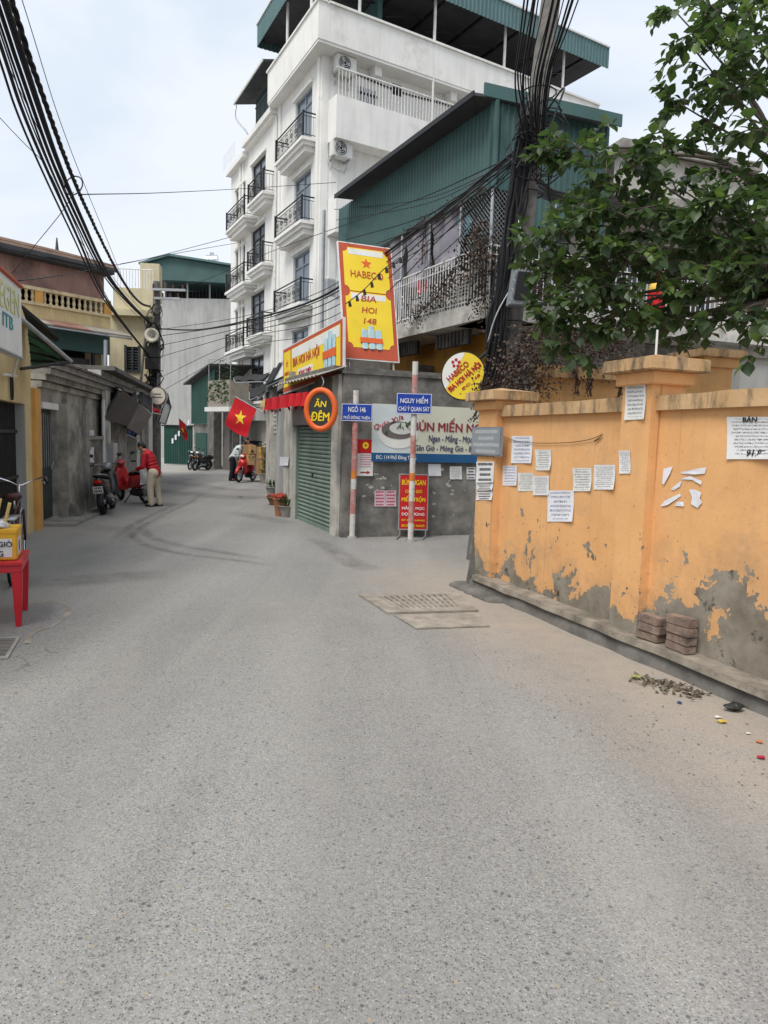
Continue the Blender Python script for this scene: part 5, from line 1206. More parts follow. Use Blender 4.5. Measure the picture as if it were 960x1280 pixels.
for u in (0, e * .5, e): MB().cyl(PB.P(u, z1, -.05), PB.P(u, z3, -.05), .02, n=5).build('cage_post', 'galv', pb)
MB().cyl(PB.P(0, z3, -.05), PB.P(e, z3, -.05), .02, n=5).build('cage_rail', 'galv', pb)
m = MB(); rr2 = random.Random(4)
for i in range(260):
    p = PB.P(rr2.gauss(e * .62, e * .22), z1 + abs(rr2.gauss(.1, .4)), rr2.uniform(-.8, 0)); a = rr2.random() * 6.28; d = Vector((math.cos(a), math.sin(a), rr2.uniform(-.3, .6))) * .13; f = Vector((-math.sin(a), math.cos(a), .2)) * .05; m.add([p, p + d * .5 + f, p + d, p + d * .5 - f], [(0, 1, 2), (0, 2, 3)])
for i in range(140):
    p = PB.P(rr2.uniform(.05, e), rr2.uniform(z0 + .2, z1), .03 + rr2.random() * .06); a = rr2.random() * 6.28; d = Vector((math.cos(a) * .5, math.sin(a) * .3, -.6)) * .14; f = Vector((.05, .02, .02)); m.add([p, p + d * .5 + f, p + d, p + d * .5 - f], [(0, 1, 2), (0, 2, 3)])
m.build('potted_plants', 'plant_green', pb)['kind'] = 'stuff'
# green gate and post closing the lane
c3 = at(205, 560, 38); GG = Fa((c3.x, c3.y), (1, -.12))
gg = thing('green_gate', 'dark green metal gate closing the end of the lane', 'gate', (c3.x + .8, c3.y, 0)); zt_ = GG.uz(220, 533)[1]; e = GG.uz(241, 560)[0]
for i in range(4): corr(GG, e * i / 4, e * (i + 1) / 4, .05, zt_, .004 * (i % 2), .12, .02).build('metal_sheet', 'green_metal', gg)
MB().fb(GG, -.1, e + .1, zt_, zt_ + .08, -.05, .08).build('top_rail', 'black_iron', gg)
for i in range(6): u = e * (.28 + .11 * i); p = GG.P(u, 1.15 + .2 * i, .05); MB().prism([p, p + GG.D() * .1, p + GG.D() * .1 + Vector((0, 0, .3)), p + Vector((0, 0, .25))], GG.N() * .003).build('sticker', 'paper_plain', gg)
# big grey building behind
c4 = at(189, 450, 50); GB = Fa((c4.x, c4.y), (1, -.05))
gb = thing('grey_building', 'tall blank grey rendered building with teal roof terrace behind the lane', 'building', (c4.x + 3, c4.y, 0))
e = GB.uz(300, 450)[0]; zt_ = GB.uz(240, 373)[1]; zf0 = GB.uz(240, 352)[1]; zf1 = GB.uz(240, 333)[1]
MB().fb(GB, 0, e, 0, zt_, -8, 0).build('wall', 'building_grey', gb)
tr_ = MB().prism([GB.P(-.3, zf0, .6), GB.P(e, zf0 - .2, .6), GB.P(e, zf1 - .2, .6), GB.P(e * .25, zf1 + .45, .6), GB.P(-.3, zf1 - .1, .6)], GB.N() * -8).build('terrace_roof', 'teal_metal', gb)
MB().prism([GB.P(-.5, zf1 - .1, .9), GB.P(e * .25, zf1 + .48, .9), GB.P(e + .1, zf1 - .17, .9), GB.P(e + .1, zf1 - .05, .9), GB.P(e * .25, zf1 + .62, .9), GB.P(-.5, zf1 + .02, .9)], GB.N() * -8.4).build('roof_sheet', 'teal_light', tr_)
MB().fb(GB, .0, e, zt_, zf0 - .1, -3, -2.9).build('terrace_back', 'interior_dark', gb)
for i in range(26): MB().cyl(GB.P(e * i / 26, zt_, -.1), GB.P(e * i / 26, zf0, -.1), .02, n=4).build('bar', 'black_iron', gb)
for i in range(4): MB().cyl(GB.P(e * (.15 + i * .25), zt_, -.2), GB.P(e * (.15 + i * .25), zf0, -.2), .06, n=6).build('post', 'white_metal', gb)
t = thing('water_tank', 'steel rooftop water tank above the grey building', 'water tank', at(265, 335, 52)); p = at(258, 326, 52); q = at(272, 326, 52)
MB().cyl(p, q, .4, n=14).build('drum', 'steel', t, smooth=False); MB().cyl((p + q) / 2 + Vector((0, 0, .38)), (p + q) / 2 + Vector((0, 0, .56)), .16, n=10).build('lid', 'steel', t)
for pp in (p, q): MB().cyl(pp + Vector((0, 0, -.9)), pp + Vector((0, 0, -.3)), .05, n=5).build('leg', 'galv', t)
# ================================================================== left side of the lane
a, b = G(0, 690), G(42, 664); YL = Fa((a.x, a.y), (b.x - a.x, b.y - a.y)); 
ys = thing('yellow_shop', 'yellow rendered shop front with dark gate at the picture edge', 'shop', YL.P(0, 0, -1))
def yu(px, py=590): return YL.uz(px, py)[0]
YZ = 3.25; ug = yu(33); zg = YL.uz(20, 503)[1]; ue = yu(41)
MB().fwall(YL, -6, ue, 0, YZ, -.25, 0, [(-3, ug, 0, zg)]).build('wall', 'yellow_plaster', ys)
MB().fb(YL, ug - .012, ug - .001, 0, zg, -.17, -.004).build('jamb', 'building_grey', ys)
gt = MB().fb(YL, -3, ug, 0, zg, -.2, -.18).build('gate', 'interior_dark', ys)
for i in range(26): MB().cyl(YL.P(ug - .06 - i * .1, .02, -.14), YL.P(ug - .06 - i * .1, zg, -.14), .012, n=5).build('bar', 'dark_gate', gt)
for z in (.15, .9, 1.6): MB().fb(YL, -3, ug, z, z + .05, -.16, -.11).build('rail', 'dark_gate', gt)
MB().fb(YL, ue, yu(48), 0, zg + .28, -.25, .06).build('pier', 'orange_trim', ys)
MB().fb(YL, -6, ue + .05, YZ, YZ + .06, -.4, .06).build('cornice', 'yellow_plaster', ys)
c = YL.P(yu(12, 485), YL.uz(12, 485)[1], .03); MB().tube([c + YL.D() * .06 * math.cos(t * .6283) + Vector((0, 0, .17 * math.sin(t * .6283))) for t in range(10)], .015, 5, True).build('hook_ring', 'black_iron', ys)
MB().cyl(YL.P(yu(0, 468), YL.uz(0, 468)[1], .05), YL.P(yu(15, 470), YL.uz(15, 470)[1], .05), .02).build('pipe', 'white_metal', ys)
# white shop signboard
tr, br = at(26, 361, 9.3), at(18, 446, 9.1); SB = Fa((tr.x, tr.y), (-(-.30), -1)); t = thing('shop_signboard', 'white shop signboard with yellow and teal lettering at the picture edge', 'sign', (tr.x, tr.y, 2.6))
dv = Vector((.28, -1, 0)).normalized(); L_ = 2.6; zz0, zz1 = br.z, tr.z; off = Vector((br.x - tr.x, 0, 0))
o = MB().hexa([Vector((tr.x, tr.y, zz0)) + off, Vector((tr.x, tr.y, zz0)) + off + dv * L_, Vector((tr.x, tr.y, zz0)) + off + dv * L_ + Vector((-.12, 0, 0)), Vector((tr.x, tr.y, zz0)) + off + Vector((-.12, 0, 0)),
               Vector((tr.x, tr.y, zz1)), Vector((tr.x, tr.y, zz1)) + dv * L_, Vector((tr.x, tr.y, zz1)) + dv * L_ + Vector((-.12, 0, 0)), Vector((tr.x, tr.y, zz1)) + Vector((-.12, 0, 0))]).build('board', 'sign_white', t)
up_ = (Vector((tr.x, tr.y, zz1)) - Vector((tr.x, tr.y, zz0)) - off).normalized(); cc = Vector((tr.x, tr.y, (zz0 + zz1) / 2)) + off * .5; nn = (-dv).cross(up_)
lettering('EGEN', cc + dv * .62 + up_ * .2 + nn * .004, -dv, up_, .95, .3, 'text_pale_yellow', t, .015); lettering('ITB', cc + dv * .75 - up_ * .08 + nn * .004, -dv, up_, .5, .16, 'text_teal', t, .015)
MB().tube([Vector((tr.x, tr.y, zz1)) + Vector((.01, 0, .02)), Vector((tr.x, tr.y, zz1)) + dv * L_ + Vector((.01, 0, .02))], .025, 6).build('frame', 'sign_redbrown', t); MB().tube([Vector((tr.x, tr.y, zz0)) + off, Vector((tr.x, tr.y, zz0)) + off + dv * L_], .02, 6).build('frame', 'galv', t)
# folded green awning with poles
t = thing('green_awning', 'green fabric awning on grey poles beside the white signboard', 'awning', YL.P(ue, 2.6, .4))
A0, A1 = at(24, 396, 9.6), at(89, 452, 10.6); B0, B1 = at(26, 461, 9.6), at(88, 452.5, 10.6); W1, W0 = at(36, 402, 11.4), at(40, 455, 11.8)
MB().cyl(A0, A1, .03).build('pole', 'galv', t); MB().cyl(B0, B1, .022).build('pole', 'dark_gate', t)
m = MB(); m.grid(lambda u, v: (at(34, 410, 10.4) * (1 - u) + at(86, 450, 10.8) * u) * (1 - v) + (at(40, 462, 11.2) * (1 - u) + at(80, 455, 11.2) * u) * v + Vector((0, 0, .05 * math.sin(v * 22))), 12, 24); m.build('fabric', 'awning_green', t, smooth=True)
MB().prism([at(27, 385, 10.0), at(74, 424, 10.6), at(70, 428, 11.2), at(34, 405, 11.2)], (0, 0, .05)).build('cover_sheet', 'tarp_black', t)
for v in (.15, .38, .6, .82):
    MB().tube(crom([at(34 + 5 * v, 410 + 50 * v, 10.3 + .8 * v), at(58, 425 + 33 * v, 10.5 + .6 * v), at(84 - 5 * v, 449 + 5 * v, 10.7 + .4 * v)], 4), .018, 5).build('rib', 'black_iron', t)
m = MB(); m.tube(crom([at(20, 420, 9.2), at(23, 440, 9.3), at(20, 455, 9.3), at(16, 470, 9.4)], 4), .02, 6); tag(m.build('hanging_hose', 'white_metal'), 'white hose hanging beside the shop signboard', 'hose')
# ---- grey one-storey house
a = YL.P(yu(48), 0); b = G(126, 628); GH = Fa((a.x, a.y), (b.x - a.x, b.y - a.y))
gh = thing('grey_house', 'weathered grey one storey house with narrow dark door and stepped cornice', 'house', GH.P(1.5, 0, -1))
def hu(px, py=590): return GH.uz(px, py)[0]
HZ_ = GH.uz(70, 462)[1] - .38; ud0, ud1 = hu(53), hu(72); zd = GH.uz(62, 508)[1]; ue2 = hu(128)
MB().fwall(GH, 0, ue2, 0, HZ_, -.25, 0, [(ud0, ud1, .06, zd)]).build('wall', 'grey_plaster', gh)
d = MB().fb(GH, ud0 + .04, ud1 - .03, .07, zd - .05, -.14, -.09).build('door', 'door_green', gh)
MB().fb(GH, ud0, ud1, zd - .05, zd + .06, -.2, .04).build('lintel', 'white_plaster', gh)
for z0, z1 in ((.15, .85), (1.0, 1.75), (1.82, zd - .12)): MB().fb(GH, ud0 + .14, ud1 - .12, z0, z1, -.09, -.075).build('panel', 'door_green' if z0 < .5 else 'window_dark', d)
for i in range(5): u = ud0 + .2 + i * (ud1 - ud0 - .4) / 4; MB().cyl(GH.P(u, 1.0, -.06), GH.P(u, zd - .15, -.06), .008, n=4).build('bar', 'galv', d)
MB().cyl(GH.P(ud1 - .1, .95, -.08), GH.P(ud1 - .1, 1.1, -.04), .015, n=6).build('handle', 'galv', d)
MB().fb(GH, hu(74), hu(98), 0, GH.uz(85, 506)[1], 0, .16).build('buttress', 'grey_plaster', gh); MB().fb(GH, hu(94), hu(98.5), 0, GH.uz(85, 506)[1] + .02, .161, .22).build('pier_strip', 'concrete', gh)
MB().fb(GH, hu(100), hu(128), 0, GH.uz(110, 549)[1], .0, .12).build('low_wall', 'dark_plaster', gh)
MB().fb(GH, hu(100), hu(128), GH.uz(110, 549)[1], GH.uz(110, 545)[1], -.02, .17).build('shelf', 'concrete', gh)
MB().fb(GH, hu(122), hu(128), 0, HZ_ + .25, .12, .2).build('column', 'pale_plaster', gh)
MB().cyl(GH.P(hu(121), .9, .16), GH.P(hu(121), HZ_, .16), .04).build('downpipe', 'white_metal', gh); MB().fb(GH, hu(124), hu(130), .9, 1.4, .2, .32).build('meter_box', 'galv', gh)
for i, (dz, o0) in enumerate(((0, .05), (.12, .12), (.22, .2), (.33, .26))): MB().fb(GH, .1, ue2 + 3.2, HZ_ + dz, HZ_ + dz + .1, -.3, o0).build('cornice_course', 'grey_plaster' if i < 2 else 'concrete', gh)
MB().fb(GH, .05, ue2 + 3.2, HZ_ + .431, HZ_ + .47, -3.5, .32).build('roof_sheet', 'concrete_dark', gh)
MB().fb(GH, ud0 - .1, hu(98), .0, .055, .0, .55).build('door_step', 'concrete', gh)
m = MB(); p = GH.P(hu(78), 0, .22); m.hexa([p + GH.D() * x + GH.N() * y + Vector((0, 0, z)) for x, y, z in ((-.25, -.05, .056), (.22, -.05, .056), (.25, .12, .056), (-.2, .14, .056), (-.15, -.05, .3), (.1, -.05, .24), (.1, .02, .22), (-.12, .03, .28))]); tag(m.build('rubble_block', 'concrete_dark'), 'broken concrete block lying against the grey house beside its door', 'block')
for i, (x0, x1) in enumerate(((101, 106), (107, 112))):
    u0, u1 = hu(x0, 545), hu(x1, 545); z = GH.uz(110, 545)[1]; tag(MB().fb(GH, u0, u1, z + .004, z + .13, .0, .1).build('white_box', 'bag_white', bevel=.01), 'small white box on the shelf of the grey house, %s' % ('nearer the buttress' if i == 0 else 'nearer the downpipe'), 'box')
notice(108, 559, 117, 578, 'paper_plain', 'torn white paper on the low dark wall above the black scooter', .125, fa=GH)
m = MB(); c = GH.P(hu(104, 557), GH.uz(104, 557)[1], .13); tag(MB().prism([c + GH.D() * .1 * math.cos(i * .52) + Vector((0, 0, .1 * math.sin(i * .52))) for i in range(12)], GH.N() * .012).build('round_plate', 'concrete', None), 'small round pale plate on the low dark wall', 'plate')
# ---- shops past the grey house
a = GH.P(ue2, 0); b = G(192, 597); LS = Fa((a.x, a.y), (b.x - a.x, b.y - a.y))
ls = thing('lane_shop', 'low dark shop fronts past the grey house behind the parked motorbikes', 'shop', LS.P(2, 0, -1))
def lu(px, py=580): return LS.uz(px, py)[0]
LZ_ = 3.1; hl = [(lu(131), lu(143), 0, 2.2), (lu(153), lu(166), 0, 2.3), (lu(176), lu(186), 0, 2.3)]
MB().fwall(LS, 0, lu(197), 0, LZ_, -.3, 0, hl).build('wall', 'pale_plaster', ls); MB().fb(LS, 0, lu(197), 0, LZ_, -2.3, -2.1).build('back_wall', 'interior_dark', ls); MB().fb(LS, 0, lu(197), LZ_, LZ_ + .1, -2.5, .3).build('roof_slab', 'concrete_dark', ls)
for x0, x1 in ((127, 131), (143, 149), (149.5, 153), (166, 170), (173, 176)): MB().fb(LS, lu(x0), lu(x1), 0, LZ_ - .2, .001, .12).build('pier', ('pale_plaster', 'concrete')[int(x0) % 2], ls)
MB().fb(LS, lu(131.5), lu(134.5), .02, 2.1, -.12, -.08).build('door_leaf', 'blue_tarp', ls); MB().fb(LS, lu(154), lu(159), .3, 1.9, -.2, -.1).build('curtain', 'blue_tarp', ls); MB().fb(LS, lu(136), lu(142.5), 0, 2.1, -.6, -.55).build('door_leaf', 'yellow_plaster', ls)
# leaning signboards under dark tarpaulin
def lean_sign(pix, Ys, mat, label, lines=0):
    q = [at(x, y, Y) for (x, y), Y in zip(pix, Ys)]; n_ = (q[1] - q[0]).cross(q[3] - q[0]).normalized(); n_ = n_ if n_.y < 0 else -n_
    t = thing('leaning_signboard', label, 'sign', sum(q, Vector()) / 4); MB().prism([p - n_ * .06 for p in q], n_ * .06).build('board', mat, t)
    r = (q[1] - q[0]).normalized(); u = (q[0] - q[3]).normalized(); c = sum(q, Vector()) / 4 + n_ * .004
    m = MB()
    for a_, b_ in zip(q, q[1:] + q[:1]): m.tube([a_ + n_ * .004, b_ + n_ * .004], .02, 4)
    m.build('frame', 'black_iron', t); return t, c, r, u, (q[1] - q[0]).length, (q[0] - q[3]).length, n_
t, c, r, u, w_, h_, n_ = lean_sign([(150, 487), (172, 503), (157, 532), (128, 523)], [16.8, 18.6, 18.0, 16.2], 'sign_brown', 'dark brown shop signboard leaning out over the black scooter')
for i, (x, y, ww) in enumerate(((-.05, .3, .25), (-.12, .1, .55), (-.1, -.1, .6), (-.05, -.3, .4))):
    m = MB(); rr2 = random.Random(i)
    for k_ in range(7): m.obox(c + r * (x + (k_ / 7 - .5) * ww) * w_ + u * y * h_, r * w_ * ww / 11, u * h_ * rr2.uniform(.06, .1), n_ * .004)
    m.build('faded_lettering', 'sign_greybrown', t)
lean_sign([(172, 503), (187, 518), (172, 543), (156, 534)], [18.7, 20.3, 19.8, 18.1], 'sign_greybrown', 'plain grey brown shop signboard leaning out over the red motorbike')
lean_sign([(206, 502), (214, 508), (207, 530), (198, 528)], [24, 24.6, 24.4, 23.8], 'galv', 'small grey panel hanging below the round lamp sign')
awning([(125, 480), (168, 487), (172, 503), (150, 487)], [18.5, 20.5, 18.6, 16.7], .05, 'black tarpaulin awning above the dark brown leaning signboard')
awning([(160, 487), (190, 497), (190, 518), (172, 503)], [21.5, 23.5, 20.6, 18.8], .05, 'black tarpaulin awning above the grey brown leaning signboard')
awning([(183, 505), (196, 512), (201, 518), (186, 515)], [22.5, 24, 23.0, 21.8], .04, 'small red awning beside the utility pole of the lane', 'cloth_red'); awning([(160, 536), (172, 541), (170, 548), (158, 543)], [20.5, 21, 20.4, 20], .04, 'small blue tarpaulin above the lane shop door', 'blue_tarp')
awning([(197, 500), (210, 494), (214, 510), (200, 514)], [25.5, 25.5, 24.5, 24.5], .05, 'black tarpaulin bundle beside the round lamp sign')
# ---- house with ochre balustrade and brown metal upper storey
c1 = at(138, 400, 23.5); BA = Fa((c1.x, c1.y), (-.605, -.796))
bu = thing('balustrade_house', 'old house with ochre balustrade and brown metal upper storey under a tiled roof', 'house', BA.P(2, 0, -2))
def au(px, py, o=0.0): return BA.uz(px, py, o)
UL_ = 9.0
zr0 = au(100, 374)[1]; zb0 = au(100, 397)[1]; 
zr0, zb0 = au(120, 377)[1], au(120, 391)[1]
for i in range(5): corr(BA, UL_ * i / 5, UL_ * (i + 1) / 5 + .02, zr0 + .06, au(143, 336, .15)[1] - .1, -.35 + .004 * (i % 2), .24, .02).build('metal_sheet', 'brown_metal', bu)
ua, za = au(143, 336, .15); zE = za
q0, q1 = BA.P(-.15, zE, .15), BA.P(UL_, zE, .15); q2, q3 = BA.P(UL_, zE + .5, -1.6), BA.P(.9, zE + .5, -1.6)
rf = MB().prism([q0, q1, q2, q3], (0, 0, .08)).build('roof', 'roof_tile', bu)
MB().prism([q0, q3, BA.P(.9, zE, -4), BA.P(-.15, zE, -4)], (0, 0, .08)).build('roof_hip', 'roof_tile', rf)
for i in range(14): f = (i + .5) / 14; MB().obox(q0.lerp(q3, f) + Vector((0, 0, .08)), (q1 - q0) * (1 - .12 * f), Vector((0, 0, .025)), BA.N() * .05).build('tile_course', 'roof_tile', rf)
MB().fb(BA, -.17, UL_, zE - .1, zE - .001, .1, .2).build('fascia', 'underside', rf); MB().cyl(q3, q3 + Vector((0, 0, .5)), .07, .02, 6).build('finial', 'underside', rf)
MB().fb(BA, -.1, UL_, zE - .18, zE - .101, -.6, .1).build('soffit', 'underside', bu)
bal = MB().fb(BA, 0, UL_, zr0 - .0, zr0 + .1, -.12, .06).fb(BA, 0, UL_, zb0 - .08, zb0, -.12, .06).build('balustrade', 'balustrade_ochre', bu)
for u in (.1, 2.35, 4.6): MB().fb(BA, u - .12, u + .12, zb0, zr0, -.1, .05).build('pedestal', 'orange_trim', bal)
c = BA.P(.3, zb0, -.03); hh = zr0 - zb0; n = 8
secs = [[c + Vector((math.cos(6.283 * i / n) * r, math.sin(6.283 * i / n) * r, z * hh)) for i in range(n)] for r, z in ((.05, 0), (.05, .1), (.03, .16), (.055, .4), (.03, .75), (.05, .9), (.05, 1))]
b0 = MB().loft(secs).build('baluster', 'balustrade_ochre', bal); i = 1
while i * .185 < 4.2:
    if abs(.3 + i * .185 - 2.35) > .15: inst(b0, BA.D() * .185 * i, bal)
    i += 1
MB().fb(BA, 0, UL_, zb0 - .45, zb0 - .081, -.3, .0).build('band', 'yellow_plaster', bu)
MB().fb(BA, 0, UL_, zb0 - .3, zb0 - .1, -1.1, -.31).build('terrace_slab', 'concrete', bu)
zaw = au(120, 414, 1.0)[1]
for i, (u0, u1, mt) in enumerate(((-.3, 1.1, 'fibro'), (1.1, 2.3, 'rust_sheet'), (2.3, 5.0, 'fibro'))):
    MB().prism([BA.P(u0, zb0 - .5, .02), BA.P(u1, zb0 - .5, .02), BA.P(u1, zaw, .75), BA.P(u0, zaw, .75)], (0, 0, .05)).build('canopy_sheet', mt, bu)
MB().cyl(BA.P(-.3, zaw - .04, .74), BA.P(5, zaw - .04, .74), .03, n=6).build('canopy_bar', 'galv', bu)
zg_ = au(110, 440)[1]; MB().fb(BA, 0, UL_, zg_, zb0 - .45, -.25, -.05).build('green_board', 'teal_metal', bu); MB().fb(BA, 0, UL_, 0, zg_ - 1.8, -.3, -.04).build('lower_wall', 'grey_plaster', bu); MB().fb(BA, .1, UL_, 0, zE - .2, -1.6, -1.4).build('room_back', 'interior_dark', bu); MB().fb(BA, -.02, .099, 0, zE - .2, -5, -.4).build('end_wall', 'cream_plaster', bu)
for u in (.06, .5, 1.7, 2.5): MB().fb(BA, u, u + .08, zg_ - 1.8, zg_, -.2, -.1).build('mullion', 'galv' if u < .1 else 'dark_gate', bu)
MB().fb(BA, .6, 1.6, zg_ - 1.8, zg_ - .2, -.3, -.26).build('panel', 'sign_brown', bu)
p = at(132, 425, 21.3); q = at(131, 476, 21.3); m = MB(); m.cyl(q - Vector((0, 0, .3)), p, .055, n=10); tag(m.build('vent_pipe', 'galv'), 'grey metal vent pipe standing on the roof of the low shops', 'pipe')
# ---- cream house
c1 = at(136, 430, 27); CH = Fa((c1.x, c1.y), (1, .12)); ch = thing('cream_house', 'narrow cream rendered house with louvred window behind the lane pole', 'house', CH.P(1, 0, -1)); e = CH.uz(194, 430)[0]; zt_ = CH.uz(170, 368)[1]; zl = CH.uz(170, 393)[1]
ua, za = CH.uz(157, 433); ub, zb = CH.uz(174, 464)
MB().fwall(CH, 0, e, 0, zl, -.3, 0, [(ua, ub, zb, za)]).build('wall', 'cream_plaster', ch); MB().fb(CH, .15, e, zl, zt_ + .25, -.3, -.1).build('wall', 'cream_plaster', ch); MB().fb(CH, .1, e + .1, zl - .1, zl + .12, .0, .35).build('ledge', 'cream_plaster', ch)
w_ = MB().fb(CH, ua, ub, zb, za, -.2, -.18).build('window', 'interior_dark', ch)
for i in range(9): z = zb + (za - zb) * (i + .2) / 9; MB().fb(CH, ua + .04, ub - .04, z, z + .05, -.15, -.05).build('slat', 'louvre_dark', w_)
MB().fb(CH, ua - .05, ua + .04, zb - .05, za + .05, -.1, .03).fb(CH, ub - .04, ub + .05, zb - .05, za + .05, -.1, .03).fb(CH, ua, ub, zb - .06, zb, -.1, .05).fb(CH, (ua + ub) / 2 - .03, (ua + ub) / 2 + .03, zb, za, -.1, .0).build('frame', 'louvre_dark', w_)
m = MB()
for i in range(14): m.cyl(CH.P(.2 + (e - .3) * i / 13, zt_ + .25, -.15), CH.P(.2 + (e - .3) * i / 13, zt_ + .95, -.15), .015, n=4)
m.tube([CH.P(.2, zt_ + .95, -.15), CH.P(e - .1, zt_ + .95, -.15)], .02, 5).build('roof_rail', 'white_metal', ch)
MB().fb(CH, e * .35, e * .8, zt_ + .25, zt_ + 1.75, -3.2, -2.6).build('stair_head', 'cream_plaster', ch)
# ================================================================== people
def remeshed(mb, name, mat, parent, voxel=.012, smooth_it=2, T=None):
    me = bpy.data.meshes.new(name); me.from_pydata(mb.v, [], mb.f); ob = bpy.data.objects.new(name, me); COL.objects.link(ob)
    bm = bmesh.new(); bm.from_mesh(me); bmesh.ops.recalc_face_normals(bm, faces=bm.faces); bm.to_mesh(me); bm.free()
    r = ob.modifiers.new('r', 'REMESH'); r.mode = 'VOXEL'; r.voxel_size = voxel
    s = ob.modifiers.new('s', 'SMOOTH'); s.factor = .5; s.iterations = smooth_it
    bpy.context.view_layer.update(); m2 = bpy.data.meshes.new_from_object(ob.evaluated_get(bpy.context.evaluated_depsgraph_get()))
    vv = [T @ v.co for v in m2.vertices]; ff = [tuple(p.vertices) for p in m2.polygons]
    bpy.data.objects.remove(ob); bpy.data.meshes.remove(m2)
    k_ = MB(); k_.add(vv, ff); return k_.build(name, mat, parent, smooth=True, fixn=False)
def limb(m, pts, rs, n=10):
    m.tube(pts, rs, n)
    for p, r in zip(pts, rs): m.ell(p, r, r, r, n, 6)
def person(base, yaw, scale, label, top, bottom, lean=.35, arms='forward', vox=.011, group=None):
    T = Matrix.Translation(base) @ Matrix.Rotation(yaw, 4, 'Z') @ Matrix.Scale(scale, 4)
    t = thing('person', label, 'person', base, group)
    V = Vector; sl, cl = math.sin(lean), math.cos(lean)
    def up(x, y, z): return V((x * cl + z * sl, y, .92 + z * cl - x * sl))     # torso frame, pivot at the hips
    hips = [V((0, s * .095, .9)) for s in (1, -1)]; knees = [V((.06, s * .11, .49)) if s > 0 else V((-.02, s * .11, .49)) for s in (1, -1)]; ank = [V((.02, .12, .08)), V((-.1, -.12, .08))]
    sh = [up(0, s * .185, .46) for s in (1, -1)]
    if arms == 'forward': el = [up(.10, s * .25, .20) for s in (1, -1)]; el = [e + V((.02, 0, -.03)) for e in el]; wr = [e + V((.24, -.09 * (1 if e.y > 0 else -1), -.07)) for e in el]
    else: el = [s_ + V((.03, .04 * (1 if s_.y > 0 else -1), -.29)) for s_ in sh]; wr = [e + V((.1, 0, -.24)) for e in el]
    hc = up(.05, 0, .70) + V((.04 + .05 * lean, 0, 0)); nb = up(.0, 0, .52)
    b = MB()
    limb(b, [V((0, 0, .92)), up(.01, 0, .2), up(0, 0, .40)], [.12, .12, .12]); limb(b, [nb, hc - V((.02, 0, .04))], [.055, .052])
    hr = Matrix.Rotation(lean + .35, 3, 'Y'); b.ell(hc, .092, .075, .115, 16, 12, hr); b.ell(hc + hr @ V((.03, 0, -.06)), .062, .052, .06, 12, 8, hr)
    b.ell(hc + hr @ V((.095, 0, -.015)), .02, .014, .026, 8, 6, hr)                                                    # nose
    for s in (1, -1): b.ell(hc + hr @ V((-.005, s * .075, -.01)), .02, .010, .03, 8, 6, hr)                                   # ears
    b.ell(hc + hr @ V((.078, 0, -.07)), .014, .026, .010, 8, 6, hr); 
    for s in (1, -1): b.ell(hc + hr @ V((.075, s * .032, .012)), .014, .02, .012, 8, 6, hr)
    for i in range(2):
        limb(b, [sh[i], el[i], wr[i]], [.05, .04, .028]); limb(b, [hips[i], knees[i], ank[i]], [.08, .052, .038]); limb(b, [ank[i], ank[i] + V((.15, 0, -.04))], [.04, .03])
        d = (wr[i] - el[i]).normalized(); sd = d.cross(V((0, 0, 1))).normalized(); dn = sd.cross(d)
        pc = wr[i] + d * .05; b.ell(pc, .045, .038, .02, 10, 6, Matrix((d, sd, dn)).transposed())
        for k_, (off, ln) in enumerate(((-.03, .065), (-.01, .078), (.011, .072), (.03, .055))):
            a = wr[i] + d * .085 + sd * off; limb(b, [a, a + d * ln * .55 - dn * .012, a + d * ln * .85 - dn * .04], [.0105, .0095, .0085], 6)
        th = wr[i] + d * .035 + sd * (.035 if i else -.035); limb(b, [th, th + d * .04 + sd * (.02 if i else -.02) - dn * .015, th + d * .065 - dn * .03], [.012, .0105, .009], 6)
    remeshed(b, 'body', 'skin', t, vox * .85, 1, T)
    j = MB(); limb(j, [up(0, 0, -.02), up(.015, 0, .15), up(.01, 0, .33), up(0, 0, .44)], [.165, .155, .17, .15], 14)
    j.ell(up(.0, 0, .40), .125, .20, .13, 14, 10, Matrix.Rotation(lean, 3, 'Y')); limb(j, [nb - V((.02, 0, .05)), nb + V((.02, 0, .035))], [.085, .068], 12)
    for i in range(2): limb(j, [sh[i], (sh[i] + el[i]) / 2, el[i], (el[i] + wr[i]) / 2, wr[i] - (wr[i] - el[i]) * .08], [.078, .07, .064, .056, .043], 12)
    for k_ in range(5): j.tube([up(.155 * math.cos(a * .4), .165 * math.sin(a * .4), .02 + k_ * .085) for a in range(16)], .012, 5, True)
    remeshed(j, 'jacket' if top == 'jacket_red' else 'shirt', top, t, vox, 1, T)
    q = MB(); limb(q, [V((0, .05, .92)), V((0, -.05, .92)), up(0, 0, .06)], [.135, .135, .135], 12)
    for i in range(2): limb(q, [hips[i], (hips[i] + knees[i]) / 2, knees[i], (knees[i] + ank[i]) / 2, ank[i] + V((0, 0, .0))], [.118, .105, .088, .082, .075], 12); q.ell(hips[i] + V((-.05, 0, -.02)), .11, .1, .12)
    remeshed(q, 'trousers', bottom, t, vox, 2, T)
    h = MB(); h.ell(hc + hr @ V((-.02, 0, .035)), .098, .086, .098, 16, 12, hr); h.ell(hc + hr @ V((-.055, 0, -.02)), .06, .078, .085, 12, 8, hr)
    rr2 = random.Random(3)
    for k_ in range(26): a, e = rr2.uniform(-1.6, 1.6), rr2.uniform(-.2, 1.4); p = hc + hr @ (V((-.02, 0, .035)) + V((.095 * math.cos(a) * math.cos(e) * .9, .085 * math.sin(a) * math.cos(e), .095 * math.sin(e)))); h.ell(p, .018, .018, .014, 6, 4)
    remeshed(h, 'hair', 'hair', t, vox * .8, 1, T)
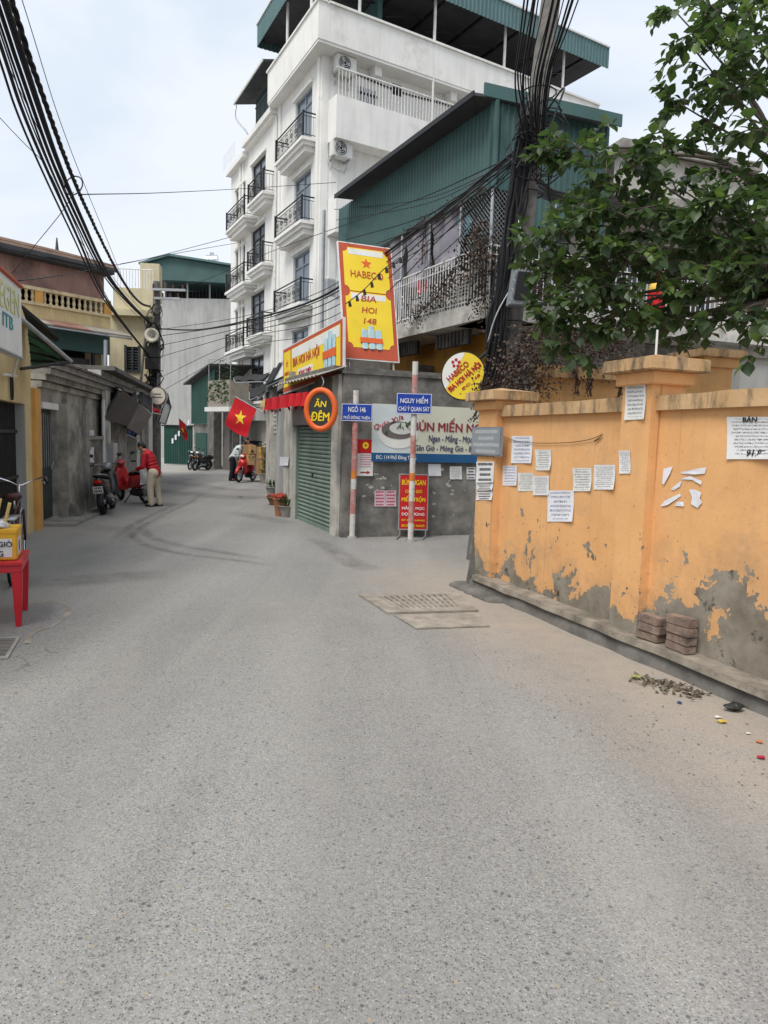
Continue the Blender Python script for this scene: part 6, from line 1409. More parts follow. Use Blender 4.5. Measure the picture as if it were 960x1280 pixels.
    for i in range(2):
        s = MB(); s.ell(ank[i] + V((.06, 0, -.045)), .14, .05, .045, 14, 8); s.ell(ank[i] + V((-.01, 0, -.02)), .06, .048, .06, 10, 8); s.v = [V((v.x, v.y, max(v.z, .0))) for v in s.v]; remeshed(s, 'shoe', 'black_plastic', t, vox, 1, T)
    return t
pb_ = G(193, 633)
person(pb_, R(172), .865, 'person in red jacket and beige trousers bending over the red motorbike', 'jacket_red', 'trousers_beige', .36)
person(G(291, 601), R(10), .90, 'person in pale shirt and dark trousers bending beside the loaded motorbike', 'shirt_pale', 'trousers_dark', .5, 'forward', .016)
person(G(311, 597), R(250), .92, 'person in brown shirt standing behind the stack of cardboard boxes', 'shirt_brown', 'trousers_dark', .08, 'down', .016)
# ================================================================== motorbikes
def motorbike(base, yaw, label, paint, second, scooter=True, scale=1.0, group='parked motorbikes', steer=0.0, cat='motorbike', name='motorbike', lamp='lens_white'):
    T = Matrix.Translation(base) @ Matrix.Rotation(yaw, 4, 'Z') @ Matrix.Rotation(R(-5), 4, 'X') @ Matrix.Scale(scale, 4)
    t = thing(name, label, cat, base, group); V = Vector
    S = Matrix.Translation((.45, 0, 0)) @ Matrix.Rotation(steer, 4, 'Z') @ Matrix.Translation((-.45, 0, 0))
    def fin(m, nm, mat, par=t, st=False, smooth=True):
        X = T @ S if st else T; m.v = [X @ v for v in m.v]; return m.build(nm, mat, par, smooth=smooth)
    Rw = .26 if scooter else .29; tw = .058 if scooter else .042
    def ringp(c, r, n=22): return [V((c[0] + r * math.cos(6.28319 * i / n), c[1], c[2] + r * math.sin(6.28319 * i / n))) for i in range(n)]
    for x, st in ((.63, True), (-.6, False)):
        c = (x, 0, Rw); w = fin(MB().tube(ringp(c, Rw - tw), tw, 8, True), 'wheel', 'tyre', t, st)
        m = MB().tube(ringp(c, Rw - tw * 1.75), .018, 5, True).cyl((x, -.06, Rw), (x, .06, Rw), .05, n=10)
        ns = 5 if scooter else 12
        for i in range(ns): a = 6.28319 * i / ns; m.cyl((x, 0, Rw), (x + (Rw - tw * 1.8) * math.cos(a), 0, Rw + (Rw - tw * 1.8) * math.sin(a)), .018 if scooter else .007, n=5)
        fin(m, 'rim', 'grey_silver', w, st)
        fin(MB().cyl((x, .045, Rw), (x, .052, Rw), .1, n=16), 'brake_disc', 'steel', w, st)
    m = MB()
    for s in (1, -1): m.cyl((.63, s * .075, Rw), (.47, s * .06, .78), .022, n=8)
    fin(m, 'fork', 'grey_silver', t, True)
    m = MB(); secs = []
    for i in range(9):
        a = R(10 + 150 * i / 8); c = V((.63 + (Rw + .03) * math.cos(a), 0, Rw + (Rw + .03) * math.sin(a))); d = V((math.cos(a), 0, math.sin(a))); secs.append([c + V((0, y, 0)) + d * z for y, z in ((-.07, -.035), (-.05, .01), (0, .025), (.05, .01), (.07, -.035), (0, -.01))])
    fin(m.loft(secs), 'front_fender', paint, t, True)
    def body(ss, k_=14):
        return [[V((x + sk * math.sin(6.28319 * i / k_), hw * math.copysign(abs(math.cos(6.28319 * i / k_)) ** .75, math.cos(6.28319 * i / k_)), (z0 + z1) / 2 + (z1 - z0) / 2 * math.copysign(abs(math.sin(6.28319 * i / k_)) ** .8, math.sin(6.28319 * i / k_)))) for i in range(k_)] for x, hw, z0, z1, sk in ss]
    def vbody(ss, k_=14):          # rings at heights: (z, x centre, half depth, half width)
        return [[V((x + hd * math.sin(6.28319 * i / k_), hw * math.copysign(abs(math.cos(6.28319 * i / k_)) ** .7, math.cos(6.28319 * i / k_)), z)) for i in range(k_)] for z, x, hd, hw in ss]
    fin(MB().loft(vbody([(.30, .36, .04, .12), (.42, .37, .06, .19), (.60, .41, .07, .21), (.78, .43, .075, .18), (.90, .42, .06, .12)])), 'leg_shield', paint)
    fin(MB().loft(vbody([(.58, .52, .03, .05), (.66, .53, .055, .12), (.78, .51, .07, .13), (.88, .46, .06, .09)])), 'nose', paint)
    if scooter: fin(MB().loft(body([(.38, .13, .26, .32, 0), (.2, .17, .25, .33, 0), (-.05, .17, .25, .36, 0), (-.2, .15, .25, .45, 0)])), 'footboard', second)
    else: fin(MB().loft(body([(.36, .06, .42, .66, 0), (.15, .07, .36, .52, 0), (-.05, .08, .36, .58, 0)])), 'frame_cover', paint)
    fin(MB().loft(body([(-.02, .09, .34, .66, .02), (-.2, .15, .36, .74, .02), (-.5, .17, .44, .76, .02), (-.78, .12, .56, .78, .02), (-.95, .05, .66, .78, 0)])), 'rear_body', paint)
    fin(MB().loft(body([(.02, .06, .66, .72, 0), (-.12, .12, .71, .79, 0), (-.35, .15, .74, .80, 0), (-.5, .145, .76, .85, 0), (-.72, .12, .77, .86, 0), (-.84, .06, .79, .84, 0)])), 'seat', 'seat_black')
    fin(MB().loft(body([(.30, .07, .90, 1.0, 0), (.38, .12, .9, 1.06, 0), (.5, .10, .9, 1.05, 0), (.56, .05, .93, 1.0, 0)])), 'handlebar_cowl', paint if not scooter else second, t, True)
    fin(MB().ell((.535, 0, .985), .04, .085, .05, 14, 8), 'headlight', lamp, t, True)
    for s in (1, -1): fin(MB().ell((.585, s * .1, .76), .02, .035, .025, 10, 6), 'indicator', 'sticker_orange', t, True)
    m = MB(); m.tube(crom([(.30, -.33, 1.0), (.36, -.2, 1.03), (.40, 0, 1.0), (.36, .2, 1.03), (.30, .33, 1.0)], 4), .014, 6); hb = fin(m, 'handlebar', 'grey_silver', t, True)
    for s in (1, -1):
        fin(MB().cyl((.315, s * .24, 1.02), (.295, s * .36, .998), .02, n=8), 'grip', 'black_plastic', hb, True); fin(MB().cyl((.36, s * .2, 1.01), (.37, s * .34, .995), .007, n=5), 'brake_lever', 'steel', hb, True)
        mr = fin(MB().tube(crom([(.36, s * .2, 1.03), (.35, s * .24, 1.12), (.33, s * .27, 1.20)], 3), .007, 5), 'mirror', 'black_plastic', t, True); fin(MB().ell((.33, s * .30, 1.22), .015, .06, .04, 12, 6), 'mirror_head', 'black_plastic', mr, True)
    fin(MB().loft(body([(-.05, .1, .18, .34, 0), (-.25, .12, .17, .36, 0), (-.55, .1, .2, .36, 0)])), 'engine', 'black_plastic')
    ex = fin(MB().cyl((-.15, -.14, .2), (-.4, -.16, .22), .03, n=8).cyl((-.4, -.16, .22), (-.85, -.17, .3), .055, .06, 10), 'exhaust', 'black_plastic'); fin(MB().cyl((-.5, -.215, .26), (-.8, -.225, .31), .025, n=6), 'heat_shield', 'grey_silver', ex)
    fin(MB().loft([[V((-.60 + (Rw + .05) * math.cos(R(a)), y, Rw + (Rw + .05) * math.sin(R(a)))) + V((math.cos(R(a)), 0, math.sin(R(a)))) * z for y, z in ((-.07, -.02), (-.05, .015), (.05, .015), (.07, -.02), (0, -.005))] for a in range(60, 196, 15)]), 'rear_fender', 'black_plastic')
    fin(MB().ell((-.945, 0, .70), .03, .09, .045, 12, 6), 'tail_light', 'lens_red')
    pl = fin(MB().obox((-.985, -.095, .47), (0, .19, 0), (.012, 0, 0), (-.04, 0, .15)), 'licence_plate', 'plate_white', t, False, False)
    c = T @ V((-1.006, 0, .548)); r_ = (T.to_3x3() @ V((0, -1, 0))).normalized(); u_ = (T.to_3x3() @ V((-.04, 0, .15))).normalized()
    m = MB()
    for k_, (x, y) in enumerate([(-.05, .035), (-.015, .035), (.02, .035), (.055, .035), (-.06, -.03), (-.03, -.03), (0, -.03), (.03, -.03), (.06, -.03)]): m.obox(c + r_ * (x - .009) + u_ * (y - .022), r_ * .018, u_ * .044, r_.cross(u_) * .002)
    m.build('plate_digits', 'text_black', pl)
    fin(MB().tube(crom([(-.55, .13, .80), (-.8, .13, .84), (-.92, 0, .86), (-.8, -.13, .84), (-.55, -.13, .80)], 4), .014, 6), 'grab_rail', 'grey_silver')
    fin(MB().cyl((-.1, .12, .22), (-.02, .26, .0), .014, n=6), 'side_stand', 'black_plastic')
    return t
def stand_at(px, py): return G(px, py)
def rear_at(px, py, yaw, sc): return G(px, py) + Vector((math.cos(R(yaw)), math.sin(R(yaw)), 0)) * .6 * sc
motorbike(rear_at(130, 643, 103, .96), R(103), 'black scooter parked with its rear to the road against the low dark wall', 'black_gloss', 'grey_silver', True, .96)
motorbike(rear_at(183, 630, 141, .95), R(141), 'red motorbike parked beside the person in the red jacket', 'red_paint', 'red_paint', False, .95, steer=-.25)
motorbike(G(304, 603) + Vector((0, .5, 0)), R(256), 'red motorbike loaded with cardboard boxes at the far shop', 'red_paint', 'red_paint', False, .95)
motorbike(G(243, 587), R(262), 'dark motorbike parked by the green shed, nearer the gate', 'black_gloss', 'black_plastic', False, .85); motorbike(G(252, 588), R(250), 'dark motorbike parked by the green shed, nearer the pier', 'black_plastic', 'grey_silver', True, .85)
m = MB(); c = G(163, 627); o = c + Vector((.55, -.42, .62))
bx_ = MB(); bx_.grid(lambda u, v: G(189, 632) + Vector((-.22 + .34 * u, -.1 + .03 * math.sin(u * 8 + v * 5), .50 + .42 * v - .05 * abs(u - .5))), 8, 6); k_ = len(bx_.v); bx_.v += [v + Vector((.03, .13 - .04 * math.cos(i), 0)) for i, v in enumerate(bx_.v[:k_])]; bx_.f += [tuple(i + k_ for i in f) for f in bx_.f]
tag(bx_.build('carrier_bag', 'bag_white', smooth=True), 'white carrier bag held at the rear of the red motorbike', 'bag')
# cardboard load
bz = G(313, 603); rr2 = random.Random(6)
for i, (dx, dy, dz, sx, sy, sz, lb) in enumerate(((-.05, 0, .62, .55, .45, .38, 'cardboard box lowest on the rack of the loaded motorbike'), (.02, .02, 1.01, .48, .42, .32, 'cardboard box topmost on the loaded motorbike'), (.48, .1, .28, .42, .5, .55, 'cardboard box hung low at the side of the loaded motorbike'), (.46, .1, .86, .40, .48, .42, 'cardboard box stacked high at the side of the loaded motorbike'), (.85, .35, .0, .45, .5, .75, 'tall cardboard box standing on the ground beside the loaded motorbike'))):
    p = bz + Vector((dx - .1, dy + .2, dz)); a = rr2.uniform(-.3, .3); X = Vector((math.cos(a), math.sin(a), 0)); Y_ = Vector((-math.sin(a), math.cos(a), 0))
    t = thing('cardboard_box', lb, 'box', p, 'cardboard boxes at the far shop'); MB().obox(p - X * sx / 2 - Y_ * sy / 2, X * sx, Y_ * sy, (0, 0, sz)).build('carton', 'cardboard', t, bevel=.01); MB().obox(p - X * .03 - Y_ * (sy / 2 + .003), X * .06, Y_ * (sy + .006), (0, 0, sz + .003)).build('tape', 'box_yellow', t)
pot(331, 604, .22, .35, 'concrete', 'pot with tall green plant beside the far white pier', 'plant_green', 9)
m = MB(); rr2 = random.Random(12); b = G(331, 604)
for i in range(120): p = b + Vector((rr2.gauss(0, .12), rr2.gauss(0, .12), .4 + rr2.random() * 1.1)); a = rr2.random() * 6.28; d = Vector((math.cos(a), math.sin(a), .3)) * .16; f = Vector((-math.sin(a), math.cos(a), 0)) * .04; m.add([p, p + d * .5 + f, p + d, p + d * .5 - f], [(0, 1, 2), (0, 2, 3)])
m.tube([b + Vector((0, 0, .3)), b + Vector((.03, 0, 1.4))], .012, 5); tag(m.build('shrub', 'plant_green', kind='stuff'), 'slim leafy shrub against the far white pier', 'shrub')
# ================================================================== flags
def flag(hoist0, hoist1, fly, label, seed):
    """cloth hung from a pole (hoist0-hoist1), fly is the vector along the cloth's length"""
    h0, h1, fl = Vector(hoist0), Vector(hoist1), Vector(fly); t = thing('national_flag', label, 'flag', h0, 'red flags over the lane')
    nn = (h1 - h0).cross(fl).normalized()
    def fn(u, v, o=0): return h0.lerp(h1, v) + fl * u + nn * (.05 * math.sin(u * 7 + v * 2 + seed) * u + o) + Vector((0, 0, -.06 * u * math.sin(v * 3.1)))
    MB().grid(fn, 20, 14).build('cloth', 'cloth_red', t, smooth=True)
    W_, H_ = fl.length, (h1 - h0).length
    for sd in (1, -1):
        pts = []
        for i in range(10):
            r = .26 if i % 2 == 0 else .10; a = R(36 * i); pts.append(fn(.5 + r * math.sin(a) * H_ / W_, .5 - r * math.cos(a), .006 * sd))
        c = fn(.5, .5, .006 * sd); m = MB(); m.add([c] + pts, [(0, i + 1, (i + 1) % 10 + 1) for i in range(10)]); m.build('star', 'flag_yellow', t, fixn=False)
    MB().cyl(h0 + (h0 - h1).normalized() * -.02 + (h0 - h1) * .05, h1 + (h1 - h0) * .35, .014, n=6).build('flagpole', 'galv', t)
flag(at(294, 496, 22.5), at(321, 511, 22.2), at(281, 531, 22.5) - at(294, 496, 22.5), 'large red flag with yellow star hanging over the lane', 0); flag(at(223, 522, 28), at(232, 530, 27.8), at(226, 543, 28) - at(223, 522, 28), 'small red flag with yellow star beyond the lane pole', 1)
# ================================================================== table with steamer box, bicycle
tn, tf = G(25, 783), G(33, 763); ex = (tf - tn).normalized(); ey = Vector((-ex.y, ex.x, 0)); TW = .62; TH = .555
t = thing('plastic_table', 'red plastic table at the picture edge carrying a yellow box', 'table', tn)
o0 = tn - ex * .05 - ey * -.04
def tp(a, b, z): return tn + ex * a + ey * b + Vector((0, 0, z))
L_ = (tf - tn).length + .06
top = MB().obox(tp(-.05, -.04, TH - .03), ex * (L_ + .06), ey * TW, (0, 0, .03)).build('table_top', 'red_plastic', t, bevel=.012); MB().obox(tp(-.035, -.025, TH - .09), ex * (L_ + .03), ey * (TW - .03), (0, 0, .06)).build('apron', 'red_plastic', top, bevel=.008)
for a in (0, L_ - .06):
    for b in (0, TW - .09):
        q = [tp(a - .02 + x, b - .02 + y, z) for x, y, z in ((.008, .008, 0), (.052, .008, 0), (.052, .052, 0), (.008, .052, 0), (-.01, -.01, TH - .085), (.075, -.01, TH - .085), (.075, .075, TH - .085), (-.01, .075, TH - .085))]; MB().hexa(q).build('leg', 'red_plastic', t, bevel=.006)
t = thing('yellow_box', 'yellow food box with white label standing on the red plastic table', 'box', tp(.2, .2, TH))
bw, bd, bh_ = .40, .40, .255
MB().obox(tp(.06, .015, TH + .004), ex * bw, ey * bd, (0, 0, bh_)).build('carton', 'box_yellow', t, bevel=.008)
MB().obox(tp(.055, .01, TH + bh_ - .03), ex * (bw + .01), ey * (bd + .01), (0, 0, .035)).build('rim', 'box_yellow', t, bevel=.006)
MB().obox(tp(.0575, .05, TH + .03), ex * .002, ey * (bd - .05), (0, 0, .155)).build('front_label', 'bag_white', t)
lb = tp(.0565, .13, 0); lettering('GIÒ', tp(.056, .102, TH + .145), -ey, (0, 0, 1), .108, .055, 'text_black', t, .02); lettering('G', tp(.056, .136, TH + .06), -ey, (0, 0, 1), .04, .045, 'text_black', t, .02)
MB().obox(tp(.12, .0125, TH + .04), ex * .24, ey * .002, (0, 0, .14)).build('side_label', 'bag_white', t); MB().obox(tp(.2, .011, TH + .06), ex * .07, ey * .001, (0, 0, .09)).build('barcode', 'trash_dark', t)
m = MB(); m.ell(tp(.24, .22, TH + bh_ + .03), .14, .15, .05, 14, 8); rr2 = random.Random(2); m.v = [v + Vector((rr2.gauss(0, .012), rr2.gauss(0, .012), rr2.gauss(0, .008))) for v in m.v]; tag(m.build('plastic_wrap', 'bag_white', smooth=True), 'crumpled pale plastic wrap on top of the yellow box', 'plastic')
for i, (a, b) in enumerate(((.2, .12), (.26, .2), (.3, .28))): m = MB(); m.cyl(tp(a, b, TH + bh_ + .02), tp(a + .03 * (i - 1), b - .05, TH + bh_ + .22 + .03 * i), .014, n=8); tag(m.build('bamboo_stick', 'bamboo'), 'yellow bamboo stick standing in the yellow box, %s' % ('the nearest', 'the middle one', 'the farthest')[i], 'stick', 'bamboo sticks in the yellow box')
# bicycle behind the table, heading away
bb_ = at(18, 640, 7.7) + Vector((-.06, .14, 0)); bb_.z = 0; t = thing('bicycle', 'old bicycle with brown saddle standing behind the red plastic table', 'bicycle', bb_)
Tb = Matrix.Translation(bb_) @ Matrix.Rotation(R(112), 4, 'Z')
def bk(m, nm, mat, par=t): m.v = [Tb @ v for v in m.v]; return m.build(nm, mat, par, smooth=True)
for x in (.55, -.5):
    ring = [Vector((x + .33 * math.cos(.2094 * i), 0, .34 + .33 * math.sin(.2094 * i))) for i in range(30)]; w = bk(MB().tube(ring, .017, 6, True), 'wheel', 'tyre'); m = MB().tube([Vector((x + .305 * math.cos(.2094 * i), 0, .34 + .305 * math.sin(.2094 * i))) for i in range(30)], .01, 5, True)
    for i in range(16): a = .3927 * i; m.cyl((x, .02 * (-1) ** i, .34), (x + .3 * math.cos(a), 0, .34 + .3 * math.sin(a)), .002, n=3)
    bk(m, 'rim', 'chrome', w); bk(MB().tube([Vector((x + .37 * math.cos(R(a)), 0, .34 + .37 * math.sin(R(a)))) for a in range(10 if x < 0 else 30, 190, 12)], .02, 5), 'mudguard', 'galv')
m = MB()
for a, b in (((-.12, 0, .80), (-.02, 0, .32)), ((-.02, 0, .32), (.40, 0, .78)), ((-.12, 0, .72), (.38, 0, .84)), ((-.5, .05, .34), (-.02, .03, .32)), ((-.5, -.05, .34), (-.02, -.03, .32)), ((-.5, .05, .34), (-.12, .02, .70)), ((-.5, -.05, .34), (-.12, -.02, .70)), ((.37, 0, .92), (.42, 0, .72)), ((.42, .04, .72), (.55, .04, .34)), ((.42, -.04, .72), (.55, -.04, .34))): m.cyl(a, b, .015, n=7)
bk(m, 'frame', 'brown_leather'); bk(MB().cyl((-.12, 0, .78), (-.14, 0, .90), .013, n=6), 'seat_post', 'chrome')
sdl = MB(); secs = []
for x, hw, z0, z1 in ((-.30, .04, .90, .95), (-.27, .095, .885, .965), (-.18, .09, .89, .96), (-.08, .05, .90, .955), (.0, .025, .905, .945), (.02, .012, .915, .935)): secs.append([Vector((x, hw * math.cos(.5236 * i), (z0 + z1) / 2 + (z1 - z0) / 2 * math.sin(.5236 * i))) for i in range(12)])
bk(sdl.loft(secs), 'saddle', 'brown_leather'); bk(MB().tube(crom([(.30, -.30, 1.06), (.42, -.27, 1.10), (.46, -.12, 1.05), (.42, 0, 1.0), (.46, .12, 1.05), (.42, .27, 1.10), (.30, .30, 1.06)], 4), .011, 6), 'handlebar', 'chrome')
for s in (1, -1): bk(MB().cyl((.36, s * .29, 1.085), (.26, s * .31, 1.045), .016, n=8), 'grip', 'black_plastic'); bk(MB().tube([(.43, s * .24, 1.06), (.36, s * .28, 1.03)], .006, 5), 'brake_lever', 'chrome')
bk(MB().cyl((.37, 0, .9), (.42, 0, 1.02), .014, n=6), 'stem', 'chrome'); bk(MB().obox((-.75, -.07, .72), (.45, 0, 0), (0, .14, 0), (0, 0, .015)), 'carrier', 'galv')
# ================================================================== utility poles and cables
def at_z(px, py, z):
    r = ray(px, py); t = (z - CAMH) / r.z; return Vector((r.x * t, r.y * t, z))
# lane pole
LP = at(194, 560, 26.5); LP.z = 0; ltop = at(197, 352, 26.5)
t = thing('utility_pole', 'grey concrete utility pole of the lane hung with boxes and tangled cables', 'pole', LP)
MB().cyl(LP, Vector((ltop.x - .03, LP.y, ltop.z)), .21, .13, 10).build('shaft', 'pole_concrete', t)
for py, w_ in ((362, .9), (373, .7)):
    c = at(201, py, 26.3); MB().box(c.x - w_ * .35, c.x + w_, c.y - .05, c.y + .05, c.z - .04, c.z + .04).build('crossarm', 'galv', t)
    for i in range(4): x = c.x - w_ * .3 + i * w_ * .4; MB().cyl((x, c.y, c.z + .04), (x, c.y, c.z + .2), .04, .03, 8).build('insulator', 'brown_leather', t)
for py in (440, 455): c = at(191, py, 26.2); MB().box(c.x - .25, c.x + .25, c.y - .12, c.y + .1, c.z - .2, c.z + .2).build('junction_box', 'black_plastic', t)
rr2 = random.Random(21)
m = MB()
for i in range(46):
    z0 = rr2.uniform(2.5, 4.6); pts = [LP + Vector((rr2.gauss(0, .2), -.22 + rr2.gauss(0, .08), z0 + k_ * rr2.uniform(.2, .5) + rr2.gauss(0, .1))) for k_ in range(4)]; m.tube(crom(pts, 3), rr2.uniform(.010, .03), 4)
for i in range(14):
    c = LP + Vector((rr2.uniform(-.15, .25), -.25, rr2.uniform(4.2, 6.2))); r = rr2.uniform(.12, .3); m.tube([c + Vector((r * math.cos(k_ * .524), rr2.gauss(0, .02), r * 1.2 * math.sin(k_ * .524))) for k_ in range(12)], .012, 4, True)
m.build('cable_tangle', 'cable', t)['kind'] = 'stuff'
p = at(184, 400, 26.8); q = at(176, 478, 26.8); MB().cyl(q, p, .05, n=7).build('side_pipe', 'pole_concrete', t)
sp = thing('loudspeaker', 'pale horn loudspeaker mounted on the lane pole', 'loudspeaker', at(189, 420, 26)); c = at(190, 419, 26.0); dr = Vector((.15, -1, -.05)).normalized(); x = dr.orthogonal().normalized(); y = dr.cross(x); secs = [[c + dr * d + (x * math.cos(.449 * i) + y * math.sin(.449 * i)) * r for i in range(14)] for d, r in ((-.35, .06), (-.2, .08), (-.05, .15), (.04, .26), (.06, .26), (.0, .15), (-.1, .09))]
MB().loft(secs).build('horn', 'lamp_cream', sp, smooth=True); MB().cyl(c - dr * .45, c - dr * .3, .1, n=10).build('driver', 'black_plastic', sp); MB().cyl(c - dr * .08, c + dr * .01, .05, .03, n=8).build('phase_plug', 'speaker_cone', sp); MB().cyl(c - dr * .3, LP + Vector((0, 0, c.z)), .025, n=6).build('bracket', 'galv', sp)
ls_ = thing('round_lamp_sign', 'round cream lightbox sign hanging beside the lane pole', 'sign', at(197, 506, 23)); c = at(197, 495, 23); r_ = Vector((1, -.15, 0)).normalized(); rl = 11.2 / 880 * 23
disc(c, r_, UPV, rl, rl, -.12, 0).build('rim', 'galv', ls_); disc(c, r_, UPV, rl * .92, rl * .92, 0, .01).build('face', 'lamp_cream', ls_); MB().tube([c + r_ * rl * .97 * math.cos(.2618 * i) + UPV * rl * .97 * math.sin(.2618 * i) for i in range(24)], .018, 5, True).build('bezel', 'brown_leather', ls_)
ebox(MB(), c, r_, UPV, -.17, .17, -.06, -.02, .01, .014).build('faded_print', 'sign_greybrown', ls_); ebox(MB(), c, r_, UPV, -.12, .12, .04, .08, .01, .014).build('faded_print', 'sign_greybrown', ls_); MB().cyl(c + UPV * rl, c + UPV * (rl + .5) + Vector((-.3, 1, 0)), .02, n=5).build('bracket', 'black_iron', ls_)
# corner pole (leaning)
P0_ = at(638, 400, 9.9); P1_ = at(672, 131, 9.9); ax = (P1_ - P0_).normalized(); foot = P0_ - ax * (P0_.z / ax.z); topp = P0_ + ax * ((8.6 - P0_.z) / ax.z)
cp = thing('utility_pole', 'leaning concrete utility pole behind the orange wall wrapped in black cables', 'pole', foot)
def pole_r(z): return .20 - .010 * z
secs = []
for k_ in range(12):
    z = 8.6 * k_ / 11; c = foot + ax * (z / ax.z); r = pole_r(z); secs.append([c + Vector((r * math.copysign(abs(math.cos(a)) ** .6, math.cos(a)), r * .8 * math.copysign(abs(math.sin(a)) ** .6, math.sin(a)), 0)) for a in [6.28319 * i / 12 for i in range(12)]])
MB().loft(secs).build('shaft', 'pole_concrete', cp)
def on(z, dx=0.0, dy=0.0): return foot + ax * (z / ax.z) + Vector((dx, dy, 0))
m = MB(); rr2 = random.Random(31)
for i in range(38):
    dx = rr2.uniform(-.30, -.08); dy = -.17 - .03 * rr2.random(); h_ = rr2.uniform(.68, .84); pts = [on(2.3 + k_ * (h_ - .18), dx * (1 - .045 * k_) + rr2.gauss(0, .03), dy + rr2.gauss(0, .025)) for k_ in range(7)]; m.tube(crom(pts, 3), rr2.uniform(.007, .020), 5)
for i in range(22):
    z = rr2.uniform(5.1, 6.0); a = rr2.random() * 6.28; c = on(z, rr2.uniform(-.15, .2), -.2 + rr2.gauss(0, .06)); r = rr2.uniform(.08, .24); m.tube([c + Vector((r * math.cos(k_ * .524) + rr2.gauss(0, .02), rr2.gauss(0, .03), r * .9 * math.sin(k_ * .524))) for k_ in range(12)], .010, 4, True)
m.build('cable_wrap', 'cable', cp)['kind'] = 'stuff'
for z in (2.4, 3.3, 4.2, 5.0, 6.3): c = on(z); MB().tube([c + Vector((.23 * math.cos(.524 * i), .21 * math.sin(.524 * i), 0)) for i in range(12)], .010, 5, True).build('strap', 'black_iron', cp)
eb = thing('meter_box', 'grey electric meter box strapped to the leaning utility pole', 'box', on(3.4, .25)); c = at(646, 358, 9.55)
MB().obox(c + Vector((-.09, -.14, -.26)), (.26, .05, 0), (-.04, .2, 0), (.06, 0, .5)).build('cabinet', 'grey_plate', eb, bevel=.012); MB().obox(c + Vector((-.06, -.148, -.2)), (.2, .038, 0), (0, -.01, 0), (.045, 0, .36)).build('lid', 'black_plastic', eb, bevel=.006)
for k_ in range(4): MB().cyl(c + Vector((-.10 + .012 * k_, -.16, -.2 + k_ * .12)), c + Vector((-.10 + .012 * k_, -.19, -.2 + k_ * .12)), .016, n=6).build('knob', 'galv', eb)
def cable(pts, r, label, mat='cable', group=None, n=8, twist=0):
    q = crom(pts, n); m = MB()
    if twist:
        for s in (0, 2.1, 4.2):
            L_ = 0; pp = []
            for i, p in enumerate(q):
                if i: L_ += (p - q[i - 1]).length
                a = L_ * twist + s; pp.append(p + Vector((math.cos(a) * r * .8, 0, math.sin(a) * r * .8)))
            m.tube(pp, r * .75, 5)
    else: m.tube(q, r, 5)
    return tag(m.build('overhead_cable', mat, smooth=True, fixn=False), label, 'cable', group)
# left bundle: from the lane pole towards the camera, overhead
GA = 'cables of the bundle over the lane'; LA = 'black overhead cable in the bundle from the lane pole to the top corner'
def bundle(pix, r, mat='cable', label=LA, twist=0, far=True, n=10):
    pts = [at_z(x, y, z) for x, y, z in pix]; d = (pts[0] - pts[1]).normalized(); pts = [pts[0] + d * 6] + pts
    cable(pts, r, label, mat, GA, n, twist)
bundle([(12, -8, 7.0), (45, 95, 6.7), (100, 243, 6.3), (150, 345, 6.1), (175, 378, 6.2), (194, 384, 6.6)], .030, twist=9, n=24, label='twisted black cable on the open sky side of the bundle over the lane')
for i, (dx, dy, r) in enumerate(((-8, 2, .030), (-3, -3, .022), (2, 0, .030), (5, 3, .016), (-12, 8, .018))):
    bundle([(2 + dx, -8 + dy, 6.9), (32 + dx * .9, 85 + dy, 6.6), (70 + dx * .7, 197 + dy, 6.25), (101 + dx * .5, 272 + dy * .8, 5.95), (132 + dx * .3, 338 + dy * .6, 5.7), (160, 376 + dy * .4, 5.6), (192, 408 + dy * .2, 5.75)], r, 'cable_blue' if i == 1 else 'cable', label='bluish black cable in the middle of the bundle over the lane' if i == 1 else LA)
for i, (dx, dy, r) in enumerate(((0, 0, .026), (-6, 4, .018), (3, -5, .012))):
    bundle([(-4 + dx, 42 + dy, 6.6), (28 + dx, 138 + dy, 6.3), (60 + dx * .8, 215 + dy, 6.0), (95 + dx * .6, 292 + dy, 5.6), (126 + dx * .4, 362 + dy * .6, 5.2), (152, 402 + dy * .4, 4.9), (192, 452 + dy * .2, 4.4)], r, label='black cable hanging lowest in the bundle over the lane, %s' % ('the thickest of three', 'the outermost of three', 'the thinnest of three')[i])
for i, (pts) in enumerate((((-5, 142, 6.4), (60, 213, 6.0), (100, 300, 5.6), (150, 372, 5.5), (192, 415, 5.6)), ((26, -5, 7.0), (80, 165, 6.5), (130, 290, 6.2), (165, 372, 5.9), (193, 400, 6.0)), ((52, 170, 6.3), (90, 250, 6.0), (140, 345, 5.7), (192, 405, 5.8)))): bundle(pts, .006, 'cable', ('thin line entering at the left picture edge below the cable bundle', 'thin line on the sky side of the cable bundle over the lane', 'short thin line running along the lower cables of the bundle')[i])
c = at_z(92, 232, 6.1); m = MB(); m.tube([c + Vector((.16 * math.cos(.393 * i), .1 * math.sin(.393 * i), .2 * math.sin(.393 * i))) for i in range(16)], .012, 5, True); tag(m.build('cable_coil', 'cable'), 'small coil of cable hanging from the bundle over the lane', 'cable coil')
cable([at(15, 342, 15), at(45, 305, 14.5), at(78, 264, 13.5), at(92, 240, 13)], .007, 'thin line slanting down from the cable coil to the shop signboard')
cable([at(22, 351, 12), at(70, 345, 17), at(125, 335, 23), at(190, 322, 30), at(290, 296, 33)], .012, 'cable crossing in front of the brown metal storey to the white building')
cable([at(103, 243, 14), at(200, 241, 22), at(300, 236, 30), at(420, 228, 27)], .011, 'thin cable crossing the sky to the white building')
cable([at(150, 330, 24), at(230, 315, 28), at(300, 303, 34)], .010, 'thin cable crossing the sky above the teal roof terrace to the white building'); cable([at(197, 360, 26.5), at(250, 352, 29), at(330, 318, 27), at(420, 285, 20), at(520, 250, 13.5), at(640, 196, 9.9)], .010, 'thin cable passing the upper balconies of the white building')
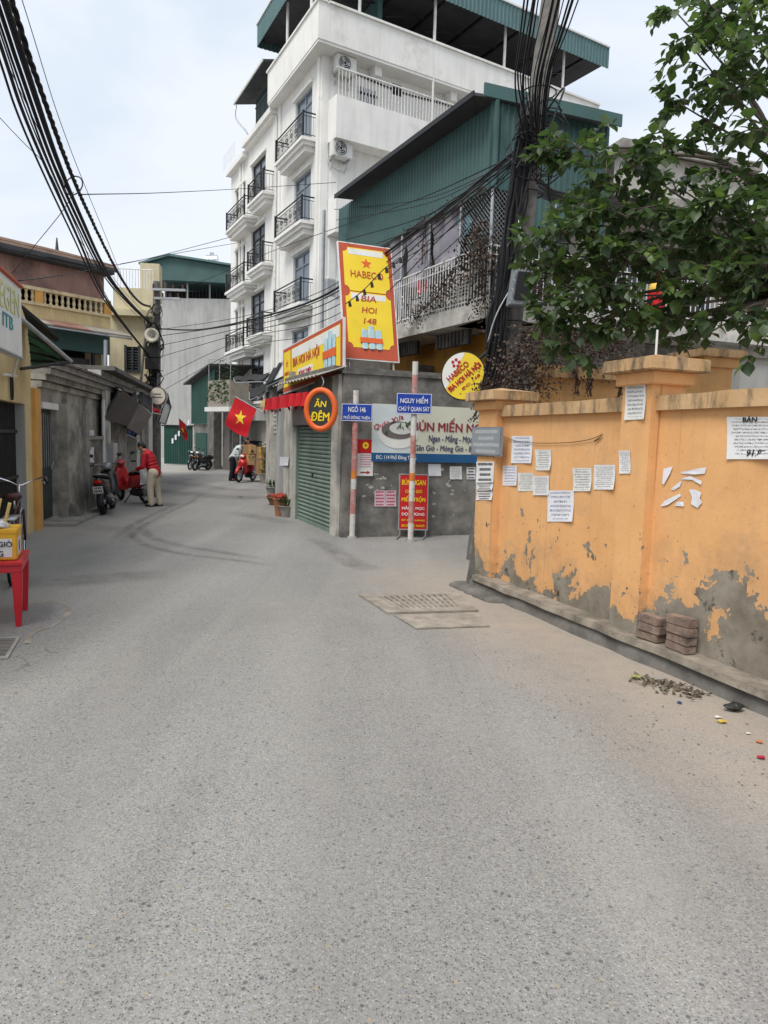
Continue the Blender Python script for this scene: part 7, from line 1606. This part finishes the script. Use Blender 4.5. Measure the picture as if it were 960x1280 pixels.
# cables between the two poles
GC = 'cables between the two utility poles'
cable([on(5.55, -.2, -.1), at(560, 258, 11.5), at(480, 318, 13.2), at(400, 372, 15.6), at(320, 398, 19), at(250, 412, 23), at(199, 411, 26.4)], .024, 'thickest cable swooping past the tall beer sign to the lane pole', 'cable', GC)
for i, (dy0, mid, dyl, r) in enumerate(((4, 4, 8, .012), (10, 12, 20, .010), (14, 22, 34, .010), (-6, -8, 0, .008), (18, 34, 60, .008), (24, 50, 78, .008))):
    cable([on(5.5 - i * .05, -.2, -.12), at(560, 258 + mid * .6, 11.4), at(480, 318 + mid, 13.2), at(400, 372 + mid * .9, 15.6), at(300, 402 + mid * .7, 20), at(200, 412 + dyl, 26.4)], r, 'thin cable sagging between the two poles, %s' % ('first below the thickest', 'second below the thickest', 'third below the thickest', 'just above the thickest', 'fourth below the thickest', 'lowest of all')[i], 'cable', GC)
for i, (px, py, Y) in enumerate(((420, 275, 20), (418, 262, 20.5), (432, 300, 12.9), (470, 305, 12.8), (520, 345, 15), (495, 330, 14.5))): cable([on(5.4, -.2, -.12), at((640 + px) / 2, (212 + py) / 2 + 12, (9.9 + Y) / 2), at(px, py, Y)], .008, 'thin service line from the leaning pole, ending %s' % ('at the far end of the teal cladding', 'at the far eave of the teal roof', 'behind the tall beer sign', 'on top of the tall beer sign', 'at the balcony railing', 'on the lavender tarpaulin')[i], 'cable', 'service lines to the balcony house')
# string of lamp holders
q = crom([at(432, 380, 12.4), at(455, 362, 12.3), at(478, 338, 12.3), at(500, 322, 12.5)], 5); tt = thing('festoon_string', 'black string of small lamp holders hanging in front of the tall beer sign', 'lights', q[0]); MB().tube(q, .008, 5).build('wire', 'cable', tt)
for p in q[1::2]: MB().cyl(p, p + Vector((.02, 0, -.09)), .022, .03, 6).build('lamp_holder', 'black_plastic', tt)
# corner pole up and over the camera
GU = 'cables rising from the leaning pole'
for i in range(15):
    f = i / 14; x1 = 652 + 68 * f + rr2.uniform(-5, 5); c0_ = on(5.3 + rr2.uniform(-.2, .5), -.12 + .25 * f, -.2); a1 = at_z(x1, 0, 6.15 + .1 * rr2.random()); mid = at_z(636 + 45 * f + 8, 100 + rr2.uniform(-10, 10), 6.0); d = (a1 - mid).normalized()
    cable([c0_, mid, a1, a1 + d * 4], rr2.choice((.008, .010, .014, .02)) * .8, 'black cable rising steeply from the leaning pole out of the top of the picture', 'cable', GU, 6)
for i in range(9):
    f = i / 8; cable([on(5.2 - .03 * i, .1, -.1), at(700, 240 + 14 * f, 11 + f), at(770, 246 + 22 * f, 13 + f * 2), at(860, 255 + 40 * f, 16)], .010 + .006 * (i % 3 == 0), 'black cable running from the leaning pole into the tree', 'cable', 'cables into the tree')
cable([on(5.9, .05, -.2), at_z(705, 110, 5.9), at_z(688, 165, 5.2), at(686, 235, 9.0), at(690, 262, 9.2)], .012, 'loose black cable loop hanging right of the leaning pole'); cable([on(4.6, -.1, -.22), on(4.1, .06, -.24), on(3.4, -.22, -.24), on(3.0, -.3, -.22)], .012, 'grey conduit bent across the leaning pole', 'galv')
# ================================================================== tree
LEAF = [(-.02, 0, 0), (.25, .30, .05), (.55, .40, .03), (.85, .20, -.06), (1.08, 0, -.20), (.85, -.20, -.06), (.55, -.40, .03), (.25, -.30, .05), (.3, 0, -.02), (.65, 0, -.06)]
LFACE = [(0, 8, 1), (8, 9, 2, 1), (9, 3, 2), (9, 4, 3), (0, 7, 8), (8, 7, 6, 9), (9, 6, 5), (9, 5, 4)]
def leaf_frame(d, rr):
    d = d.normalized(); s = d.cross(Vector((0, 0, 1))); s = s.normalized() if s.length > .05 else Vector((1, 0, 0)); s = (s + Vector((0, 0, rr.uniform(-.5, .5)))).normalized(); return d, s, s.cross(d)
rt_ = random.Random(77)
TB = Vector((5.1, 7.0, 0)); tree = thing('broadleaf_tree', 'leafy green tree with large leaves overhanging the orange wall', 'tree', TB)
hub = at(985, 372, 6.9); hub2 = at(1010, 250, 7.1)
tm = MB(); tm.tube(crom([TB, TB + Vector((-.05, 0, 1.2)), (TB + hub) / 2 + Vector((.4, 0, .5)), hub + Vector((.15, 0, -.1)), hub2, hub2 + Vector((-.1, .1, 1.5))], 6), [.16 - .0042 * i for i in range(31)], 10)
CL = [  # px, py, depth, radius, twigs
    (895, 20, 6.6, .55, 11), (940, 70, 6.3, .5, 11), (868, 62, 6.7, .45, 9), (915, 118, 6.2, .5, 10), (850, 130, 6.9, .4, 7), (955, 165, 6.0, .45, 8), (935, 10, 6.9, .5, 9), (845, 15, 7.2, .35, 4), (880, 150, 7.0, .35, 5),
    (790, 205, 6.4, .48, 12), (750, 225, 6.5, .45, 11), (830, 195, 6.6, .4, 9), (770, 265, 6.3, .45, 11), (715, 195, 6.7, .38, 8), (690, 185, 6.8, .28, 6), (815, 255, 6.2, .45, 9), (850, 235, 7.0, .35, 5),
    (900, 262, 5.9, .45, 10), (945, 285, 5.7, .45, 10), (870, 300, 6.0, .45, 10), (930, 225, 6.4, .35, 5), (955, 240, 6.6, .35, 6),
    (700, 290, 6.6, .42, 10), (740, 310, 6.4, .45, 12), (785, 325, 6.2, .45, 12), (830, 330, 6.0, .45, 10), (660, 300, 6.9, .25, 5), (905, 335, 5.8, .42, 8), (950, 345, 5.7, .4, 8),
    (680, 345, 6.7, .38, 9), (715, 370, 6.5, .42, 11), (760, 370, 6.3, .42, 11), (800, 392, 6.2, .36, 5), (850, 380, 6.0, .38, 7), (668, 398, 6.8, .28, 5), (700, 410, 6.6, .34, 7), (745, 415, 6.4, .3, 6), (905, 395, 5.9, .35, 5), (945, 400, 5.8, .3, 5), (720, 430, 6.5, .3, 6), (770, 420, 6.3, .3, 6), (830, 415, 6.1, .3, 6), (880, 420, 6.0, .25, 4), (690, 320, 7.0, .4, 8), (800, 290, 6.8, .4, 9), (920, 320, 6.6, .4, 8), (860, 400, 6.7, .4, 7), (780, 400, 6.9, .4, 7), (960, 110, 6.6, .45, 8), (905, 75, 7.0, .45, 8), (955, 310, 6.6, .4, 7), (740, 345, 6.9, .4, 8), (950, 440, 5.2, .2, 3), (690, 440, 6.6, .25, 3), (930, 360, 6.6, .4, 6), (870, 345, 6.8, .45, 8), (830, 290, 7.0, .45, 9), (740, 260, 7.2, .45, 8), (760, 340, 7.2, .5, 9), (900, 300, 7.2, .5, 8),
    (1010, 40, 6.8, .6, 9), (1060, 110, 7.0, .6, 9), (1040, 210, 6.6, .55, 9), (1090, 290, 6.9, .6, 9), (1000, 130, 7.4, .55, 8), (1120, 180, 7.3, .6, 9), (1020, 320, 6.4, .5, 8), (1080, 20, 7.4, .6, 8), (960, -50, 7.0, .6, 8), (1050, -60, 7.2, .6, 8)]
limbs = MB(); leaves = []
for (x, y, Y, rad, nt_) in CL:
    c = at(x, y, Y); h = hub2 if y < 200 else hub; mid = h.lerp(c, .5) + Vector((0, 0, .1 + rt_.uniform(-.1, .15))); far = (c - h).length
    limbs.tube(crom([h.lerp(hub, .2), h.lerp(mid, .6), mid, c], 5), [max(.007, (.030 + .006 * far) * (1 - i / 16)) for i in range(16)], 6)
    for k_ in range(nt_):
        a, e = rt_.random() * 6.283, rt_.uniform(-.6, .95); d = Vector((math.cos(a) * math.cos(e), math.sin(a) * math.cos(e), math.sin(e))); L_ = rad * rt_.uniform(.55, 1.15); s0 = c + Vector((rt_.gauss(0, .05), rt_.gauss(0, .05), rt_.gauss(0, .05)))
        tip = s0 + d * L_ + Vector((0, 0, -.08 * L_)); tw = crom([s0, s0 + d * L_ * .5 + Vector((0, 0, .05)), tip], 4); limbs.tube(tw, [.006 - .0005 * i for i in range(9)], 4)
        nl_ = int(9 + 8 * L_)
        young = rt_.random() < .22
        for j in range(nl_):
            f = .2 + .8 * j / (nl_ - 1); p = tw[min(8, int(f * 8))].copy(); aa = j * 2.4 + rt_.uniform(-.5, .5); sd = d.orthogonal().normalized(); sd2 = d.cross(sd)
            ld = d * (.5 + .4 * f) + (sd * math.cos(aa) + sd2 * math.sin(aa)) * .9; ld.z -= rt_.uniform(.15, .75); sz = rt_.uniform(.06, .125) * (.6 if j == nl_ - 1 else 1)
            tint = rt_.uniform(.8, 1) if young and f > .6 else rt_.uniform(0, .72); leaves.append((p, *leaf_frame(ld, rt_), sz, tint))
trunk = tm.build('trunk', 'bark', tree, smooth=True); limbs.build('branches', 'bark', tree, smooth=True)
def vis(l):
    p = l[0]; q = Vector((p.x, p.y)); return l[4] / p.y
leaves.sort(key=vis, reverse=True)
protos = []
for v in range(3):
    m = MB(); w = .38 + .09 * v; m.add([(a, b * (w / .4), c * (1 + .5 * v)) for a, b, c in LEAF], LFACE); me = bpy.data.meshes.new('leaf'); me.from_pydata(m.v, [], m.f); me.materials.append(MATS['leaf_single'])
    for p in me.polygons: p.use_smooth = True
    protos.append(me)
inview = [l for l in leaves if abs(l[0].x / l[0].y) < .56]; single = set(id(l) for l in inview[:300])
for l in inview[:300]:
    p, d, s, n_, sz, tint = l; o = bpy.data.objects.new('leaf', protos[rt_.randrange(3)]); COL.objects.link(o); o.parent = tree
    X = Matrix((d, s, n_)).transposed().to_4x4(); o.matrix_basis = Matrix.Translation(p - TB) @ X @ Matrix.Scale(sz, 4)
m = MB(); tint = []
for l in leaves:
    if id(l) in single: continue
    p, d, s, n_, sz, tv = l; w = rt_.uniform(.8, 1.25); k_ = len(m.v); m.v += [p + d * a * sz + s * b * sz * w + n_ * c * sz for a, b, c in LEAF]; m.f += [tuple(i + k_ for i in f) for f in LFACE]; tint += [tv] * len(LEAF)
cr_ = m.build('crown', 'leaf_mass', tree, smooth=True, fixn=False, kind='stuff'); at_ = cr_.data.attributes.new('tint', 'FLOAT', 'POINT'); at_.data.foreach_set('value', tint)
# ================================================================== dry vines
def vine(label, paths, nleaf, spread, sd, sz=(.03, .06)):
    rr = random.Random(sd); t = thing('dry_vine', label, 'vine', paths[0][0]); st = MB(); lf = MB()
    for pts in paths:
        for s in range(7): q = crom([p + Vector((rr.gauss(0, spread * .6), rr.gauss(0, spread * .5), rr.gauss(0, spread * .6))) for p in pts], 4); st.tube(q, .006, 4)
        base_ = crom(pts, 8)
        for i in range(nleaf // len(paths)):
            p = rr.choice(base_) + Vector((rr.gauss(0, spread), rr.gauss(0, spread * .8), rr.gauss(0, spread))); a = rr.random() * 6.28; s_ = rr.uniform(*sz); d = Vector((math.cos(a) * .6, math.sin(a) * .6, -rr.random())).normalized() * s_; e = Vector((-math.sin(a), math.cos(a), rr.uniform(-.5, .5))).normalized() * s_ * .35
            lf.add([p, p + d * .5 + e, p + d, p + d * .5 - e + Vector((0, 0, .01))], [(0, 1, 2), (0, 2, 3)])
    st.build('stems', 'dry_stem', t)['kind'] = 'stuff'; lf.build('dead_leaves', 'dry_leaf', t, fixn=False)['kind'] = 'stuff'
vine('brown dead vine heaped over the balcony railing beside the leaning pole', [[BF.P(2.8, 4.35, .05), BF.P(1.6, 4.6, .08), BF.P(.7, 5.0, .1), BF.P(-.05, 5.4, .1)], [BF.P(.3, 5.7, .05), BF.P(.1, 5.2, .1), BF.P(.0, 4.6, .12), BF.P(-.1, 4.0, .1)], [BR.P(.1, 5.0, .1), BR.P(.8, 4.7, .1), BR.P(1.6, 4.4, .1)]], 2600, .17, 1, (.04, .085))
vine('brown dead vine draped along the top of the lavender tarpaulin', [[BF.P(.2, 6.4, .0), BF.P(1.6, 6.35, .0), BF.P(3.2, 6.3, .0)], [BF.P(2.35, 6.3, .0), BF.P(2.4, 5.8, .03), BF.P(2.3, 5.4, .03)]], 260, .08, 2)
vine('dark dead vine mass behind the corner pillar of the orange wall', [[at(625, 480, 9.3), at(650, 455, 9.2), at(690, 438, 9.1), at(740, 435, 9.1), at(790, 440, 9.0)], [at(615, 490, 9.3), at(650, 475, 9.1), at(668, 490, 9.1)], [at(640, 440, 9.5), at(700, 425, 9.4), at(760, 425, 9.4)]], 3400, .17, 3)
vine('thin dead creeper strands hanging down the inner orange wall', [[at(718, 462, 9.2), at(721, 475, 9.2), at(720, 492, 9.2)], [at(737, 465, 9.2), at(736, 480, 9.2), at(736, 495, 9.2)], [at(772, 465, 9.2), at(776, 480, 9.2), at(774, 500, 9.2)]], 160, .03, 4)
vine('dry creeper tips spilling over the edge of the round beer sign', [[at(606, 478, 9.4), at(602, 492, 9.5), at(598, 500, 9.5)], [at(612, 488, 9.2), at(602, 505, 9.4), at(594, 522, 9.5)]], 170, .07, 5)
